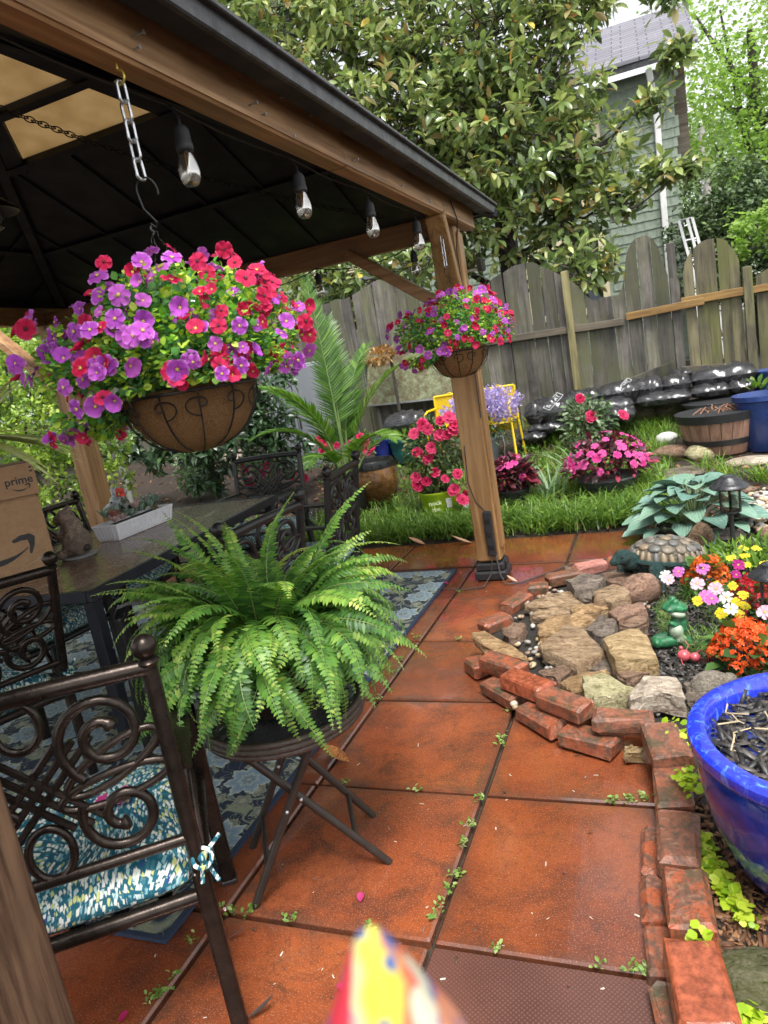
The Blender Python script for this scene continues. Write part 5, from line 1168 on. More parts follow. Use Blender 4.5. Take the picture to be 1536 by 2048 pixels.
    sel = RNG.random(len(P)) < .62
    leaf_cloud('basket_leaves', r, P[sel], D2[sel], M['limeleaf'], lsize, .92, 3, .15, .25, tint=np.clip(RNG.beta(1.4, 1.3, sel.sum()), 0, 1), part='leaves')
    leaf_cloud('basket_dark_leaves', r, P[~sel]-D[~sel]*.02, D2[~sel], M['midgreen'], lsize*1.1, .8, 3, .15, .25, part='leaves')
    tw = MB()
    for i in range(0, min(len(P), 110)): tw.tube([(cx+(P[i][0]-cx)*.3, cy+(P[i][1]-cy)*.3, rim_z+.01), lerp(Vector((cx, cy, rim_z+.06)), Vector(P[i]), .65), Vector(P[i])], .0013, 4, cap=False)
    tw.obj('stems', m_plain('green_stem', (.06, .13, .03), .6), r, kind='stuff')
    P, D = place(nf, .80, 1.14, -.5, 1); pts_r, pts_v = [], []
    for q, d in zip(P, D):
        fd_ = d*.8+np.array((-FWD.x, -FWD.y, -FWD.z))*.55+RNG.normal(size=3)*.5
        side = np.dot(d, np.array(RGT)); (pts_r if RNG.random() < .5+.08*side else pts_v).append((q, fd_, U(.65, 1.15)))
    put_flowers(r, fm_red, pts_r, fsize); put_flowers(r, fm_vio, pts_v, fsize)
    return r
hp1 = gz(232, 128, 2.083); hp1.z = 2.084
basket('hanging basket of crimson and violet flowers nearest the camera', hp1, 1.415, .148, .135, 330, 11500, -RGT, .25, 1.862, .0205, .0148, 'galvanised chain on a yellow hook holding the near flower basket', .042, .235)
hp2 = gx(878, 440, -.98); hp2.z = 2.084
basket('hanging basket of crimson and purple flowers by the gazebo post', hp2, 1.40, .155, .14, 250, 6000, -RGT, .285, 1.835, .0215, .0165, 'thin chain holding the far flower basket by the post', .036, .27, False)

def string_lights():
    r = thing('string_lights', 'string of clear teardrop bulbs on black cord along the gazebo beams', 'string lights', (-1.03, 2.4, 2.06))
    _m, _t, _b = new_mat('clear_bulb_glass'); _N = NB(_t); _g = _N('ShaderNodeBsdfGlossy', {0: (.95, .95, .93, 1), 1: .03}); _tr = _N('ShaderNodeBsdfTransparent', {0: (.93, .92, .9, 1)})
    _f = _N('ShaderNodeLayerWeight', {0: .35}).outputs['Facing']; _mx = _N('ShaderNodeMixShader', {0: _N.math('ADD', .2, _N.math('MULTIPLY', _f, .55)), 1: _tr.outputs[0], 2: _g.outputs[0]}); _t.links.new(_mx.outputs[0], [q for q in _t.nodes if q.type == 'OUTPUT_MATERIAL'][0].inputs[0]); M['bulb'] = _m; M['socket'] = m_plain('black_rubber', (.028, .03, .032), .55, 0, .2, 40)
    fil = m_plain('amber_filament', (.75, .48, .14), .4)
    cord = MB(); pts = []
    ys = [1.0+.632*i for i in range(-2, 5)]+[4.05]
    for a, b_ in zip(ys, ys[1:]):
        for s in range(6): t_ = s/6; pts.append((-1.052+.004*math.sin(a*9+s), a+(b_-a)*t_, 2.098-.008*4*t_*(1-t_)))
    pts.append((-1.05, 4.05, 2.05)); cord.tube(pts, .0032, 6)
    xs = [-1.25-.62*i for i in range(5)]; pts = [(-1.05, 4.05, 2.05)]
    for a, b_ in zip(xs, xs[1:]):
        for s in range(6): t_ = s/6; pts.append((a+(b_-a)*t_, 4.13, 2.03-.05*4*t_*(1-t_)))
    cord.tube(pts, .0032, 6); cord.obj('cord', M['socket'], r, smooth=True)
    sock = MB(); sock.lathe([(.0035, .075), (.004, .058), (.014, .05), (.0195, .04), (.02, .012), (.0215, .01), (.0215, -.004), (.018, -.006)], 18); ms = sock.mesh('socket', M['socket'], True)
    gl = MB(); gl.lathe([(.014, .0), (.0165, -.008), (.021, -.022), (.0255, -.042), (.027, -.055), (.0255, -.068), (.021, -.079), (.013, -.086), (.0001, -.0885)], 22); gl.lathe([(.0001, -.086), (.012, -.0835), (.0195, -.077), (.0238, -.067), (.0252, -.055), (.0238, -.042), (.0193, -.022), (.0148, -.008), (.0125, 0.0)], 22); mg = gl.mesh('bulb', M['bulb'], True)
    fm = MB(); fm.tube([(-.004, 0, -.005), (-.003, 0, -.045), (0, 0, -.055), (.003, 0, -.045), (.004, 0, -.005)], .0011, 5); mf = fm.mesh('filament', fil)
    for i, (x, y, z) in enumerate([(-1.03, ys[k], 1.992) for k in range(2, 7)]+[(-1.03, .99, 1.825)][:0]+[(xx, 4.13, 1.945) for xx in xs[:4]]):
        so_ = link('socket', ms, r); so_.location = Vector((x, y, z))-r.location; g_ = link('bulb', mg, so_); f_ = link('filament', mf, so_)
        dp = MB(); dp.tube([(x, y, z+.07), (x-.004, y, z+.085), (x-.02 if y < 4.1 else x, y, 2.095 if y < 4.1 else 2.03)], .0028, 6); dp.obj('drop_wire', M['socket'], r, smooth=True)
    return r
string_lights()
# one pendant lamp bulb at the left edge
pl_ = thing('pendant_lamp', 'shaded pendant lamp cut by the left photo edge', 'lamp', CAM+ray(-14, 425)*2.6)
q = pl_.location; MB().lathe([(.01, .06), (.03, .055), (.09, .01), (.092, .0), (.086, .0), (.028, .045)], 24, 0, None, tuple(q)).obj('shade', M['blackmetal'], pl_, smooth=True)
MB().lathe([(.014, .02), (.02, 0), (.03, -.03), (.026, -.055), (.0001, -.07)], 18, 0, None, tuple(q)).obj('bulb', M['bulb'] if 'bulb' in M else M['clear'], pl_, smooth=True)
MB().tube([(q.x, q.y, q.z+.05), (q.x, q.y, 2.9)], .003, 6).obj('cord', M['plastic'], pl_)
# dark decorative chain slung under the roof
ch = thing('chain', 'dark loose chain slung under the gazebo roof past the skylight', 'chain', (-2.2, 2.6, 2.4)); me = MB().tube([(.012*math.cos(a), 0, .022*math.sin(a)) for a in [6.2832*i/14 for i in range(14)]], .0028, 5, closed=True).mesh('link', M['blackmetal'], True)
A_, B_ = CAM+ray(-40, 200)*3.0, CAM+ray(760, 432)*3.9
for i in range(74):
    t_ = i/73; p = lerp(A_, B_, t_)-Vector((0, 0, .18*4*t_*(1-t_)*.35)); o = link('link', me, ch); d_ = (B_-A_).normalized(); o.matrix_local = Matrix.Translation(p-ch.location) @ d_.to_track_quat('Z', 'Y').to_matrix().to_4x4() @ Matrix.Rotation(1.57*(i % 2), 4, 'Z')
# cords, power strip and floodlight on the post
pw = thing('power_strip', 'black power strip and cords fixed to the gazebo post', 'power strip', (-.975, 4.08, .2))
fy = GY1-.0685
MB().box((GX1+.03, fy-.016, .30), (.05, .03, .28), ch=.006).obj('strip', M['plastic'], pw)
for z_ in (.22, .30, .38): MB().box((GX1+.03, fy-.033, z_), (.03, .008, .03), ch=.003).obj('outlet', M['blackmetal'], pw)
cd = MB(); cd.tube([gx(900, 400, -.935), gx(915, 440, -.935), (-.985, 4.085, 1.95), (-.983, 4.088, 1.7), (-.982, 4.088, 1.3), (-.984, 4.088, 1.0)], .004, 6)
cd.tube([(GX1-.05, fy-.006, .85), (GX1-.06, fy-.006, .62), (GX1-.03, fy-.008, .5), (GX1+.02, fy-.01, .44)], .0035, 6); cd.tube([(GX1+.03, fy-.02, .17), (GX1+.01, fy-.04, .05), (-1.08, 3.95, .008), (-1.2, 3.92, .008), (-1.36, 3.95, .012)], .004, 6)
cd.tube([(GX1+.05, fy-.02, .17), (GX1+.07, fy-.06, .05), (-.95, 3.98, .009), (-.86, 4.0, .009), (-.6, 4.3, .009), (-.3, 4.38, .012)], .0045, 6); cd.obj('cord', m_plain('grey_cord', (.05, .045, .04), .5), pw, smooth=True)
fl = thing('floodlight', 'small black floodlight behind the top of the gazebo post', 'lamp', (-.93, 4.27, 1.86)); q = fl.location
MB().box((q.x+.03, q.y, q.z), (.03, .09, .07), ch=.006).obj('housing', M['blackmetal'], fl); MB().box((q.x+.048, q.y, q.z), (.004, .08, .06)).obj('lens', M['clear'], fl); MB().tube([(q.x-.06, q.y, q.z-.02), (q.x+.02, q.y, q.z-.02)], .008, 6).obj('bracket', M['galv'], fl)

# ---------------------------------------------------------------- brick edging and rock bed
m, t, b = new_mat('wet_red_brick'); N = NB(t); v = N.coord('Object'); r_ = N.objrand()
off = N('ShaderNodeVectorMath', {0: v, 1: N('ShaderNodeCombineXYZ', {0: N.math('MULTIPLY', r_, 19.0), 1: N.math('MULTIPLY', r_, 7.0), 2: N.math('MULTIPLY', r_, 3.0)}).outputs[0]}, operation='ADD').outputs[0]
n = N.noise(off, 22, 8, .75, .6); n2 = N.noise(off, 70, 5, .7); n3 = N.noise(off, 13, 5, .65)
base = N.mix(r_, (.36, .085, .033), (.24, .095, .055))
c = N.mix(N.ramp(n, [(.46, 0.0), (.56, .9)]), base, (.10, .06, .042)); c = N.mix(N.ramp(n2, [(.52, 0.0), (.62, .65)]), c, (.40, .2, .13)); c = N.mix(N.ramp(N.noise(off, 140, 3, .7), [(.54, 0.0), (.62, .7)]), c, (.06, .03, .02)); c = N.mix(N.ramp(n3, [(.54, 0.0), (.62, .7)]), c, (.055, .06, .03))
N.set(b, col=c, rough=N.ramp(n, [(.3, .22), (.7, .6)]), nrm=N.bump(N.math('ADD', n, N.math('MULTIPLY', n2, .4)), .6, .008)); M['brick'] = m
M['brickpink'] = m_stone('pink_brick', (.38, .15, .12), (.46, .20, .16), 12, .5, .3); M['brickwet'] = m_plain('glossy_wet_brick', (.27, .07, .032), .15, 0, .5, 45, .5)
edge = thing('brick_edging', 'low edging of wet reddish bricks round the rock bed', 'edging', (-.4, 2.6, 0))
def brick(c0, c1, ztop, wd=.095, h=.062, mat=None, ext=1.0, tilt=0.0, label=None):
    a, b_ = gz(c0[0], c0[1], ztop), gz(c1[0], c1[1], ztop); mid = (a+b_)/2; d_ = b_-a; Lb = min(.215, max(.11, d_.length*ext)); bm = MB(); ch_ = .007
    nx = 5; bm.box((0, 0, 0), (Lb, wd*U(.95, 1.05), h), ch=U(.007, .013))
    bm.v = [(x+U(-.006, .005), y+U(-.005, .005), z+U(-.004, .004)) for x, y, z in bm.v]
    for q_ in rnd.sample(range(32), 3): bm.v[q_] = tuple(k_*U(.86, .97) for k_ in bm.v[q_])
    o = link('brick', bm.mesh('brick', mat or M['brick']), edge); o.location = Vector((mid.x, mid.y, ztop-h/2))-edge.location; o.rotation_euler = (U(-.03, .03), tilt+U(-.02, .02), math.atan2(d_.y, d_.x))
    if label: o['label'] = label
    return o
c4 = lambda x, y: (900+x/2.415, 1080+y/2.415); c6 = lambda x, y: (1150+x/3.738, 1500+y/3.738)
for a, b_, z, mt in [((470, 175), (630, 140), .10, None), ((600, 125), (750, 95), .085, M['brickpink']), ((755, 92), (850, 88), .075, None), ((380, 215), (465, 208), .085, None), ((260, 315), (365, 250), .085, None), ((150, 400), (285, 352), .085, None),
                    ((165, 545), (345, 605), .135, None), ((270, 625), (475, 705), .132, M['brickwet']), ((440, 712), (665, 800), .14, None), ((690, 832), (985, 842), .135, None), ((1000, 880), (1080, 1045), .135, None)]:
    brick(c4(*a), c4(*b_), z, mat=mt, wd=.105 if a[0] == 1000 else .095)
for a, b_, z in [((105, 560), (165, 600), .065), ((180, 655), (340, 755), .066), ((350, 775), (535, 890), .066), ((545, 895), (805, 965), .066)]: brick(c4(*a), c4(*b_), z)
for a, b_, z, w_ in [((700, 90), (740, 405), .095, .10), ((752, 425), (780, 850), .09, .105), ((815, 870), (880, 1335), .115, .105)]: brick(c6(*a), c6(*b_), z, w_, mat=None)
brick(c6(860, 1410), c6(1010, 2040), .12, .11, .07, M['brickwet'], 1.0, .10, 'glossy wet brick with a rounded broken corner')
for a, b_ in [((580, 560), (600, 900)), ((598, 920), (625, 1280)), ((630, 1300), (665, 1680)), ((680, 1740), (740, 2060))]: brick(c6(*a), c6(*b_), .035, .07, .05)
bed = bpy.data.objects.new('flower_bed', None); col.objects.link(bed); bed['kind'] = 'structure'
pts = [gz(*q, .03) for q in [(958, 1320), (1000, 1240), (1050, 1190), (1120, 1155), (1245, 1118)]]+[Vector((-.1, 4.98, .03)), Vector((3, 5.1, .03)), Vector((3, .3, .03)), Vector((.03, .3, .03))]+[gz(*q, .03) for q in [(1405, 2040), (1375, 1800), (1355, 1670), (1345, 1560), (1330, 1480), (1250, 1432), (1140, 1405), (1060, 1360)]]
mb = MB(); mb.add(pts, [tuple(reversed(range(len(pts))))]); mb.obj('mulch_bed', M['mulchbed'], bed)
# flat stones
stone_mats = {'tan': m_stone('tan_sandstone', (.30, .19, .105), (.48, .34, .21), 9, .42, .7, (.12, .075, .045)), 'orange': m_stone('orange_sandstone', (.36, .21, .095), (.54, .36, .19), 8, .42, .7, (.15, .085, .04)), 'grey': m_stone('grey_brown_stone', (.18, .145, .115), (.31, .25, .2), 10, .4, .7), 'brown': m_stone('brown_stone', (.20, .12, .08), (.34, .22, .15), 9, .4, .7), 'pale': m_stone('pale_stone', (.42, .33, .25), (.58, .49, .39), 10, .55, .6, (.18, .12, .085)), 'green': m_stone('pale_green_stone', (.40, .36, .18), (.56, .50, .30), 10, .5, .6, (.12, .12, .05)), 'pink': m_stone('rounded_pink_stone', (.22, .125, .085), (.35, .215, .15), 12, .42, .5), 'yellow': m_stone('yellow_sandstone', (.44, .29, .13), (.60, .44, .24), 8, .5, .7, (.17, .09, .04))}
rocks = thing('rock_bed', 'bed of loose tan sandstone slabs inside the brick edging', 'rocks', (-.45, 3.1, .03))
def slab_stone(poly, zt, th_, mat, parent=None, dome=.010, rag=.009, name='stone', cv=c4):
    P_ = [gz(*cv(*q), zt) for q in poly]; c = sum(P_, Vector())/len(P_); out = []
    for a, b_ in zip(P_, P_[1:]+P_[:1]):
        for t_ in (0, .35, .7): out.append(lerp(a, b_, t_)+Vector((U(-rag, rag), U(-rag, rag), 0)))
    n = len(out); rg = [(1.0, -th_), (1.03, -th_*.6), (1.02, -th_*.25), (1.0, -.006), (.965, 0), (.72, dome*.3), (.4, dome*.5)]; vs = []
    sl = (U(-.08, .08), U(-.08, .08))
    for k, z_ in rg:
        for q in out: d_ = q-c; vs.append((c.x+d_.x*k+U(-rag, rag)*.6, c.y+d_.y*k+U(-rag, rag)*.6, zt+z_+d_.x*sl[0]+d_.y*sl[1]+U(-rag, rag)*.5))
    vs.append((c.x, c.y, zt+dome)); fs = [tuple(range(n))]
    for i in range(len(rg)-1): fs += [(i*n+j, i*n+(j+1) % n, (i+1)*n+(j+1) % n, (i+1)*n+j) for j in range(n)]
    fs += [((len(rg)-1)*n+j, (len(rg)-1)*n+(j+1) % n, len(vs)-1) for j in range(n)]
    o = MB().add(vs, fs).obj(name, stone_mats[mat], parent, smooth=True); o.data.set_sharp_from_angle(angle=math.radians(24)); return o
for poly, z, th_, mt in [
    ([(370, 320), (470, 260), (570, 240), (640, 290), (560, 325), (450, 325)], .085, .05, 'tan'), ([(380, 362), (440, 325), (560, 330), (585, 355), (480, 372)], .075, .04, 'tan'),
    ([(425, 460), (430, 400), (480, 370), (640, 355), (690, 375), (650, 415), (520, 430)], .09, .05, 'orange'), ([(435, 490), (560, 415), (640, 420), (745, 530), (620, 600), (450, 530)], .12, .05, 'tan'),
    ([(655, 420), (740, 345), (805, 395), (800, 440), (730, 482)], .12, .07, 'grey'), ([(735, 485), (800, 440), (900, 415), (950, 450), (990, 555), (870, 587), (790, 570)], .15, .09, 'yellow'),
    ([(810, 400), (860, 360), (950, 360), (955, 395), (860, 425)], .11, .06, 'brown'), ([(760, 335), (850, 300), (930, 300), (945, 340), (810, 385)], .13, .07, 'pink'),
    ([(700, 240), (790, 210), (865, 225), (860, 270), (780, 300), (700, 280)], .12, .08, 'tan'), ([(590, 325), (720, 290), (800, 310), (690, 350), (590, 348)], .09, .05, 'orange'),
    ([(565, 190), (640, 160), (740, 170), (700, 230), (600, 240)], .12, .09, 'grey'), ([(600, 230), (690, 240), (690, 290), (620, 270)], .09, .04, 'grey'),
    ([(650, 605), (760, 545), (800, 580), (770, 640), (660, 625)], .075, .04, 'grey'), ([(780, 605), (960, 590), (970, 640), (860, 672), (790, 645)], .10, .06, 'brown'),
    ([(530, 685), (650, 630), (770, 630), (700, 690), (600, 732)], .085, .045, 'orange'), ([(635, 655), (770, 640), (885, 710), (700, 765), (640, 735)], .14, .08, 'green'),
    ([(860, 750), (930, 660), (1100, 660), (1130, 755), (1000, 742), (870, 775)], .13, .07, 'pale'), ([(430, 620), (590, 590), (590, 630), (520, 680), (440, 645)], .085, .05, 'brown'),
    ([(260, 430), (300, 390), (370, 400), (350, 450), (280, 480)], .085, .05, 'brown'), ([(115, 450), (160, 445), (370, 545), (352, 570), (150, 510)], .125, .05, 'orange'),
    ([(730, 150), (830, 130), (930, 180), (850, 222), (760, 200)], .07, .04, 'brown'), ([(840, 1000), (880, 985), (930, 1000), (920, 1030), (850, 1030)], .05, .04, 'yellow'), ([(560, 130), (700, 150), (600, 185), (540, 170)], .04, .03, 'brown'), ([(1140, 700), (1170, 690), (1230, 740), (1190, 790), (1150, 770)], .07, .05, 'grey')]:
    slab_stone(poly, z, th_, mt, rocks)
# rounded boulder
p = gz(*c4(925, 260), .07); mb = MB(); mb.ball((0, 0, 0), 1, 14, 0, Matrix.Translation((p.x, p.y, .09)) @ Euler((.1, -.15, .5)).to_matrix().to_4x4() @ Matrix.Diagonal((.105, .085, .085, 1))); mb.v = [(x+U(-.004, .004), y+U(-.004, .004), z+U(-.004, .004)) for x, y, z in mb.v]; mb.obj('stone', stone_mats['pink'], rocks, smooth=True)
# pebbles
def ico_pebble(seed):
    rr = random.Random(seed); mb = MB(); mb.ball((0, 0, 0), 1, 6); s = (rr.uniform(.8, 1.2), rr.uniform(.6, 1), rr.uniform(.45, .7)); mb.v = [(x*s[0]+rr.uniform(-.06, .06), y*s[1]+rr.uniform(-.06, .06), z*s[2]) for x, y, z in mb.v]; return mb
pm = []
for k, c in enumerate([(.46, .41, .32), (.45, .36, .21), (.38, .27, .15), (.52, .50, .45), (.30, .2, .14), (.28, .26, .24)]):
    mt = m_plain('pebble_%d' % k, c, .4, 0, .2, 60)
    for s in range(2): pm.append(ico_pebble(k*2+s).mesh('pebble', mt, True))
def pebbles(parent, n, reg, z, smin, smax):
    for i in range(n):
        u, v = reg(); q = gz(u, v, z); o = link('pebble', rnd.choice(pm), parent); o.location = Vector((q.x, q.y, z+U(0, .012)))-parent.location; s = U(smin, smax); o.scale = (s, s, s); o.rotation_euler = (U(-.3, .3), U(-.3, .3), U(0, 6.28))
def reg1():
    while True:
        x, y = U(300, 1140), U(235, 840)
        if y > 760 or x < 1000-.25*(y-235) and (x-300)*1.0 > (420-y)*.9-60 and y < 700+.18*(x-400): return c4(x, y)
pebbles(rocks, 280, reg1, .042, .010, .019)
grav = thing('gravel_path', 'tan pebble gravel at the right edge behind the solar lamp', 'gravel', gt(1510, 1010))
pebbles(grav, 250, lambda: (U(1475, 1560), U(945, 1062)), .05, .014, .03)
pebbles(rocks, 24, lambda: (U(1280, 1330), U(1052, 1068)), .04, .012, .02)
# mulch chips
def chips(name, label, n, fn, parent=None, mat=None, smin=.02, smax=.05):
    P = np.array([fn() for _ in range(n)]); tv = [(-.13, 0, -.05), (.13, 0, -.05), (.13, 1, -.05), (-.13, 1, -.05), (-.1, .05, .05), (.1, .05, .05), (.09, .95, .05), (-.09, .95, .05)]; tf = [(4, 5, 6, 7), (0, 1, 5, 4), (1, 2, 6, 5), (2, 3, 7, 6), (3, 0, 4, 7)]
    D = unit(n)*np.array([1, 1, .3]); me = scatter_mesh(name, tv, tf, frames(D, np.tile([0, 0, 1.], (n, 1))+RNG.normal(size=(n, 3))*.4, RNG.uniform(smin, smax, n)), P-(np.array(parent.location) if parent else 0), mat or M['chip'], RNG.random(n))
    o = link(name, me, parent, kind='stuff'); 
    if label: o['label'] = label
    return o
M['chip'] = m_leaf('dark_bark_chip', [(0, (.012, .011, .010)), (.6, (.03, .027, .024)), (1, (.085, .07, .06))], rough=.45, trans=0.0, spec=.5)
def bedpt():
    while True:
        u, v = U(1270, 1536), U(1120, 1420); q = gz(u, v, .04)
        if q.x > -.14-.0*q.y: return (q.x, q.y, .035+U(0, .012))
chips('mulch_chips', 'black bark mulch between the flowers and rocks', 3200, bedpt)
chips('soil_debris', 'dark bark and twigs on the soil below the blue pot', 900, lambda: (lambda q: (q.x, q.y, .034+U(0, .006)))(gz(U(1370, 1536), U(1600, 2048), .034)), None, M['deadleaf'], .012, .045)
# ---------------------------------------------------------------- big cobalt pot in the right foreground
BX, BY = .308, 1.70
m, t, b = new_mat('cobalt_glaze'); N = NB(t); v = N.coord('Object'); n = N.noise(v, 7, 5, .6, 1.0); n2 = N.noise(N.coord('Object', (1, 1, .3)), 30, 3)
c = N.ramp(n, [(.3, (.004, .010, .08)), (.6, (.006, .022, .22)), (.8, (.02, .07, .40))]); N.set(b, col=N.mix(N.ramp(n2, [(.6, 0.0), (.75, .4)]), c, (.06, .13, .42)), rough=.1, spec=.6, coat=.3, coatr=.05, nrm=N.bump(N.noise(N.coord('Object', (1, 1, .6)), 26, 3, .5, 2.0), .25, .006)); M['cobalt'] = m
m, t, b = new_mat('cobalt_rim'); N = NB(t); v = N.coord('Object'); n = N.noise(N.coord('Object', (1, 1, .4)), 40, 5, .7, 1.0); N.set(b, col=N.ramp(n, [(.35, (.012, .02, .38)), (.55, (.02, .045, .58)), (.68, (.10, .26, .66)), (.8, (.3, .5, .7))]), rough=.14, coat=.6, coatr=.05); M['cobaltrim'] = m
bp = thing('blue_pot', 'large glossy cobalt blue glazed pot full of black mulch', 'planter', (BX, BY, .03))
pot(bp, [(.19, 0), (.205, .01), (.25, .08), (.285, .18), (.302, .27), (.30, .335), (.29, .35)], M['cobalt'], (BX, BY, .03), 56)
pot(bp, [(.286, .345), (.312, .352), (.32, .368), (.318, .385), (.30, .394), (.278, .392), (.268, .375), (.262, .33)], M['cobaltrim'], (BX, BY, .03), 56, 'rim')
soil_disc(bp, (BX, BY), .268, .36)
def potpt():
    a = U(0, 6.28); r_ = .262*math.sqrt(rnd.random()); return (BX+r_*math.cos(a), BY+r_*math.sin(a), .372+U(0, .018))
chips('mulch_chips', None, 1700, potpt, bp, None, .018, .055)
tw = MB()
for k in range(9): a = U(0, 6.28); q = Vector((BX-.17+U(-.05, .08), BY+.02+U(-.1, .1), .385)); tw.tube([q, q+Vector((U(-.03, .03), U(-.04, .04), .012)), q+Vector((U(-.06, .06), U(-.07, .07), .018))], .002, 5)
tw.obj('dry_stems', m_plain('straw_stem', (.45, .36, .22), .7), bp)

# ---------------------------------------------------------------- statues in the bed
TP = gz(1330, 1150, .03); tur = thing('turtle_statue', 'large green turtle statue with pebbled shell on the wet rocks', 'statue', (TP.x, TP.y, .03))
M['turtlegreen'] = m_stone('dark_green_resin', (.014, .04, .038), (.035, .075, .068), 40, .3, .5, (.006, .014, .014)); M['shellbase'] = m_stone('shell_mortar', (.12, .105, .08), (.2, .18, .14), 30, .5, .5)
hd = Vector((-.86, -.51, 0)).normalized(); sd2 = Vector((.51, -.86, 0)).normalized()   # heading, and side towards the camera
def tp(f, s, z): return TP+hd*f+sd2*s+Vector((0, 0, z))
rotz = math.atan2(hd.y, hd.x)
blob('body', [(tp(0, 0, .085), (.19, .14, .06), (0, 0, rotz)), (tp(.19, .02, .125), (.07, .046, .05), (0, -.35, rotz)), (tp(.25, .03, .165), (.056, .042, .042), (0, .15, rotz)), (tp(.292, .033, .15), (.034, .03, .025), (0, .25, rotz)), (tp(.11, .125, .075), (.05, .05, .06), (0, .3, rotz)), (tp(.15, .17, .035), (.04, .045, .05), (0, 0, rotz)), (tp(.17, .19, .005), (.055, .045, .024), (0, 0, rotz)), (tp(.17, -.11, .05), (.045, .05, .065), (0, 0, rotz)), (tp(.2, -.12, .008), (.05, .045, .025), (0, 0, rotz)), (tp(-.12, .15, .035), (.06, .05, .04), (0, 0, rotz)), (tp(-.13, -.11, .035), (.06, .05, .04), (0, 0, rotz))], M['turtlegreen'], tur, .008, 3)
dome = MB(); dome.ball((0, 0, 0), 1, 18, 0, Matrix.Translation(tp(-.02, 0, .095)) @ Matrix.Rotation(rotz, 4, 'Z') @ Matrix.Rotation(-.16, 4, 'Y') @ Matrix.Diagonal((.205, .16, .115, 1))); dome.obj('shell', M['shellbase'], tur, smooth=True)
lip = MB(); lip.tube([tp(-.02+.215*math.cos(a), .168*math.sin(a), .098+.034*math.cos(a)) for a in [6.2832*i/36 for i in range(36)]], .016, 8, closed=True); lip.obj('shell_lip', M['turtlegreen'], tur, smooth=True)
shm = [m_plain('shell_pebble_%d' % k, c, .45, 0, .4, 40) for k, c in enumerate([(.16, .13, .095), (.125, .115, .10), (.2, .15, .095), (.09, .088, .08)])]
for ring, (el, cnt, sx_, sy_) in enumerate([(.22, 30, .0155, .040), (.68, 14, .035, .028), (1.03, 9, .034, .030), (1.38, 4, .032, .030)]):
    for i in range(cnt):
        a = 6.2832*(i+.5*(ring % 2))/cnt; ce, se = math.cos(el), math.sin(el); lp_ = Vector((.205*ce*math.cos(a), .16*ce*math.sin(a), .115*se)); n_ = Vector((lp_.x/.205**2, lp_.y/.16**2, lp_.z/.115**2)).normalized()
        mm = Matrix.Translation(tp(-.02, 0, .095)) @ Matrix.Rotation(rotz, 4, 'Z') @ Matrix.Rotation(-.16, 4, 'Y') @ Matrix.Translation(lp_) @ n_.to_track_quat('Z', 'Y').to_matrix().to_4x4()
        if ring == 0: tz = (mm.to_3x3().inverted() @ Vector((0, 0, 1))); mm = mm @ Matrix.Rotation(math.atan2(tz.y, tz.x)-math.pi/2, 4, 'Z')
        pb = MB(); pb.ball((0, 0, 0), 1, 7, 0, mm @ Matrix.Diagonal((sx_*U(.85, 1.1), sy_*U(.85, 1.1), .012, 1))); pb.obj('shell_pebble', rnd.choice(shm), tur, smooth=True)
for s in (.066, -.004): MB().ball(tuple(tp(.268, s, .178)), .007, 6).obj('eye', M['ink'], tur, smooth=True)
# frog kneeling with its arms folded
FP = gz(1352, 1293, .035); frog = thing('frog_statue', 'glazed green frog figure sitting on the black mulch', 'statue', (FP.x, FP.y, .03))
M['froggreen'] = m_stone('green_glaze', (.022, .12, .05), (.035, .19, .08), 12, .2, .15, (.02, .07, .035)); M['frogpale'] = m_plain('pale_green_glaze', (.33, .40, .30), .25, 0, .25, 30)
f_ = lambda a, d_, z: tuple(FP+RGT*a+Vector((FWD.x, FWD.y, 0))*d_+Vector((0, 0, z-.005)))
rc = math.atan2(RGT.y, RGT.x)
blob('body', [(f_(.015, 0, .09), (.04, .038, .058), (0, .2, rc)), (f_(.02, 0, .14), (.03, .03, .02), (0, 0, rc)), (f_(-.03, -.02, .035), (.065, .022, .024), (0, -.05, rc)), (f_(-.035, .03, .035), (.06, .022, .024), (0, -.05, rc)), (f_(-.09, -.02, .028), (.02, .03, .024), (0, 0, rc)), (f_(.03, .0, .03), (.04, .045, .03), (0, 0, rc)), (f_(-.01, -.03, .115), (.028, .013, .013), (0, .6, rc))], M['froggreen'], frog, .006, 4)
blob('belly', [(f_(.0, -.022, .085), (.03, .03, .035), (0, .2, rc)), (f_(.012, -.03, .05), (.026, .022, .02), (0, 0, rc)), (f_(.01, -.02, .160), (.036, .03, .016), (0, .3, rc))], M['frogpale'], frog, .006, 4)
blob('head', [(f_(.014, 0, .185), (.052, .045, .026), (0, .22, rc)), (f_(-.02, -.006, .178), (.03, .036, .012), (0, .2, rc)), (f_(.005, -.022, .212), (.016, .014, .015), (0, 0, rc)), (f_(.012, .022, .212), (.016, .014, .015), (0, 0, rc))], M['froggreen'], frog, .006, 3)
# pink wire ant
AP_ = gz(1375, 1310, .06); ant = thing('ant_ornament', 'pink metal ant ornament on wire legs beside the frog', 'ornament', (AP_.x, AP_.y, .03)); M['pinkpaint'] = m_plain('pink_paint', (.55, .10, .12), .3, 0, .25, 40, coat=.4)
a_ = lambda u, v, z: gz(u, v, z)
for (u, v, r_) in ((1368, 1311, .026), (1390, 1314, .020)): MB().ball(tuple(gz(u, v, .075)), r_, 12, sc_=(1, 1, .9)).obj('body_bead', M['pinkpaint'], ant, smooth=True)
MB().ball(tuple(gz(1362, 1296, .085)), .009, 8).obj('head_bead', M['pinkpaint'], ant, smooth=True)
for k in range(9):
    q = gz(1396+k*5, 1312+U(-3, 3), .075); wl = MB(); wl.tube([q, q+Vector((U(-.004, .004), U(-.006, .006), -.05-.0*k))], .0016, 5); wl.obj('leg', M['pinkpaint'], ant)
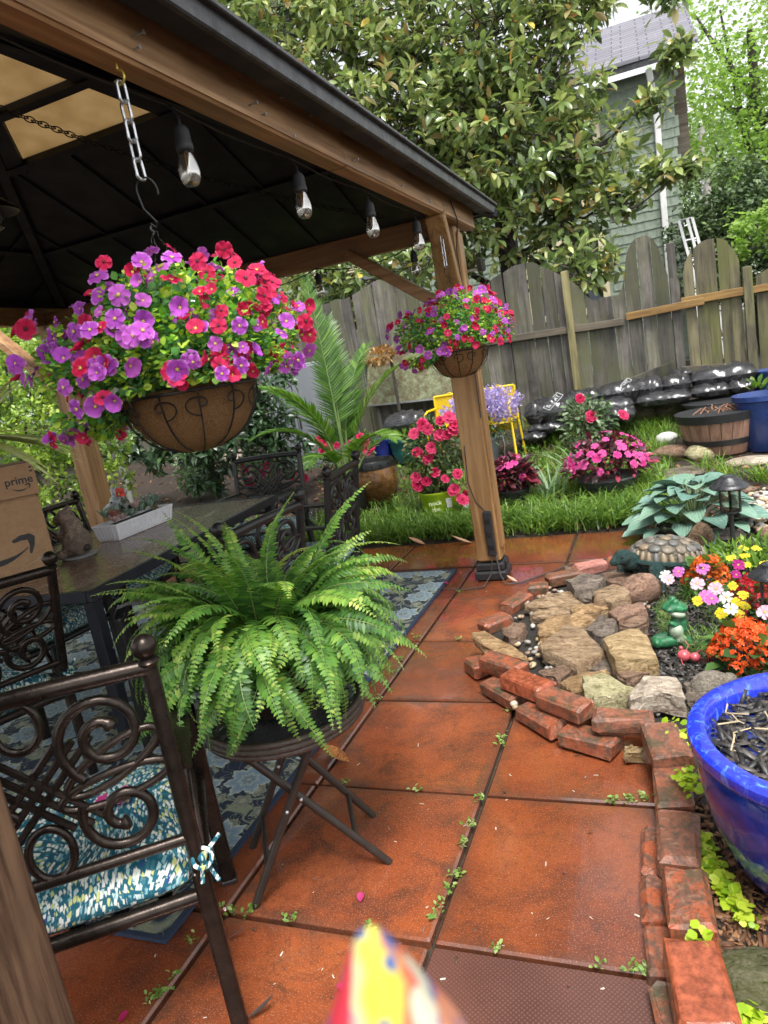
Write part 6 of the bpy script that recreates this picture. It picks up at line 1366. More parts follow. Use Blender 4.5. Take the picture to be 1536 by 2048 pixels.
wl = MB(); wl.tube([gz(1380, 1312, .075), gz(1402, 1300, .10), gz(1440, 1318, .06)], .002, 5); wl.tube([gz(1362, 1318, .07), gz(1366, 1330, .05), gz(1362, 1342, .04)], .002, 5); wl.tube([gz(1372, 1302, .09), gz(1377, 1290, .11), gz(1370, 1282, .12)], .0018, 5); wl.obj('wire', M['pinkpaint'], ant)
# small stone turtle
SP = gz(1420, 1385, .05); stt = thing('turtle_figure', 'small weathered grey stone turtle behind the blue pot rim', 'statue', (SP.x, SP.y, .03)); M['stonegrey'] = m_stone('weathered_concrete', (.26, .22, .17), (.40, .35, .28), 40, .8, .6)
s2 = lambda a, d_, z: tuple(SP+RGT*a+Vector((FWD.x, FWD.y, 0))*d_+Vector((0, 0, z)))
blob('body', [(s2(0, 0, .035), (.068, .055, .045), (0, -.2, rc)), (s2(.07, -.005, .055), (.03, .026, .024), (0, 0, rc)), (s2(.035, -.045, .0), (.025, .02, .02), (0, 0, rc)), (s2(-.04, -.045, -.005), (.025, .02, .02), (0, 0, rc)), (s2(0, 0, -.005), (.075, .058, .02), (0, 0, rc))], M['stonegrey'], stt, .006, 2)

# ---------------------------------------------------------------- solar path lamps
def solar(label, base, h, k=1.0):
    r = thing('solar_lamp', label, 'lamp', base); x, y, z = base
    MB().tube([(x, y, z), (x, y, z+h*.52)], .0125*k, 10).obj('stake', M['plastic'], r, smooth=True)
    MB().lathe([(.012*k, h*.50), (.03*k, h*.52), (.052*k, h*.54), (.052*k, h*.56)], 20, 0, None, (x, y, z)).obj('cup', M['plastic'], r, smooth=True)
    MB().lathe([(.047*k, h*.56), (.050*k, h*.7), (.052*k, h*.84), (.049*k, h*.84), (.047*k, h*.7), (.044*k, h*.57)], 24, 0, None, (x, y, z), lambda q, i: .03*(q % 2)).obj('lens', m_glass('ribbed_clear_lens', (.93, .9, .84), .08), r, smooth=True)
    for q in range(3): a = q*2.094+3.6; MB().bar((x+.055*k*math.cos(a), y+.055*k*math.sin(a), z+h*.55), (x+.057*k*math.cos(a), y+.057*k*math.sin(a), z+h*.86), .016*k, .006*k, upv=(math.cos(a), math.sin(a), 0)).obj('strut', M['plastic'], r)
    MB().lathe([(.098*k, h*.84), (.104*k, h*.855), (.1*k, h*.875), (.082*k, h*.90), (.078*k, h*.905), (.06*k, h*.95), (.045*k, h*.975), (.044*k, h*.985), (.0001, h*.99)], 32, 0, None, (x, y, z)).obj('cap', m_plain('wet_black_cap', (.022, .023, .026), .25, 0, .5, 40, .4), r, smooth=True)
    MB().box((x, y, z+h*.985), (.045*k, .045*k, .006)).obj('solar_cell', M['darkpane'], r)
q = gz(1468, 1108, .03); solar('black solar path lamp standing in front of the hosta', (q.x, q.y, .03), .46)
q = gz(1553, 1300, .03); solar('black solar path lamp by the red flowers at the right edge', (q.x, q.y, .03), .37, .82)

# ---------------------------------------------------------------- hosta
hc = gz(1390, 1068, .02); hosta = thing('hosta', 'blue-green hosta with broad overlapping leaves behind the turtle statue', 'plant', (hc.x, hc.y, .03))
m, t, b = new_mat('hosta_leaf'); N = NB(t); v = N.coord('Object'); r_ = N.objrand(); sx_ = N('ShaderNodeSeparateXYZ', {0: v}).outputs[0]
rib = N.math('SINE', N.math('MULTIPLY', N.math('ABSOLUTE', sx_), 60.0)); c = N.mix(r_, (.10, .20, .165), (.17, .29, .2)); c = N.mix(N.ramp(N.noise(v, 6, 3), [(.4, 0.0), (.7, .35)]), c, (.25, .37, .29))
N.set(b, col=c, rough=.42, spec=.4, nrm=N.bump(rib, .22, .02)); M['hosta'] = m
hm = []
for k in range(4):
    tv, tf = [], []; n1, n2 = 8, 6
    for i in range(n1+1):
        t_ = i/n1; w_ = .46*math.sin(math.pi*min(1, .06+t_**.68*.94))**.65*(1 if t_ < 1 else 0); 
        for j in range(-n2//2, n2//2+1):
            s_ = j/(n2/2); tv.append((w_*s_, t_+.07*abs(s_)*(t_ < .15)-.0, -(.22+.1*k)*t_**1.8+.30*w_*abs(s_)**1.3+.02*math.sin(7*t_+k)*s_))
    for i in range(n1):
        for j in range(n2): a = i*(n2+1)+j; tf.append((a, a+1, a+n2+2, a+n2+1))
    mb = MB(); mb.add(tv, tf); me = mb.mesh('hosta_leaf', M['hosta'], True); hm.append(me)
stk = MB()
for i in range(60):
    a = i*2.39996; t_ = (i+.5)/60; el = 1.15-1.0*t_; R0 = .05+.20*t_**.8; z_ = .27*(1-t_**1.5)+.045; p = Vector((R0*math.cos(a)*1.15, R0*math.sin(a)*.9, z_))
    o = link('leaf', rnd.choice(hm), hosta); s = U(.14, .19)*(1.05-.15*(1-t_)); d_ = Vector((math.cos(a)*math.cos(el*.45), math.sin(a)*math.cos(el*.45), math.sin(el*.45)))
    R = frames(np.array([d_]), np.array([[0, 0, 1.0]]), s)[0]; o.matrix_local = Matrix(((*R[0], p.x), (*R[1], p.y), (*R[2], p.z), (0, 0, 0, 1))) @ Matrix.Rotation(U(-.35, .35), 4, 'Y')
    stk.tube([(0, 0, 0), (p.x*.5, p.y*.5, z_*.7), tuple(p)], .004, 5)
stk.obj('stalks', m_plain('hosta_stalk', (.14, .22, .1), .5), hosta, world=False)

# ---------------------------------------------------------------- flowers in the bed
def floret_cluster(mat, n, rad, fs, seed):
    rr = random.Random(seed); mb = MB(); tv, tf = leaf_tpl(.7, 2, -.1, -.05, .15, .1, .6)
    for i in range(n):
        d_ = Vector((rr.gauss(0, 1), rr.gauss(0, 1), abs(rr.gauss(0, 1))+.3)).normalized(); p = Vector((d_.x*rad, d_.y*rad, d_.z*rad*.6)); q = d_.to_track_quat('Z', 'Y').to_matrix().to_4x4(); q.translation = p
        a0 = rr.uniform(0, 6)
        for k in range(4): mb.add(tv, tf, 0, q @ Matrix.Rotation(a0+k*1.571, 4, 'Z') @ Matrix.Rotation(.2, 4, 'X') @ Matrix.Scale(fs, 4))
    me = mb.mesh('cluster', mat, True); return me
M['orange'] = m_leaf('orange_petal', [(0, (.62, .10, .012)), (.6, (.76, .165, .02)), (1, (.80, .26, .05))], rough=.5, trans=.2, obj=True); M['redpetal'] = m_leaf('red_petal', [(0, (.42, .008, .02)), (1, (.62, .03, .05))], rough=.5, trans=.2, obj=True)
M['redorange'] = m_leaf('red_orange_petal', [(0, (.66, .065, .01)), (.6, (.76, .10, .015)), (1, (.80, .16, .03))], rough=.5, trans=.2, obj=True)
def kalanchoe(label, c, rx, h, mat, n, fs, cr_, lean=(0, 0)):
    r = thing('kalanchoe', label, 'flowers', (c.x, c.y, .03)); cl = [floret_cluster(mat, 16, cr_, fs, s) for s in range(5)]
    for i in range(n):
        a = i*2.39996; t_ = math.sqrt((i+.5)/n); p = Vector((rx*t_*math.cos(a), rx*t_*math.sin(a), h*(1-.55*t_*t_)+U(-.015, .01))); d_ = Vector((p.x*1.6, p.y*1.6-.06, .14)); o = link('flower_cluster', rnd.choice(cl), r); o.matrix_local = rotz_to(d_, U(0, 6), U(.85, 1.15), p)
    n_ = 130; d = unit(n_); P = np.array(r.location)+d*np.array([rx*1.05, rx*1.05, h*.5])*RNG.uniform(.5, 1, (n_, 1))+np.array([0, 0, h*.42]); P[:, 2] = np.maximum(P[:, 2], .04)
    leaf_cloud('kalanchoe_leaves', r, P, d*np.array([1, 1, .4])+np.array([0, 0, .2]), M['deepleaf'], .055, .75); return r
kalanchoe('orange kalanchoe mound directly behind the turtle shell', gz(1418, 1195, .03), .105, .205, M['orange'], 60, .0088, .020)
kalanchoe('bright red-orange kalanchoe nearest the blue pot', gz(1500, 1345, .03), .135, .20, M['redorange'], 64, .0105, .022)
kalanchoe('deep red kalanchoe at the right edge', gz(1512, 1240, .03), .10, .20, M['redpetal'], 44, .0088, .022)
# cosmos: feathery green mounds and daisy flowers on thin stems
M['feather'] = m_leaf('feathery_leaf', [(0, (.06, .16, .025)), (.6, (.14, .28, .05)), (1, (.3, .42, .1))], trans=.3)
cos = thing('cosmos', 'feathery cosmos with pink, white and yellow daisies behind the frog', 'flowers', (gz(1440, 1260, .03).x, gz(1440, 1260, .03).y, .03))
P, D = [], []
for (u, v, r_, h) in [(1345, 1255, .06, .12), (1400, 1300, .075, .13), (1390, 1200, .08, .13), (1450, 1230, .08, .13), (1335, 1225, .05, .10), (1430, 1290, .06, .11), (1480, 1270, .06, .1)]:
    c = gz(u, v, .06); n_ = 420
    for _ in range(n_): d = RNG.normal(size=3); d /= np.linalg.norm(d); d[2] = abs(d[2])*.9; P.append(np.array([c.x, c.y, .04])+d*np.array([r_, r_, h])*RNG.random()**.5); D.append(d+RNG.normal(size=3)*.5)
leaf_cloud('cosmos_leaves', cos, P, np.array(D), M['feather'], .034, .07, 2)
def m_pet(name, a, b_): return m_petal(name, tuple(x*.55 for x in a), a, b_)
pk = flower_mesh('pink_daisy', 8, m_pet('pink_daisy_petal', (.56, .14, .46), (.70, .30, .60)), .62, .15, 1, M['stamen']); pp = flower_mesh('pale_daisy', 8, m_pet('pale_petal', (.72, .50, .60), (.78, .62, .70)), .62, .3, 1, M['stamen']); wh = flower_mesh('white_daisy', 8, m_pet('white_petal', (.75, .74, .68), (.8, .8, .76)), .5, .2, 1, M['stamen']); ye = flower_mesh('yellow_daisy', 9, m_pet('yellow_petal', (.74, .60, .02), (.78, .68, .08)), .55, .2, 1, M['stamen']); mg = flower_mesh('magenta_daisy', 8, m_pet('magenta_petal', (.40, .02, .20), (.52, .05, .30)), .62, .5, 1, M['stamen'])
stm = MB()
for me, lst, s in [(pk, [(1357, 1143), (1423, 1198), (1406, 1137), (1413, 1192)], .030), (pp, [(1395, 1168), (1338, 1160), (1432, 1178), (1530, 1225)], .033), (wh, [(1461, 1218), (1453, 1195), (1332, 1152)], .030), (ye, [(1432, 1172), (1466, 1172), (1486, 1190), (1490, 1212), (1478, 1228), (1442, 1227), (1395, 1202), (1472, 1205)], .024), (mg, [(1476, 1130), (1472, 1150), (1405, 1130)], .028)]:
    for (u, v) in lst:
        z_ = U(.16, .22); p = gz(u, v, z_); o = link('flower', me, cos); d_ = Vector((U(-.3, .3), -.75+U(-.3, .3), .75)); o.matrix_local = rotz_to(d_, U(0, 6), s*U(.9, 1.1), p-cos.location); stm.tube([(p.x+U(-.03, .03), p.y+U(0, .04), .03), (p.x+U(-.01, .01), p.y+.01, z_*.6), tuple(p)], .0014, 4)
stm.obj('stems', m_plain('cosmos_stem', (.12, .2, .06), .6), cos, kind='stuff')
gaz_ = thing('gazania', 'yellow gazania flowers with strappy leaves right of the solar lamp', 'flowers', (gz(1505, 1120, .03).x, gz(1505, 1120, .03).y, .03))
P, D = [], []
for i in range(260):
    c = gz(rnd.choice((1505, 1530, 1490, 1445)), rnd.choice((1110, 1125, 1140)), .04); d = RNG.normal(size=3); d[2] = abs(d[2])+.4; d /= np.linalg.norm(d); P.append(np.array([c.x, c.y, .04])+np.array([RNG.normal()*.04, RNG.normal()*.04, abs(RNG.normal()*.03)])); D.append(d)
leaf_cloud('gazania_leaves', gaz_, P, np.array(D), M['weedleaf'], .085, .22)
for (u, v) in [(1487, 1097), (1512, 1097), (1490, 1112), (1462, 1116), (1493, 1130), (1530, 1127)]:
    p = gz(u, v, .15); o = link('flower', ye, gaz_); o.matrix_local = rotz_to((U(-.2, .2), -.25, 1), U(0, 6), .026, p-gaz_.location)
# creeping jenny, round lime leaves
M['jenny'] = m_leaf('lime_round_leaf', [(0, (.20, .36, .015)), (.5, (.40, .54, .03)), (1, (.58, .66, .08))], rough=.4, trans=.3)
for lab, pts_, n_ in [('lime creeping jenny trailing below the blue pot', [(1402, 1690), (1425, 1740), (1450, 1775), (1470, 1810), (1490, 1840), (1410, 1715)], 210), ('lime creeping jenny sprig on the brick beside the blue pot', [(1365, 1548), (1380, 1560), (1388, 1575)], 40), ('lime creeping jenny tuft behind the corner brick', [(1350, 1458), (1362, 1475), (1372, 1490)], 34), ('lime leaves on the joint above the glossy wet brick', [(1397, 1876), (1410, 1884)], 9), ('lime creeping jenny in the bottom right corner', [(1500, 2035), (1530, 2025), (1480, 2050)], 60)]:
    c = gz(*pts_[0], .05); r = thing('creeping_jenny', lab, 'plant', (c.x, c.y, .03)); P = []; D = []
    for i in range(n_): u, v = rnd.choice(pts_); p = gz(u+rnd.gauss(0, 9), v+rnd.gauss(0, 9), .045+(.07 if 'brick beside' in lab or 'glossy' in lab or 'corner brick' in lab else 0)); P.append((p.x, p.y, p.z+U(0, .02))); D.append((U(-1, 1), U(-1, 1), U(-.1, .3)))
    leaf_cloud('jenny_leaves', r, P, np.array(D), M['jenny'], .023, 1.0, 3, .1, .15)
p = gz(1515, 1965, .05); mr = MB(); mr.ball((0, 0, 0), 1, 12, 0, Matrix.Translation((p.x+.03, p.y, .04)) @ Matrix.Diagonal((.13, .09, .05, 1))); mr.v = [(x+U(-.008, .008), y+U(-.008, .008), z+U(-.005, .005)) for x, y, z in mr.v]; tag(mr.obj('mossy_rock', m_stone('mossy_stone', (.10, .11, .03), (.17, .16, .09), 14, .8, .6), smooth=True), 'flat mossy rock in the bottom right corner', 'rock')

# ---------------------------------------------------------------- pots and plants along the back of the garden
M['blackpot'] = m_plain('black_nursery_pot', (.018, .019, .021), .5, 0, .2, 15)
pc_ = gt(708, 1036); palm = thing('palm', 'potted palm with tall feathery fronds in a black pot', 'palm', pc_)
pot(palm, [(.115, 0), (.125, .01), (.148, .235), (.156, .24), (.156, .262), (.146, .262), (.143, .23)], M['blackpot'], pc_); soil_disc(palm, pc_, .145, pc_.z+.24)
q = gz(694, 1024, pc_.z+.1); lb = MB(); lb.add([tuple(pc_+Vector((-.1, -.128, .05))), tuple(pc_+Vector((.0, -.15, .05))), tuple(pc_+Vector((.0, -.157, .13))), tuple(pc_+Vector((-.1, -.135, .13)))], [(0, 1, 2, 3)]); lb.obj('label', m_plain('paper_label', (.66, .68, .64), .6, 0, .2, 60), palm)
M['palmleaf'] = m_leaf('palm_leaflet', [(0, (.035, .09, .015)), (.5, (.085, .19, .025)), (.85, (.18, .31, .05)), (1, (.36, .45, .15))], rough=.35, trans=.3, spec=.5)
M['palmstem'] = m_plain('palm_stem', (.13, .20, .06), .45, 0, .3, 10)
def palm_frond(base, dirv, L_, rise, droop, nl=34, wl=.33, bare=.28, rollz=0.0, tnt=.5):
    d0 = Vector((dirv[0], dirv[1], 0)).normalized(); pos = Vector(base); n = 36; path = []; P_, D_, U_, S_, TI_ = [], [], [], [], []
    for i in range(n+1):
        t_ = i/n; path.append(pos.copy()); a = rise-droop*t_**1.6; dv = d0*math.cos(a)+Vector((0, 0, math.sin(a))); nr = -d0*math.sin(a)+Vector((0, 0, math.cos(a))); sd = dv.cross(nr).normalized()
        if rollz: q_ = Matrix.Rotation(rollz, 3, dv); nr = q_ @ nr; sd = q_ @ sd
        if t_ > bare:
            k = (t_-bare)/(1-bare); ln = wl*(.45+.55*math.sin(math.pi*min(1, k*.75+.2)))*(1-.35*k)
            for s in (-1, 1):
                for jj in (0, .5): D_.append(tuple(sd*s+dv*(.55+.6*k)+nr*(.25+U(-.1, .1)))); P_.append(tuple(pos+dv*(jj*L_/n))); U_.append(tuple(nr+sd*s*U(-.6, .1))); S_.append(ln*U(.85, 1.08)); TI_.append(min(1, max(0, tnt+rnd.gauss(0, .17))))
        pos = pos+dv*(L_/n)
    tv, tf = leaf_tpl(.085, 4, .5, .18, .0, .5, .3); R = frames(np.array(D_), np.array(U_), np.array(S_)); R[:, :, 0] *= (np.clip(.22/np.array(S_), .7, 1.8))[:, None]
    o = link('frond', scatter_mesh('palm_frond', tv, tf, R, np.array(P_)-np.array(palm.location), M['palmleaf'], TI_, True), palm)
    st_ = MB(); st_.tube(path[::3]+[path[-1]], [.013*(1-.85*i/len(path[::3])) for i in range(len(path[::3])+1)], 6); st_.v = [(a-palm.location.x, b_-palm.location.y, c-palm.location.z) for a, b_, c in st_.v]; link('midrib', st_.mesh('midrib', M['palmstem'], True), o); return o
pb0 = pc_+Vector((0, 0, .24)); rx = Vector((RGT.x, RGT.y, 0)).normalized(); fx_ = Vector((FWD.x, FWD.y, 0)).normalized()
for dv, L_, ri, dr_, wl, tn, bare in [(-rx*.3+fx_*.5, 1.9, 1.57, .15, .27, .4, .42), (rx*.2+fx_*.9, 1.6, 1.52, .35, .27, .4, .4), (rx*.9-fx_*.2, 1.45, 1.40, 1.2, .28, .6, .38), (-rx*.9-fx_*.3, 1.15, 1.35, 1.7, .27, .5, .35), (rx*.6-fx_*.6, 1.0, 1.3, 1.9, .24, .6, .35), (-rx*.7+fx_*.3, 1.4, 1.42, 1.2, .3, .5, .35), (rx*.5+fx_*.5, 1.4, 1.5, .8, .3, .45, .35), (-rx*.5-fx_*.3, 1.25, 1.5, 1.1, .28, .55, .38), (rx*.3+fx_*.7, 1.15, 1.4, 1.2, .25, .35, .4), (-rx*.4-fx_*.8, .85, 1.3, 2.0, .2, .45, .4), (rx*1.0+fx_*.3, .9, 1.25, 2.0, .22, .7, .45)]:
    palm_frond(pb0+Vector((U(-.03, .03), U(-.03, .03), -.02)), dv, L_, ri, dr_, wl=wl, tnt=tn, bare=bare, rollz=(.25 if L_ > 1.5 else 0))
def fancy_pot(name, label, base, prof, mat, cat='planter', soil=None, n=32, soilmat=None):
    r = thing(name, label, cat, base); pot(r, prof, mat, base, n)
    if soil: soil_disc(r, base, soil[0], base.z+soil[1], soilmat)
    return r
M['browngl'] = m_stone('amber_brown_glaze', (.13, .06, .02), (.22, .11, .04), 4, .25, .1, (.05, .022, .01)); M['chipred'] = soil_mat('red_bark', (.12, .05, .03), (.18, .08, .05), 30)
bq = gt(757, 1008)
r = fancy_pot('ceramic_pot', 'squat amber-brown ceramic pot right behind the palm', bq, [(.12, 0), (.14, .01), (.2, .1), (.225, .2), (.22, .3), (.2, .36)], M['browngl'], soil=(.17, .385), soilmat=M['chipred'])
pot(r, [(.2, .355), (.212, .36), (.214, .41), (.2, .43), (.185, .43), (.178, .385)], M['blackpot'], bq, 32, 'rim')
for k in range(16): a = k*.3927; MB().ball((bq.x+.214*math.cos(a), bq.y+.214*math.sin(a), bq.z+.39), .009, 6).obj('stud', M['blackmetal'], r, smooth=True)
M['limepot'] = m_plain('lime_green_pot', (.33, .47, .02), .35, 0, .12, 6)
def rose_bush(root, c, rx_, rz_, n, mat, size=.045, seed=0):
    d = unit(n); P = np.array([c.x, c.y, c.z])+d*np.array([rx_, rx_*.8, rz_])*(RNG.random((n, 1))**.4); leaf_cloud('rose_leaves', root, P, d+RNG.normal(size=(n, 3))*.5, mat, size, .55)
    st_ = MB()
    for i in range(12): e_ = P[RNG.integers(n)]; st_.tube([(root.location.x, root.location.y, c.z-rz_*1.2), lerp(Vector((root.location.x, root.location.y, c.z-rz_)), Vector(e_), .6), Vector(e_)], .004, 5)
    st_.obj('stems', M['bark'], root, kind='stuff')
M['roseleaf'] = m_leaf('rose_leaf', [(0, (.035, .075, .022)), (.5, (.085, .14, .04)), (.85, (.16, .22, .07)), (1, (.28, .22, .10))], trans=.25)
M['rosepetal'] = m_petal('rose_petal', (.28, .004, .03), (.56, .015, .09), (.70, .08, .2))
rose = flower_mesh('rose', 8, M['rosepetal'], .8, .3, 3, None)
def cam_pts(lst, y): return [(gy(u, v, y), (-FWD.x+U(-.4, .4), -FWD.y+U(-.3, .3), .5+U(-.3, .3)), U(.85, 1.2)) for u, v in lst]
lq = gt(884, 1030); lp_ = thing('potted_rose', 'red rose bush in a lime green nursery pot left of the post', 'potted plant', lq)
pot(lp_, [(.135, 0), (.14, .01), (.165, .2), (.17, .205), (.17, .225), (.16, .225), (.155, .2)], M['limepot'], lq); soil_disc(lp_, lq, .16, lq.z+.2)
nf = Vector((-lq.x, -lq.y, 0)).normalized(); 
for s_, z_, sz in (('nock', .145, .055), ('abe', .09, .055)):
    me = text_mesh(s_, sz, m_plain('pale_print', (.62, .70, .38), .5), .0005); o = link('lettering', me, lp_); w0 = .14+.025*z_/.2+.016; tq = Matrix(((-nf.y, 0, nf.x, 0), (nf.x, 0, nf.y, 0), (0, 1, 0, 0), (0, 0, 0, 1)));  o.matrix_local = Matrix.Translation(nf*w0*.985+Vector((-nf.y, nf.x, 0))*(-.04)+Vector((0, 0, z_))) @ tq
o = MB(); o.bar(tuple(lq+nf*.158+Vector((-nf.y, nf.x, 0))*.075+Vector((0, 0, .09))), tuple(lq+nf*.16+Vector((-nf.y, nf.x, 0))*.075+Vector((0, 0, .17))), .045, .002, upv=nf); o.obj('label', m_plain('barcode_label', (.7, .7, .68), .5, 0, .3, 80), lp_)
rose_bush(lp_, lq+Vector((0, 0, .52)), .24, .32, 1500, M['roseleaf'])
put_flowers(lp_, [rose], cam_pts([(828, 868), (855, 858), (880, 842), (862, 896), (835, 905), (905, 862), (893, 870), (856, 917), (870, 945), (890, 958), (853, 963), (836, 970), (915, 948), (908, 980), (832, 955), (880, 870), (910, 850), (898, 835), (925, 1000), (845, 850)], lq.y-.16), .05)
o_ = thing('plant_tag', 'small white bird-print plant tag stuck in the grass by the post', 'tag', gt(938, 1030)); q = o_.location; MB().box((q.x, q.y, q.z+.1), (.06, .006, .17), ch=.002).obj('card', m_plain('tag_card', (.7, .7, .68), .5), o_); MB().ball((q.x, q.y-.006, q.z+.19), .028, 8, sc_=(1, .3, 1)).obj('red_print', M['rosepetal'], o_, smooth=True)
M['bluegl'] = m_plain('blue_glaze', (.015, .03, .22), .15, 0, .4, 12, coat=.6); M['tealgl'] = m_plain('teal_glaze', (.01, .11, .12), .15, 0, .3, 12, coat=.6); M['greypl'] = m_plain('grey_plastic', (.16, .18, .20), .4, 0, .1, 8); M['navypl'] = m_plain('blue_plastic', (.02, .045, .17), .3, 0, .2, 10)
vase = [(.11, 0), (.12, .01), (.16, .14), (.175, .25), (.19, .265), (.19, .285), (.175, .285), (.165, .25)]
sc3 = lambda pr, k, kz=None: [(a*k, b_*(kz or k)) for a, b_ in pr]
g1 = gt(772, 925); fancy_pot('glazed_pot', 'small cobalt glazed pot behind the brown ceramic pot', g1, sc3(vase, .8, 1.0), M['bluegl'], soil=(.13, .25))
g2 = gt(815, 925); r = fancy_pot('glazed_pot', 'teal glazed bowl between the blue pot and the red roses', g2, sc3(vase, .95, .95), M['tealgl'], soil=(.15, .24)); n_ = 60; d = unit(n_); d[:, 2] = abs(d[:, 2]); leaf_cloud('teal_pot_leaves', r, np.array(g2)+np.array([0, 0, .26])+d*.07, d, M['weedleaf'], .07, .5)
# begonias
M['bronzeleaf'] = m_leaf('bronze_leaf', [(0, (.035, .018, .02)), (.5, (.085, .03, .035)), (.8, (.20, .025, .05)), (1, (.34, .05, .08))], rough=.35, trans=.15, spec=.5)
M['hotpink'] = m_petal('hot_pink_petal', (.40, .01, .10), (.60, .04, .24), (.72, .16, .42))
imp = flower_mesh('impatiens', 5, M['hotpink'], .95, .12, 1, None)
def begonia(label, base, rx_, h, nfl, ycam, pxs):
    r = thing('begonia_pot', label, 'potted plant', base); pot(r, [(rx_*.6, 0), (rx_*.64, .01), (rx_*.8, .12), (rx_*.84, .13), (rx_*.82, .145), (rx_*.76, .13)], M['blackpot'] if rx_ < .2 else m_plain('dark_grey_bowl', (.05, .055, .06), .5), base); soil_disc(r, base, rx_*.76, base.z+.12)
    n_ = 620; d = unit(n_); d[:, 2] = np.abs(d[:, 2]); P = np.array(base)+np.array([0, 0, .17])+d*np.array([rx_*1.15, rx_*1.0, h*.85])*RNG.uniform(.5, 1, (n_, 1)); leaf_cloud('begonia_leaves', r, P, d*np.array([1, 1, .6])+RNG.normal(size=(n_, 3))*.4, M['bronzeleaf'], .085, .42)
    put_flowers(r, [imp], [(np.array(base)+np.array([0, 0, .18])+np.array(q)*np.array([rx_*1.2, rx_*1.1, h*.92]), q, U(.8, 1.2)) for q in [Vector((U(-1, 1), U(-1, .25), U(.15, 1))).normalized() for _ in range(nfl)]], .036)
    return r
b0 = gt(1030, 1010); begonia('bronze-leaved begonia with pink flowers right beside the gazebo post', b0, .17, .26, 13, 0, 0)
b1_ = gt(1219, 985); begonia('wide dark-leaved begonia with hot pink flowers in the grass', b1_, .29, .34, 38, 0, 0)
# lavender-blue angelonia in a grey pot with a handle, behind the post
a0 = gt(965, 940); ac = gy(968, 838, a0.y); ang = thing('angelonia_pot', 'lilac angelonia in a grey pot behind the gazebo post', 'potted plant', a0)
pot(ang, [(.15, 0), (.16, .01), (.21, .30), (.22, .305), (.22, .33), (.205, .33), (.2, .29)], M['greypl'], a0); soil_disc(ang, a0, .2, a0.z+.29)
mb = MB(); mb.tube([tuple(a0+rx*.21+Vector((0, 0, .30))), tuple(a0+rx*.245+Vector((0, 0, .31))), tuple(a0+rx*.25+Vector((0, 0, .22))), tuple(a0+rx*.235+Vector((0, 0, .05)))], .008, 7); mb.obj('handle', M['galv'], ang, smooth=True)
n_ = 500; d = unit(n_); P = np.array([ac.x, a0.y, ac.z-.06])+d*np.array([.33, .26, .22])*RNG.random((n_, 1))**.5; leaf_cloud('angelonia_leaves', ang, P, d+RNG.normal(size=(n_, 3))*.4, M['deepleaf'], .06, .25)
M['lilac'] = m_leaf('lilac_petal', [(0, (.34, .26, .52)), (.6, (.46, .38, .66)), (1, (.62, .56, .76))], rough=.6, trans=.3); 
tv, tf = leaf_tpl(.8, 2, -.1, 0, .2, .2, .6)
for i in range(105):
    d = RNG.normal(size=3); d /= np.linalg.norm(d); d[2] = abs(d[2]); b_ = np.array([ac.x, a0.y, ac.z-.06])+d*np.array([.30, .22, .14]); up_ = d*.5+np.array([0, 0, .9]); up_ /= np.linalg.norm(up_); P, D = [], []
    for k in range(26): P.append(b_+up_*(.02+.0085*k)+RNG.normal(size=3)*.010); D.append(RNG.normal(size=3)+np.array([0, -.3, .2]))
    D = np.array(D); R = frames(D, RNG.normal(size=D.shape), RNG.uniform(.022, .036, len(D))); link('flower_spike', scatter_mesh('spike', tv, tf, R, np.array(P)-np.array(ang.location), M['lilac'], RNG.random(len(P)), True), ang)
# yellow metal garden chair
yc = gt(970, 900); YL_ = m_plain('yellow_paint', (.72, .50, .015), .35, 0, .08, 8)
m, t, b = new_mat('yellow_mesh_sheet'); N = NB(t); v = N.coord('Object'); vo = N.vor(v, 75, 'F1', 0, .0); N.set(b, col=N.ramp(vo, [(.26, (.30, .2, .02)), (.36, (.72, .50, .015))]), rough=.35, nrm=N.bump(vo, .4, .004)); M['yellowmesh'] = m
yy = 7.25; ych = thing('yellow_chair', 'yellow perforated metal garden chair behind the lilac flowers', 'chair', (gy(950, 850, yy).x, yy, T(0, yy)))
tl, tr_, bl, brr = gy(868, 797, yy), gy(1028, 772, yy), gy(872, 880, yy), gy(1034, 858, yy)
mb = MB(); mb.add([tuple(tl), tuple(tr_), tuple(brr), tuple(bl)]+[tuple(q+Vector((0, .008, 0))) for q in (tl, tr_, brr, bl)], [(3, 2, 1, 0), (4, 5, 6, 7), (0, 1, 5, 4), (1, 2, 6, 5), (2, 3, 7, 6), (3, 0, 4, 7)]); mb.obj('back_panel', M['yellowmesh'], ych)
g0 = T(0, yy); seat_z = g0+.40; fr2 = MB()
for a, s in ((tl, -1), (tr_, 1)): fr2.tube([(a.x+.03*s, yy+.02, g0-.05), (a.x, yy, seat_z), tuple(a+Vector((0, 0, .012)))], .012, 8); fr2.tube([(a.x+.02*s, yy-.42, g0-.05), (a.x, yy-.40, seat_z+.18), (a.x, yy-.3, seat_z+.205), (a.x, yy, seat_z+.2)], .012, 8)
fr2.tube([tuple(tl+Vector((0, 0, .012))), tuple(tr_+Vector((0, 0, .012)))], .012, 8); fr2.obj('frame', YL_, ych, smooth=True)
MB().box(((tl.x+tr_.x)/2, yy-.2, seat_z), (abs(tr_.x-tl.x), .4, .012), ch=.004).obj('seat', M['yellowmesh'], ych)
mb = MB()
for k in (.2, .8): q = lerp(tl, tr_, k); mb.tube([q+Vector((.03*math.cos(a), 0, .015+.02*math.sin(a))) for a in np.linspace(0, 3.14, 7)], .005, 6)
mb.obj('back_loops', YL_, ych)
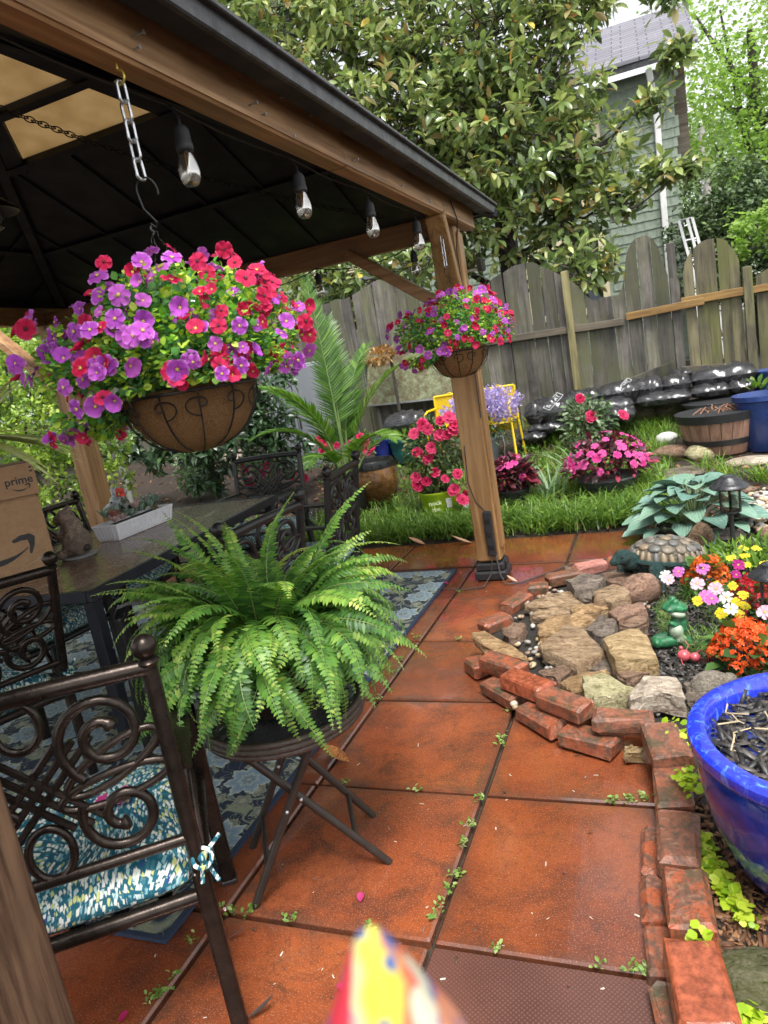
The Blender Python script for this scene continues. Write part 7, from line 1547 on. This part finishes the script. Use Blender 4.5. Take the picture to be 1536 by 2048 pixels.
# other rose bushes and shrubs
rq = gt(1180, 905); rb2 = thing('rose_bush', 'young grey-green rose bush with three pink blooms before the sacks', 'shrub', rq); rose_bush(rb2, rq+Vector((0, 0, .30)), .26, .26, 650, m_leaf('greyrose_leaf', [(0, (.05, .10, .04)), (.5, (.13, .20, .09)), (1, (.27, .34, .2))], trans=.25), .055)
put_flowers(rb2, [rose], cam_pts([(1183, 832), (1181, 838), (1246, 830), (1160, 797)], rq.y-.15), .05)
rq = gt(690, 960); rb3 = thing('rose_bush', 'coral-red rose bush half hidden behind the palm stems', 'shrub', rq); rose_bush(rb3, rq+Vector((0, 0, .35)), .42, .25, 900, M['roseleaf']); put_flowers(rb3, [rose], cam_pts([(650, 885), (672, 890), (730, 885), (742, 895), (735, 900), (648, 900), (690, 880), (640, 880), (720, 875), (660, 905)], rq.y-.2), .055)
rq = gt(530, 985); rb4 = thing('rose_bush', 'low pink rose bush seen through the far chair back', 'shrub', rq); rose_bush(rb4, rq+Vector((0, 0, .25)), .35, .2, 500, M['roseleaf']); put_flowers(rb4, [rose], cam_pts([(490, 938), (535, 932), (545, 940), (560, 940), (590, 955), (608, 958), (525, 945), (500, 965)], rq.y-.2), .055)
rq = gt(400, 1000); rb5 = thing('pale_shrub', 'pale green rose shrub behind the silver elephant figure', 'shrub', rq); rose_bush(rb5, rq+Vector((0, 0, .34)), .22, .24, 420, m_leaf('pale_rose_leaf', [(0, (.09, .17, .07)), (.5, (.2, .31, .15)), (1, (.38, .48, .3))], trans=.3), .085)
# sheds and sheets at the left back
M['greyshed'] = m_plain('grey_resin_panel', (.20, .215, .235), .45, 0, .1, 4)
s0, s1 = gy(548, 880, 7.6), gy(660, 870, 7.6); shed = thing('storage_shed', 'grey resin storage cabinet with double doors behind the palm', 'shed', ((s0.x+s1.x)/2, 7.6, T(0, 7.6))); zt = gy(590, 735, 7.6).z; zb = T(0, 7.6)-.1
for k in range(2): xa, xb = lerp(s0, s1, k*.5).x, lerp(s0, s1, (k+1)*.5).x; MB().box(((xa+xb)/2, 7.6, (zt+zb)/2), (abs(xb-xa)-.012, .04, zt-zb), ch=.01).obj('door', M['greyshed'], shed)
MB().box(((s0.x+s1.x)/2, 7.85, (zt+zb)/2), (abs(s1.x-s0.x)+.05, .42, zt-zb+.06), ch=.012).obj('cabinet', M['greyshed'], shed)
for k in (-1, 1): MB().box(((s0.x+s1.x)/2+k*.04, 7.57, (zt+zb)/2), (.016, .02, .14), ch=.004).obj('handle', M['blackpot'], shed)
m, t, b = new_mat('lichen_sheet'); N = NB(t); v = N.coord('Object'); n = N.noise(v, 14, 7, .75); n2 = N.noise(v, 70, 4, .7); c = N.ramp(n, [(.38, (.09, .06, .03)), (.5, (.13, .14, .075)), (.62, (.22, .25, .14))]); N.set(b, col=N.mix(N.ramp(n2, [(.5, 0.0), (.62, .6)]), c, (.10, .06, .03)), rough=.8); M['lichen'] = m
sa, sb, sd_, se_ = gy(735, 812, 8.0), gy(915, 793, 8.0), gy(915, 700, 8.12), gy(735, 712, 8.12); bd = thing('old_table_board', 'lichen-stained board leaning on the fence behind the palm', 'board', (sa+sb)/2)
mb = MB(); mb.add([tuple(q) for q in (sa, sb, sd_, se_)]+[tuple(q+Vector((0, .02, 0))) for q in (sa, sb, sd_, se_)], [(0, 1, 2, 3), (7, 6, 5, 4), (0, 4, 5, 1), (1, 5, 6, 2), (2, 6, 7, 3), (3, 7, 4, 0)]); mb.obj('panel', M['lichen'], bd); MB().bar(sa-Vector((0, .01, 0)), sb-Vector((0, .01, 0)), .012, .02).obj('edge_strip', M['galv'], bd)
for k in (.1, .9): q = lerp(sa, sb, k); MB().box((q.x, 8.06, (q.z+.4)/2), (.05, .05, q.z-.4+.02)).obj('leg', M['oldwood_z'], bd)
rs = gy(765, 705, 7.9); rust = thing('rusty_shrub', 'rusty orange shrub behind the palm crown', 'shrub', (rs.x, 7.85, T(0, 7.85))); n_ = 380; d = unit(n_); P = np.array([rs.x-.02, 7.85, rs.z-.04])+d*np.array([.22, .1, .09])*RNG.random((n_, 1))**.5; leaf_cloud('rusty_leaves', rust, P, d, m_leaf('rusty_leaf', [(0, (.22, .10, .03)), (.5, (.38, .20, .06)), (1, (.5, .33, .12))]), .05, .4); MB().tube([(rs.x+.1, 7.87, T(0, 7.85)), (rs.x+.1, 7.87, rs.z-.06)], .02, 6).obj('stem', M['bark'], rust)
wp = gy(258, 985, 6.4); wpt = thing('white_pipe', 'white downpipe post beside the left gazebo post', 'pipe', (wp.x, 6.4, T(0, 6.4))); MB().tube([(wp.x, 6.4, T(0, 6.4)-.1), (wp.x-.02, 6.4, wp.z+.62)], .035, 14).obj('pipe', M['white'], wpt, smooth=True); MB().tube([(wp.x, 6.4, T(0, 6.4)), (wp.x, 6.4, T(0, 6.4)+.12)], .05, 14).obj('collar', M['white'], wpt, smooth=True)
MB().box((-6.1, 9.2, 1.1), (4.6, .06, 1.7)).obj('dark_panel_fence', M['oldwood_z'], label='dark board fence panel in shade behind the laurel shrub', category='fence')

# ---------------------------------------------------------------- black sacks along the fence
m, t, b = new_mat('black_plastic_sack'); N = NB(t); v = N.coord('Object'); n = N.noise(N.coord('Object', (1, 1.5, 1.4)), 6, 3, .55, 2.5); n2 = N.noise(v, 17, 3, .55, 2.5); N.set(b, col=(.016, .016, .019), rough=.3, spec=.6, coat=.75, coatr=.14, nrm=N.bump(N.math('ADD', n, N.math('ADD', N.math('MULTIPLY', N.math('ABSOLUTE', N.math('SUBTRACT', n2, .5)), .8), N.math('MULTIPLY', N.noise(v, 38, 3, .6, 2.0), .25))), .8, .08)); M['sack'] = m
M['sackprint'] = m_plain('white_sack_print', (.34, .35, .36), .5, 0, .2, 30)
def sack(u0, v0, u1, v1, y, label, d_=.36, rz=0.0, txt=None):
    c = gy((u0+u1)/2, (v0+v1)/2, y); a, b_ = gy(u0, (v0+v1)/2, y), gy(u1, (v0+v1)/2, y); W_ = (b_-a).length*1.02; H_ = (gy((u0+u1)/2, v0, y)-gy((u0+u1)/2, v1, y)).length*1.1
    r = thing('mulch_sack', label, 'sack', (c.x, c.y, c.z-H_/2), rz, 'black mulch sacks stacked along the fence'); mb = MB(); nx, ny = 18, 12; sd_ = rnd.randint(0, 999)
    for top in (1, -1):
        for j in range(ny+1):
            for i in range(nx+1):
                x, y_ = -1+2*i/nx, -1+2*j/ny; e = max(0, (1-abs(x)**4))**.5*max(0, (1-abs(y_)**4))**.5; wr = .13*math.sin(7*x+sd_)*math.cos(5*y_+sd_*.7)+.09*math.sin(13*x*y_+sd_)+.06*math.sin(17*x+9*y_+sd_)
                mb.v.append((x*W_/2*(1-.07*abs(y_)**3), y_*d_/2*(1-.1*abs(x)**3), H_/2+top*e*H_/2*(.95+wr)+(U(-.006, .006))))
    o2 = (nx+1)*(ny+1)
    for j in range(ny):
        for i in range(nx): a_ = j*(nx+1)+i; q = (a_, a_+1, a_+nx+2, a_+nx+1); mb.f.append(q); mb.f.append(tuple(o2+k for k in reversed(q))); mb.m += [0, 0]
    for i in range(nx): mb.f += [(i+1, i, o2+i, o2+i+1), (ny*(nx+1)+i, ny*(nx+1)+i+1, o2+ny*(nx+1)+i+1, o2+ny*(nx+1)+i)]; mb.m += [0, 0]
    for j in range(ny): mb.f += [(j*(nx+1), (j+1)*(nx+1), o2+(j+1)*(nx+1), o2+j*(nx+1)), ((j+1)*(nx+1)+nx, j*(nx+1)+nx, o2+j*(nx+1)+nx, o2+(j+1)*(nx+1)+nx)]; mb.m += [0, 0]
    mb.obj('sack', M['sack'], r, smooth=True, world=False)
    if txt:
        me = text_mesh(txt, H_*.22, M['sackprint'], .001); xs_ = [v_.co.x for v_ in me.vertices]; wT = (max(xs_)-min(xs_))/2+.02
        tm = Matrix.Translation((W_*.16, -d_*.36, H_*.88)) @ Matrix.Rotation(.75, 4, 'X') @ Matrix.Rotation(.9, 4, 'Z'); o = link('lettering', me, r); o.matrix_local = tm
        fr3 = MB(); hT = H_*.14
        for s in (-1, 1): fr3.box((s*wT, 0, 0), (.006, 2*hT, .002)); fr3.box((0, s*hT, 0), (2*wT-.006, .006, .002))
        o = link('print_border', fr3.mesh('border', M['sackprint']), r); o.matrix_local = tm
    return r
for a in [(1050, 798, 1142, 846, 7.55, 'broad black sack with white print at the left end of the stack', .4, .05, 'SMART'), (1058, 842, 1132, 864, 7.5, 'flat black sack beneath the broad left-end sack'), (1038, 862, 1095, 882, 7.42, 'lowest black sack by the yellow chair leg'),
          (1128, 780, 1205, 812, 7.75, 'dark sack just right of the yellowed fence post'), (1196, 766, 1278, 800, 7.7, 'puffy black sack with boxed white print mid-stack', .4, .03, 'SMART'), (1168, 797, 1268, 824, 7.55, 'black sack under the puffy boxed-print sack'), (1210, 812, 1272, 842, 7.4, 'lowest slanting black sack left of the mossy boulders'),
          (1262, 756, 1326, 794, 7.75, 'rounded black sack right of the boxed-print sack'), (1322, 750, 1382, 783, 7.8, 'small bulging sack below the bright fence rail end'), (1378, 731, 1512, 770, 7.85, 'longest glossy sack on top below the arched gate', .42, 0, None), (1270, 783, 1382, 808, 7.6, 'flattened black sack above the mossy boulders'),
          (1378, 767, 1458, 792, 7.7, 'black sack under the left half of the longest sack'), (1454, 758, 1510, 784, 7.72, 'black sack under the right end of the longest sack'), (1338, 738, 1384, 753, 8.0, 'sack pushed back against the fence by the gate corner'), (772, 826, 852, 866, 7.6, 'black sack left of the yellow chair behind the roses')]:
    sack(*a)
# rocks, barrel and other planters at the right back
def boulder(label, u, v, z_up, rx_, ry_, rz_, mat, nm='boulder', seed=1, y=None):
    p = gt(u, v) if y is None else gy(u, v, y); rr = random.Random(seed); mb = MB(); mb.ball((0, 0, 0), 1, 10); k = [Vector((rr.gauss(0, 1), rr.gauss(0, 1), rr.gauss(0, 1))).normalized() for _ in range(7)]
    vs = []
    for q in mb.v:
        q = Vector(q); f_ = 1.0
        for kk in k: dd = q.dot(kk); f_ = min(f_, .80/max(dd, .01)) if dd > .80 else f_
        vs.append((p.x+q.x*f_*rx_+rr.uniform(-.004, .004), p.y+q.y*f_*ry_, p.z+z_up+q.z*f_*rz_))
    mb.v = vs; return tag(mb.obj(nm, mat, smooth=True), label, 'rock')
mossy = m_stone('mossy_boulder', (.10, .085, .05), (.19, .165, .10), 12, .7, .8, (.035, .035, .018))
for lab, u, v, a_ in [('angular mossy boulder left of the pair below the sacks', 1288, 838, (.14, .12, .12)), ('larger mossy boulder below the flattened sack', 1342, 832, (.17, .12, .13)), ('dark boulder half hidden behind the barrel planter', 1385, 830, (.1, .1, .09))]: boulder(lab, u, v, .07, *a_, mossy, seed=u)
boulder('speckled white granite stone lying on the flat rock', 1335, 890, .05, .115, .09, .075, m_stone('white_granite', (.48, .47, .44), (.66, .65, .62), 60, .7, .3, (.25, .24, .22)), 'white_stone', 3)
boulder('brown layered rock under the white stone', 1348, 915, .04, .19, .14, .075, stone_mats['brown'], seed=4); boulder('yellow-brown mossy rock in front of the barrel', 1402, 918, .05, .13, .1, .085, stone_mats['green'], seed=5); boulder('flat grey slab rock below the barrel rocks', 1370, 948, .015, .24, .16, .045, stone_mats['grey'], seed=6); boulder('flat brown slab right of the hosta top', 1450, 985, .015, .22, .14, .05, stone_mats['brown'], seed=7); boulder('grey flat rock behind the solar lamp stake', 1440, 1082, .03, .16, .1, .05, m_stone('mauve_stone', (.24, .2, .18), (.34, .29, .26), 10, .6, .5), seed=8, y=None)
boulder('rough brown driftwood-like rock right behind the turtle shell', 1402, 1105, .07, .085, .07, .12, m_stone('rough_brown_rock', (.17, .10, .055), (.3, .2, .12), 18, .8, 1.0, (.05, .03, .018)), 'rough_rock', 9); boulder('dark purple stone at the right edge by the gravel', 1538, 1078, .03, .06, .06, .05, stone_mats['pink'], seed=10); boulder('grey boulder hidden in the cosmos behind the frog', 1345, 1245, .03, .07, .06, .07, stone_mats['grey'], seed=12)
boulder('sandy flat rock in the gravel below the barrel', 1500, 925, .01, .25, .16, .035, stone_mats['pale'], seed=11)
bq = gt(1440, 902); br_ = thing('barrel_planter', 'half-barrel planter with pale brown staves and black hoops', 'planter', bq); k = .335
M['stave'] = m_wood('pinkish_stave', (.22, .125, .085), (.34, .205, .15), 'Z', .5, 20, (.09, .05, .035), .3, rnd_val=.12)
def barrel_r(z): return k*(.70+.30*min(1, (z/.34))**.75)
for i in range(22):
    a = i*6.2832/22; vs = []; zs = [0, .08, .17, .26, .34]
    for z_ in zs:
        for s in (-.47, .47): aa = a+s*6.2832/22; r1 = barrel_r(z_); vs += [(bq.x+r1*math.cos(aa), bq.y+r1*math.sin(aa), bq.z+z_), (bq.x+(r1-.022)*math.cos(aa), bq.y+(r1-.022)*math.sin(aa), bq.z+z_)]
    fs = []
    for j in range(len(zs)-1): o_ = 4*j; fs += [(o_, o_+2, o_+6, o_+4), (o_+3, o_+1, o_+5, o_+7), (o_+1, o_, o_+4, o_+5), (o_+2, o_+3, o_+7, o_+6)]
    fs.append((16, 18, 19, 17)); MB().add(vs, fs).obj('stave', M['stave'], br_)
for z0, z1 in ((.285, .355), (.085, .135)): pot(br_, [(barrel_r(z0)+.002, z0), (barrel_r(z0)+.007, z0), (barrel_r(z1)+.009, z1), (barrel_r(z1)-.004, z1+.002)], M['blackpot'], bq, 44, 'hoop')
soil_disc(br_, bq, k*.95, bq.z+.32, M['soil']); MB().lathe([(.0001, .0), (.225, 0.0), (.225, .01)], 24, 0, None, tuple(bq)).obj('base', M['blackpot'], br_)
tw = MB()
for i in range(26): a = U(0, 6.28); q = bq+Vector((U(-.08, .08), U(-.08, .08), .33)); e_ = bq+Vector((.27*math.cos(a)*U(.4, 1), .27*math.sin(a)*U(.4, 1), .345)); tw.tube([q, lerp(q, e_, .5)+Vector((0, 0, U(.02, .06))), e_], .006, 5)
tw.obj('dry_stems', m_plain('dead_stem', (.20, .10, .06), .7, 0, .4, 20), br_)
q = gt(1455, 845); q2 = fancy_pot('wide_planter', 'wide black round planter of soil behind the barrel', q, [(.28, 0), (.3, .01), (.37, .2), (.39, .21), (.39, .23), (.36, .225)], M['blackpot'], soil=(.36, .2), soilmat=M['soil'])
n_ = 40; d = unit(n_); d[:, 2] = abs(d[:, 2]); leaf_cloud('planter_sprout', q2, np.array(gz(1445, 790, q.z+.24))+d*.05, d, M['jenny'], .05, .7)
q = gt(1532, 898); fancy_pot('tall_blue_pot', 'tall blue plastic pot cut by the right photo edge', q, [(.14, 0), (.15, .01), (.215, .42), (.235, .43), (.235, .47), (.215, .47), (.2, .42)], M['navypl'], soil=(.2, .42))
q = gy(1540, 765, 7.9); q = Vector((q.x, q.y, T(q.x, q.y))); fancy_pot('blue_bowl', 'blue bowl planter beside the longest sack', q, sc3(vase, .95, 1.0), M['navypl'], soil=(.15, .25)); bl_ = thing('young_plant', 'leafy young plant between the longest sack and blue bowl', 'plant', gy(1515, 800, 7.6)); n_ = 90; d = unit(n_); leaf_cloud('young_leaves', bl_, np.array(bl_.location)+d*np.array([.1, .1, .16]), d, M['weedleaf'], .08, .5)
MB().bar(gt(1215, 895)+Vector((0, 0, 0)), gt(1215, 895)+Vector((.04, 0, .30)), .07, .012, upv=(0, 1, 0)).obj('plant_stake', M['blackpot'], label='black plastic plant stake beside the young rose bush', category='stake')
q = gt(475, 945); MB().ball(tuple(q+Vector((0, 0, .18))), .14, 12, sc_=(1.1, .9, 1)).obj('tan_boulder', stone_mats['pale'], smooth=True, label='rounded tan rock behind the far chair back', category='rock')

# ---------------------------------------------------------------- small things on the paving
M['smallweed'] = m_leaf('joint_weed_leaf', [(0, (.10, .20, .03)), (.5, (.19, .32, .06)), (1, (.36, .46, .16))], trans=.3)
def weed_lab(u, v):
    if v < 1300: return 'small weed in the joint along the far rug edge'
    if u < 480: return 'small weed in a joint beside the near chair legs'
    if u < 770 and v > 1700: return 'small weed in the joint below the side table foot'
    if 770 <= u and v > 1880: return 'small weed along the ribbed brown slab'
    if u > 1190: return 'small weed in the joint beside the brick edging'
    if v > 1590: return 'small weed in the long joint between the two nearest slabs'
    if u < 850: return 'small weed in the joint beside the fern'
    return 'small weed in the joint near the brick corner'
for (u, v, n_) in [(435, 1818, 8), (465, 1822, 12), (500, 1826, 14), (582, 1838, 10), (735, 1858, 11), (690, 1568, 5), (832, 1580, 8), (940, 1650, 12), (930, 1690, 8), (910, 1750, 14), (900, 1780, 14), (885, 1808, 7), (872, 1835, 9), (960, 1600, 10), (1000, 1490, 9), (1003, 1478, 10), (1022, 1420, 8), (990, 1394, 9), (1225, 1602, 14), (1255, 1600, 16), (1290, 1598, 14), (995, 1900, 8), (1260, 1940, 9), (1200, 1930, 6), (325, 1985, 16), (300, 2000, 12), (385, 1880, 9), (835, 1275, 9), (790, 1345, 9), (800, 1320, 9), (760, 1400, 6), (920, 1185, 6), (917, 1280, 6), (1290, 1940, 8), (350, 1950, 6)]:
    p = gz(u, v, .0); r = thing('joint_weed', weed_lab(u, v), 'weed', p, group='weeds in the paving joints'); n_ = n_+4; a = RNG.random(n_)*6.28; P = np.stack([p.x+RNG.normal(size=n_)*.010, p.y+RNG.normal(size=n_)*.009, RNG.random(n_)*.012], 1); leaf_cloud('weed_leaves', r, P, np.stack([np.cos(a), np.sin(a), .3+RNG.random(n_)*.5], 1), M['smallweed'], .014, .6)
def fallen(name, label, u, v, L_, asp, mat, z=.004, curl=-.5, rz=0.0):
    p = gz(u, v, z); tv, tf = leaf_tpl(asp, 6, .6, curl, .02, .05, .5); me = MB().add([(x*L_, (y-.5)*L_, abs(z_)*L_+.002) for x, y, z_ in tv], tf).mesh(name, mat, True); o = link(name, me); o.location = (p.x, p.y, z); o.rotation_euler = (0, 0, rz); return tag(o, label, 'leaf')
fallen('fallen_leaf', 'curled wet orange-brown leaf on the slab behind side table', 676, 1520, .105, .5, m_stone('wet_orange_leaf', (.30, .10, .02), (.48, .19, .05), 30, .3, .3), rz=1.35)
fallen('fallen_leaf', 'dark dry twig-like leaf at the bottom left of the patio', 525, 2025, .07, .2, m_plain('dark_wet_leaf', (.05, .035, .03), .5), rz=-.9); fallen('fallen_leaf', 'thin dark seed pod on the slab near the chair leg', 475, 1873, .05, .2, m_plain('dark_pod', (.12, .05, .04), .35), rz=-1.2)
fallen('fallen_leaf', 'pale brown leaf at the grass edge left of the post', 835, 1090, .13, .5, m_plain('pale_dry_leaf', (.45, .24, .14), .5), rz=1.5); fallen('fallen_leaf', 'long pale leaf at the grass edge by the post', 925, 1088, .15, .35, m_plain('tan_dry_leaf', (.42, .26, .15), .5), rz=1.7); fallen('fallen_leaf', 'dry leaf beside the black post foot', 1025, 1163, .07, .4, m_plain('beige_dry_leaf', (.45, .30, .2), .5), rz=1.2)
for (u, v, lab) in [(685, 1980, 'pink petal at the left of the patterned umbrella tip'), (722, 1798, 'pink petal on the slab right of the side table'), (248, 2038, 'pale pink petal at the bottom left edge'), (893, 1168, 'pink petal on the rug corner'), (950, 1164, 'pink petal left of the post foot'), (890, 1225, 'pink petal on the dark slab beside the rug')]: fallen('petal', lab, u, v, .026, .8, M['hotpink'], .012 if u == 893 else .004, -.4, U(0, 6))
put_c = thing('pink_blossom', 'crimson blossom fallen on the near chair cushion', 'blossom', gz(205, 1605, .50)); put_flowers(put_c, [imp], [(put_c.location, (0, -.2, 1), 1.0), (put_c.location+Vector((.035, .03, .004)), (.2, -.3, 1), .9)], .028)
def debris():
    q = gz(U(300, 1320), U(1080, 2040), .002); return (q.x, q.y, .003)
o = chips('patio_debris', 'tiny seeds and bark crumbs scattered over the wet slabs', 130, debris, None, m_leaf('debris', [(0, (.03, .02, .015)), (.5, (.2, .12, .08)), (.7, (.5, .42, .32)), (1, (.6, .55, .45))], trans=0), .005, .016)
# ---------------------------------------------------------------- patterned closed umbrella just in front of the camera
um = thing('umbrella', 'out-of-focus tip of a red and yellow patterned umbrella at the bottom', 'umbrella', (0, 0, 0)); tip = CAM+ray(736, 1858)*.2; um.location = (tip.x, tip.y, 0)
m, t, b = new_mat('parrot_print_cloth'); N = NB(t); v = N.coord('Object'); rv = N('ShaderNodeVectorMath', {0: v, 1: (RGT.x, RGT.y, 0)}, operation='DOT_PRODUCT').outputs['Value']
sz_ = N('ShaderNodeSeparateXYZ', {0: v}).outputs[2]; nz_ = N.noise(v, 55, 2)
xx = N.math('ADD', N.math('MULTIPLY', rv, 30.0), N.math('MULTIPLY', N.math('SUBTRACT', nz_, .5), .5)); xx = N.math('ADD', xx, .5)
c = N.ramp(xx, [(.0, (.60, .02, .045)), (.26, (.60, .03, .055)), (.31, (.50, .46, .30)), (.45, (.55, .46, .04)), (.60, (.55, .45, .05)), (.67, (.50, .20, .08)), (.78, (.56, .06, .05)), (1, (.55, .22, .12))]); c = N.mix(N.ramp(N.noise(v, 80, 1), [(.56, 0.0), (.60, 1.0)]), c, (.05, .10, .27)); c = N.mix(N.ramp(N.noise(N.coord('Object', (1, 1, 1), (1, 2, 3)), 62, 1), [(.62, 0.0), (.66, 1.0)]), c, (.52, .48, .36))
N.set(b, col=c, rough=.7); M['parrot'] = m
mb = MB(); zt = tip.z; mb.lathe([(.001, zt), (.0035, zt-.002), (.008, zt-.011), (.014, zt-.025), (.022, zt-.043), (.034, zt-.075), (.05, zt-.16), (.055, zt-.4), (.045, zt-.75), (.02, zt-.8)], 24, 0, None, (tip.x, tip.y, 0), lambda k, i: .06*math.cos(k*6.2832/4)); mb.obj('canopy', M['parrot'], um, smooth=True)
MB().tube([(tip.x, tip.y, 0), (tip.x, tip.y, zt-.7)], .008, 10).obj('shaft', M['blackmetal'], um, smooth=True)
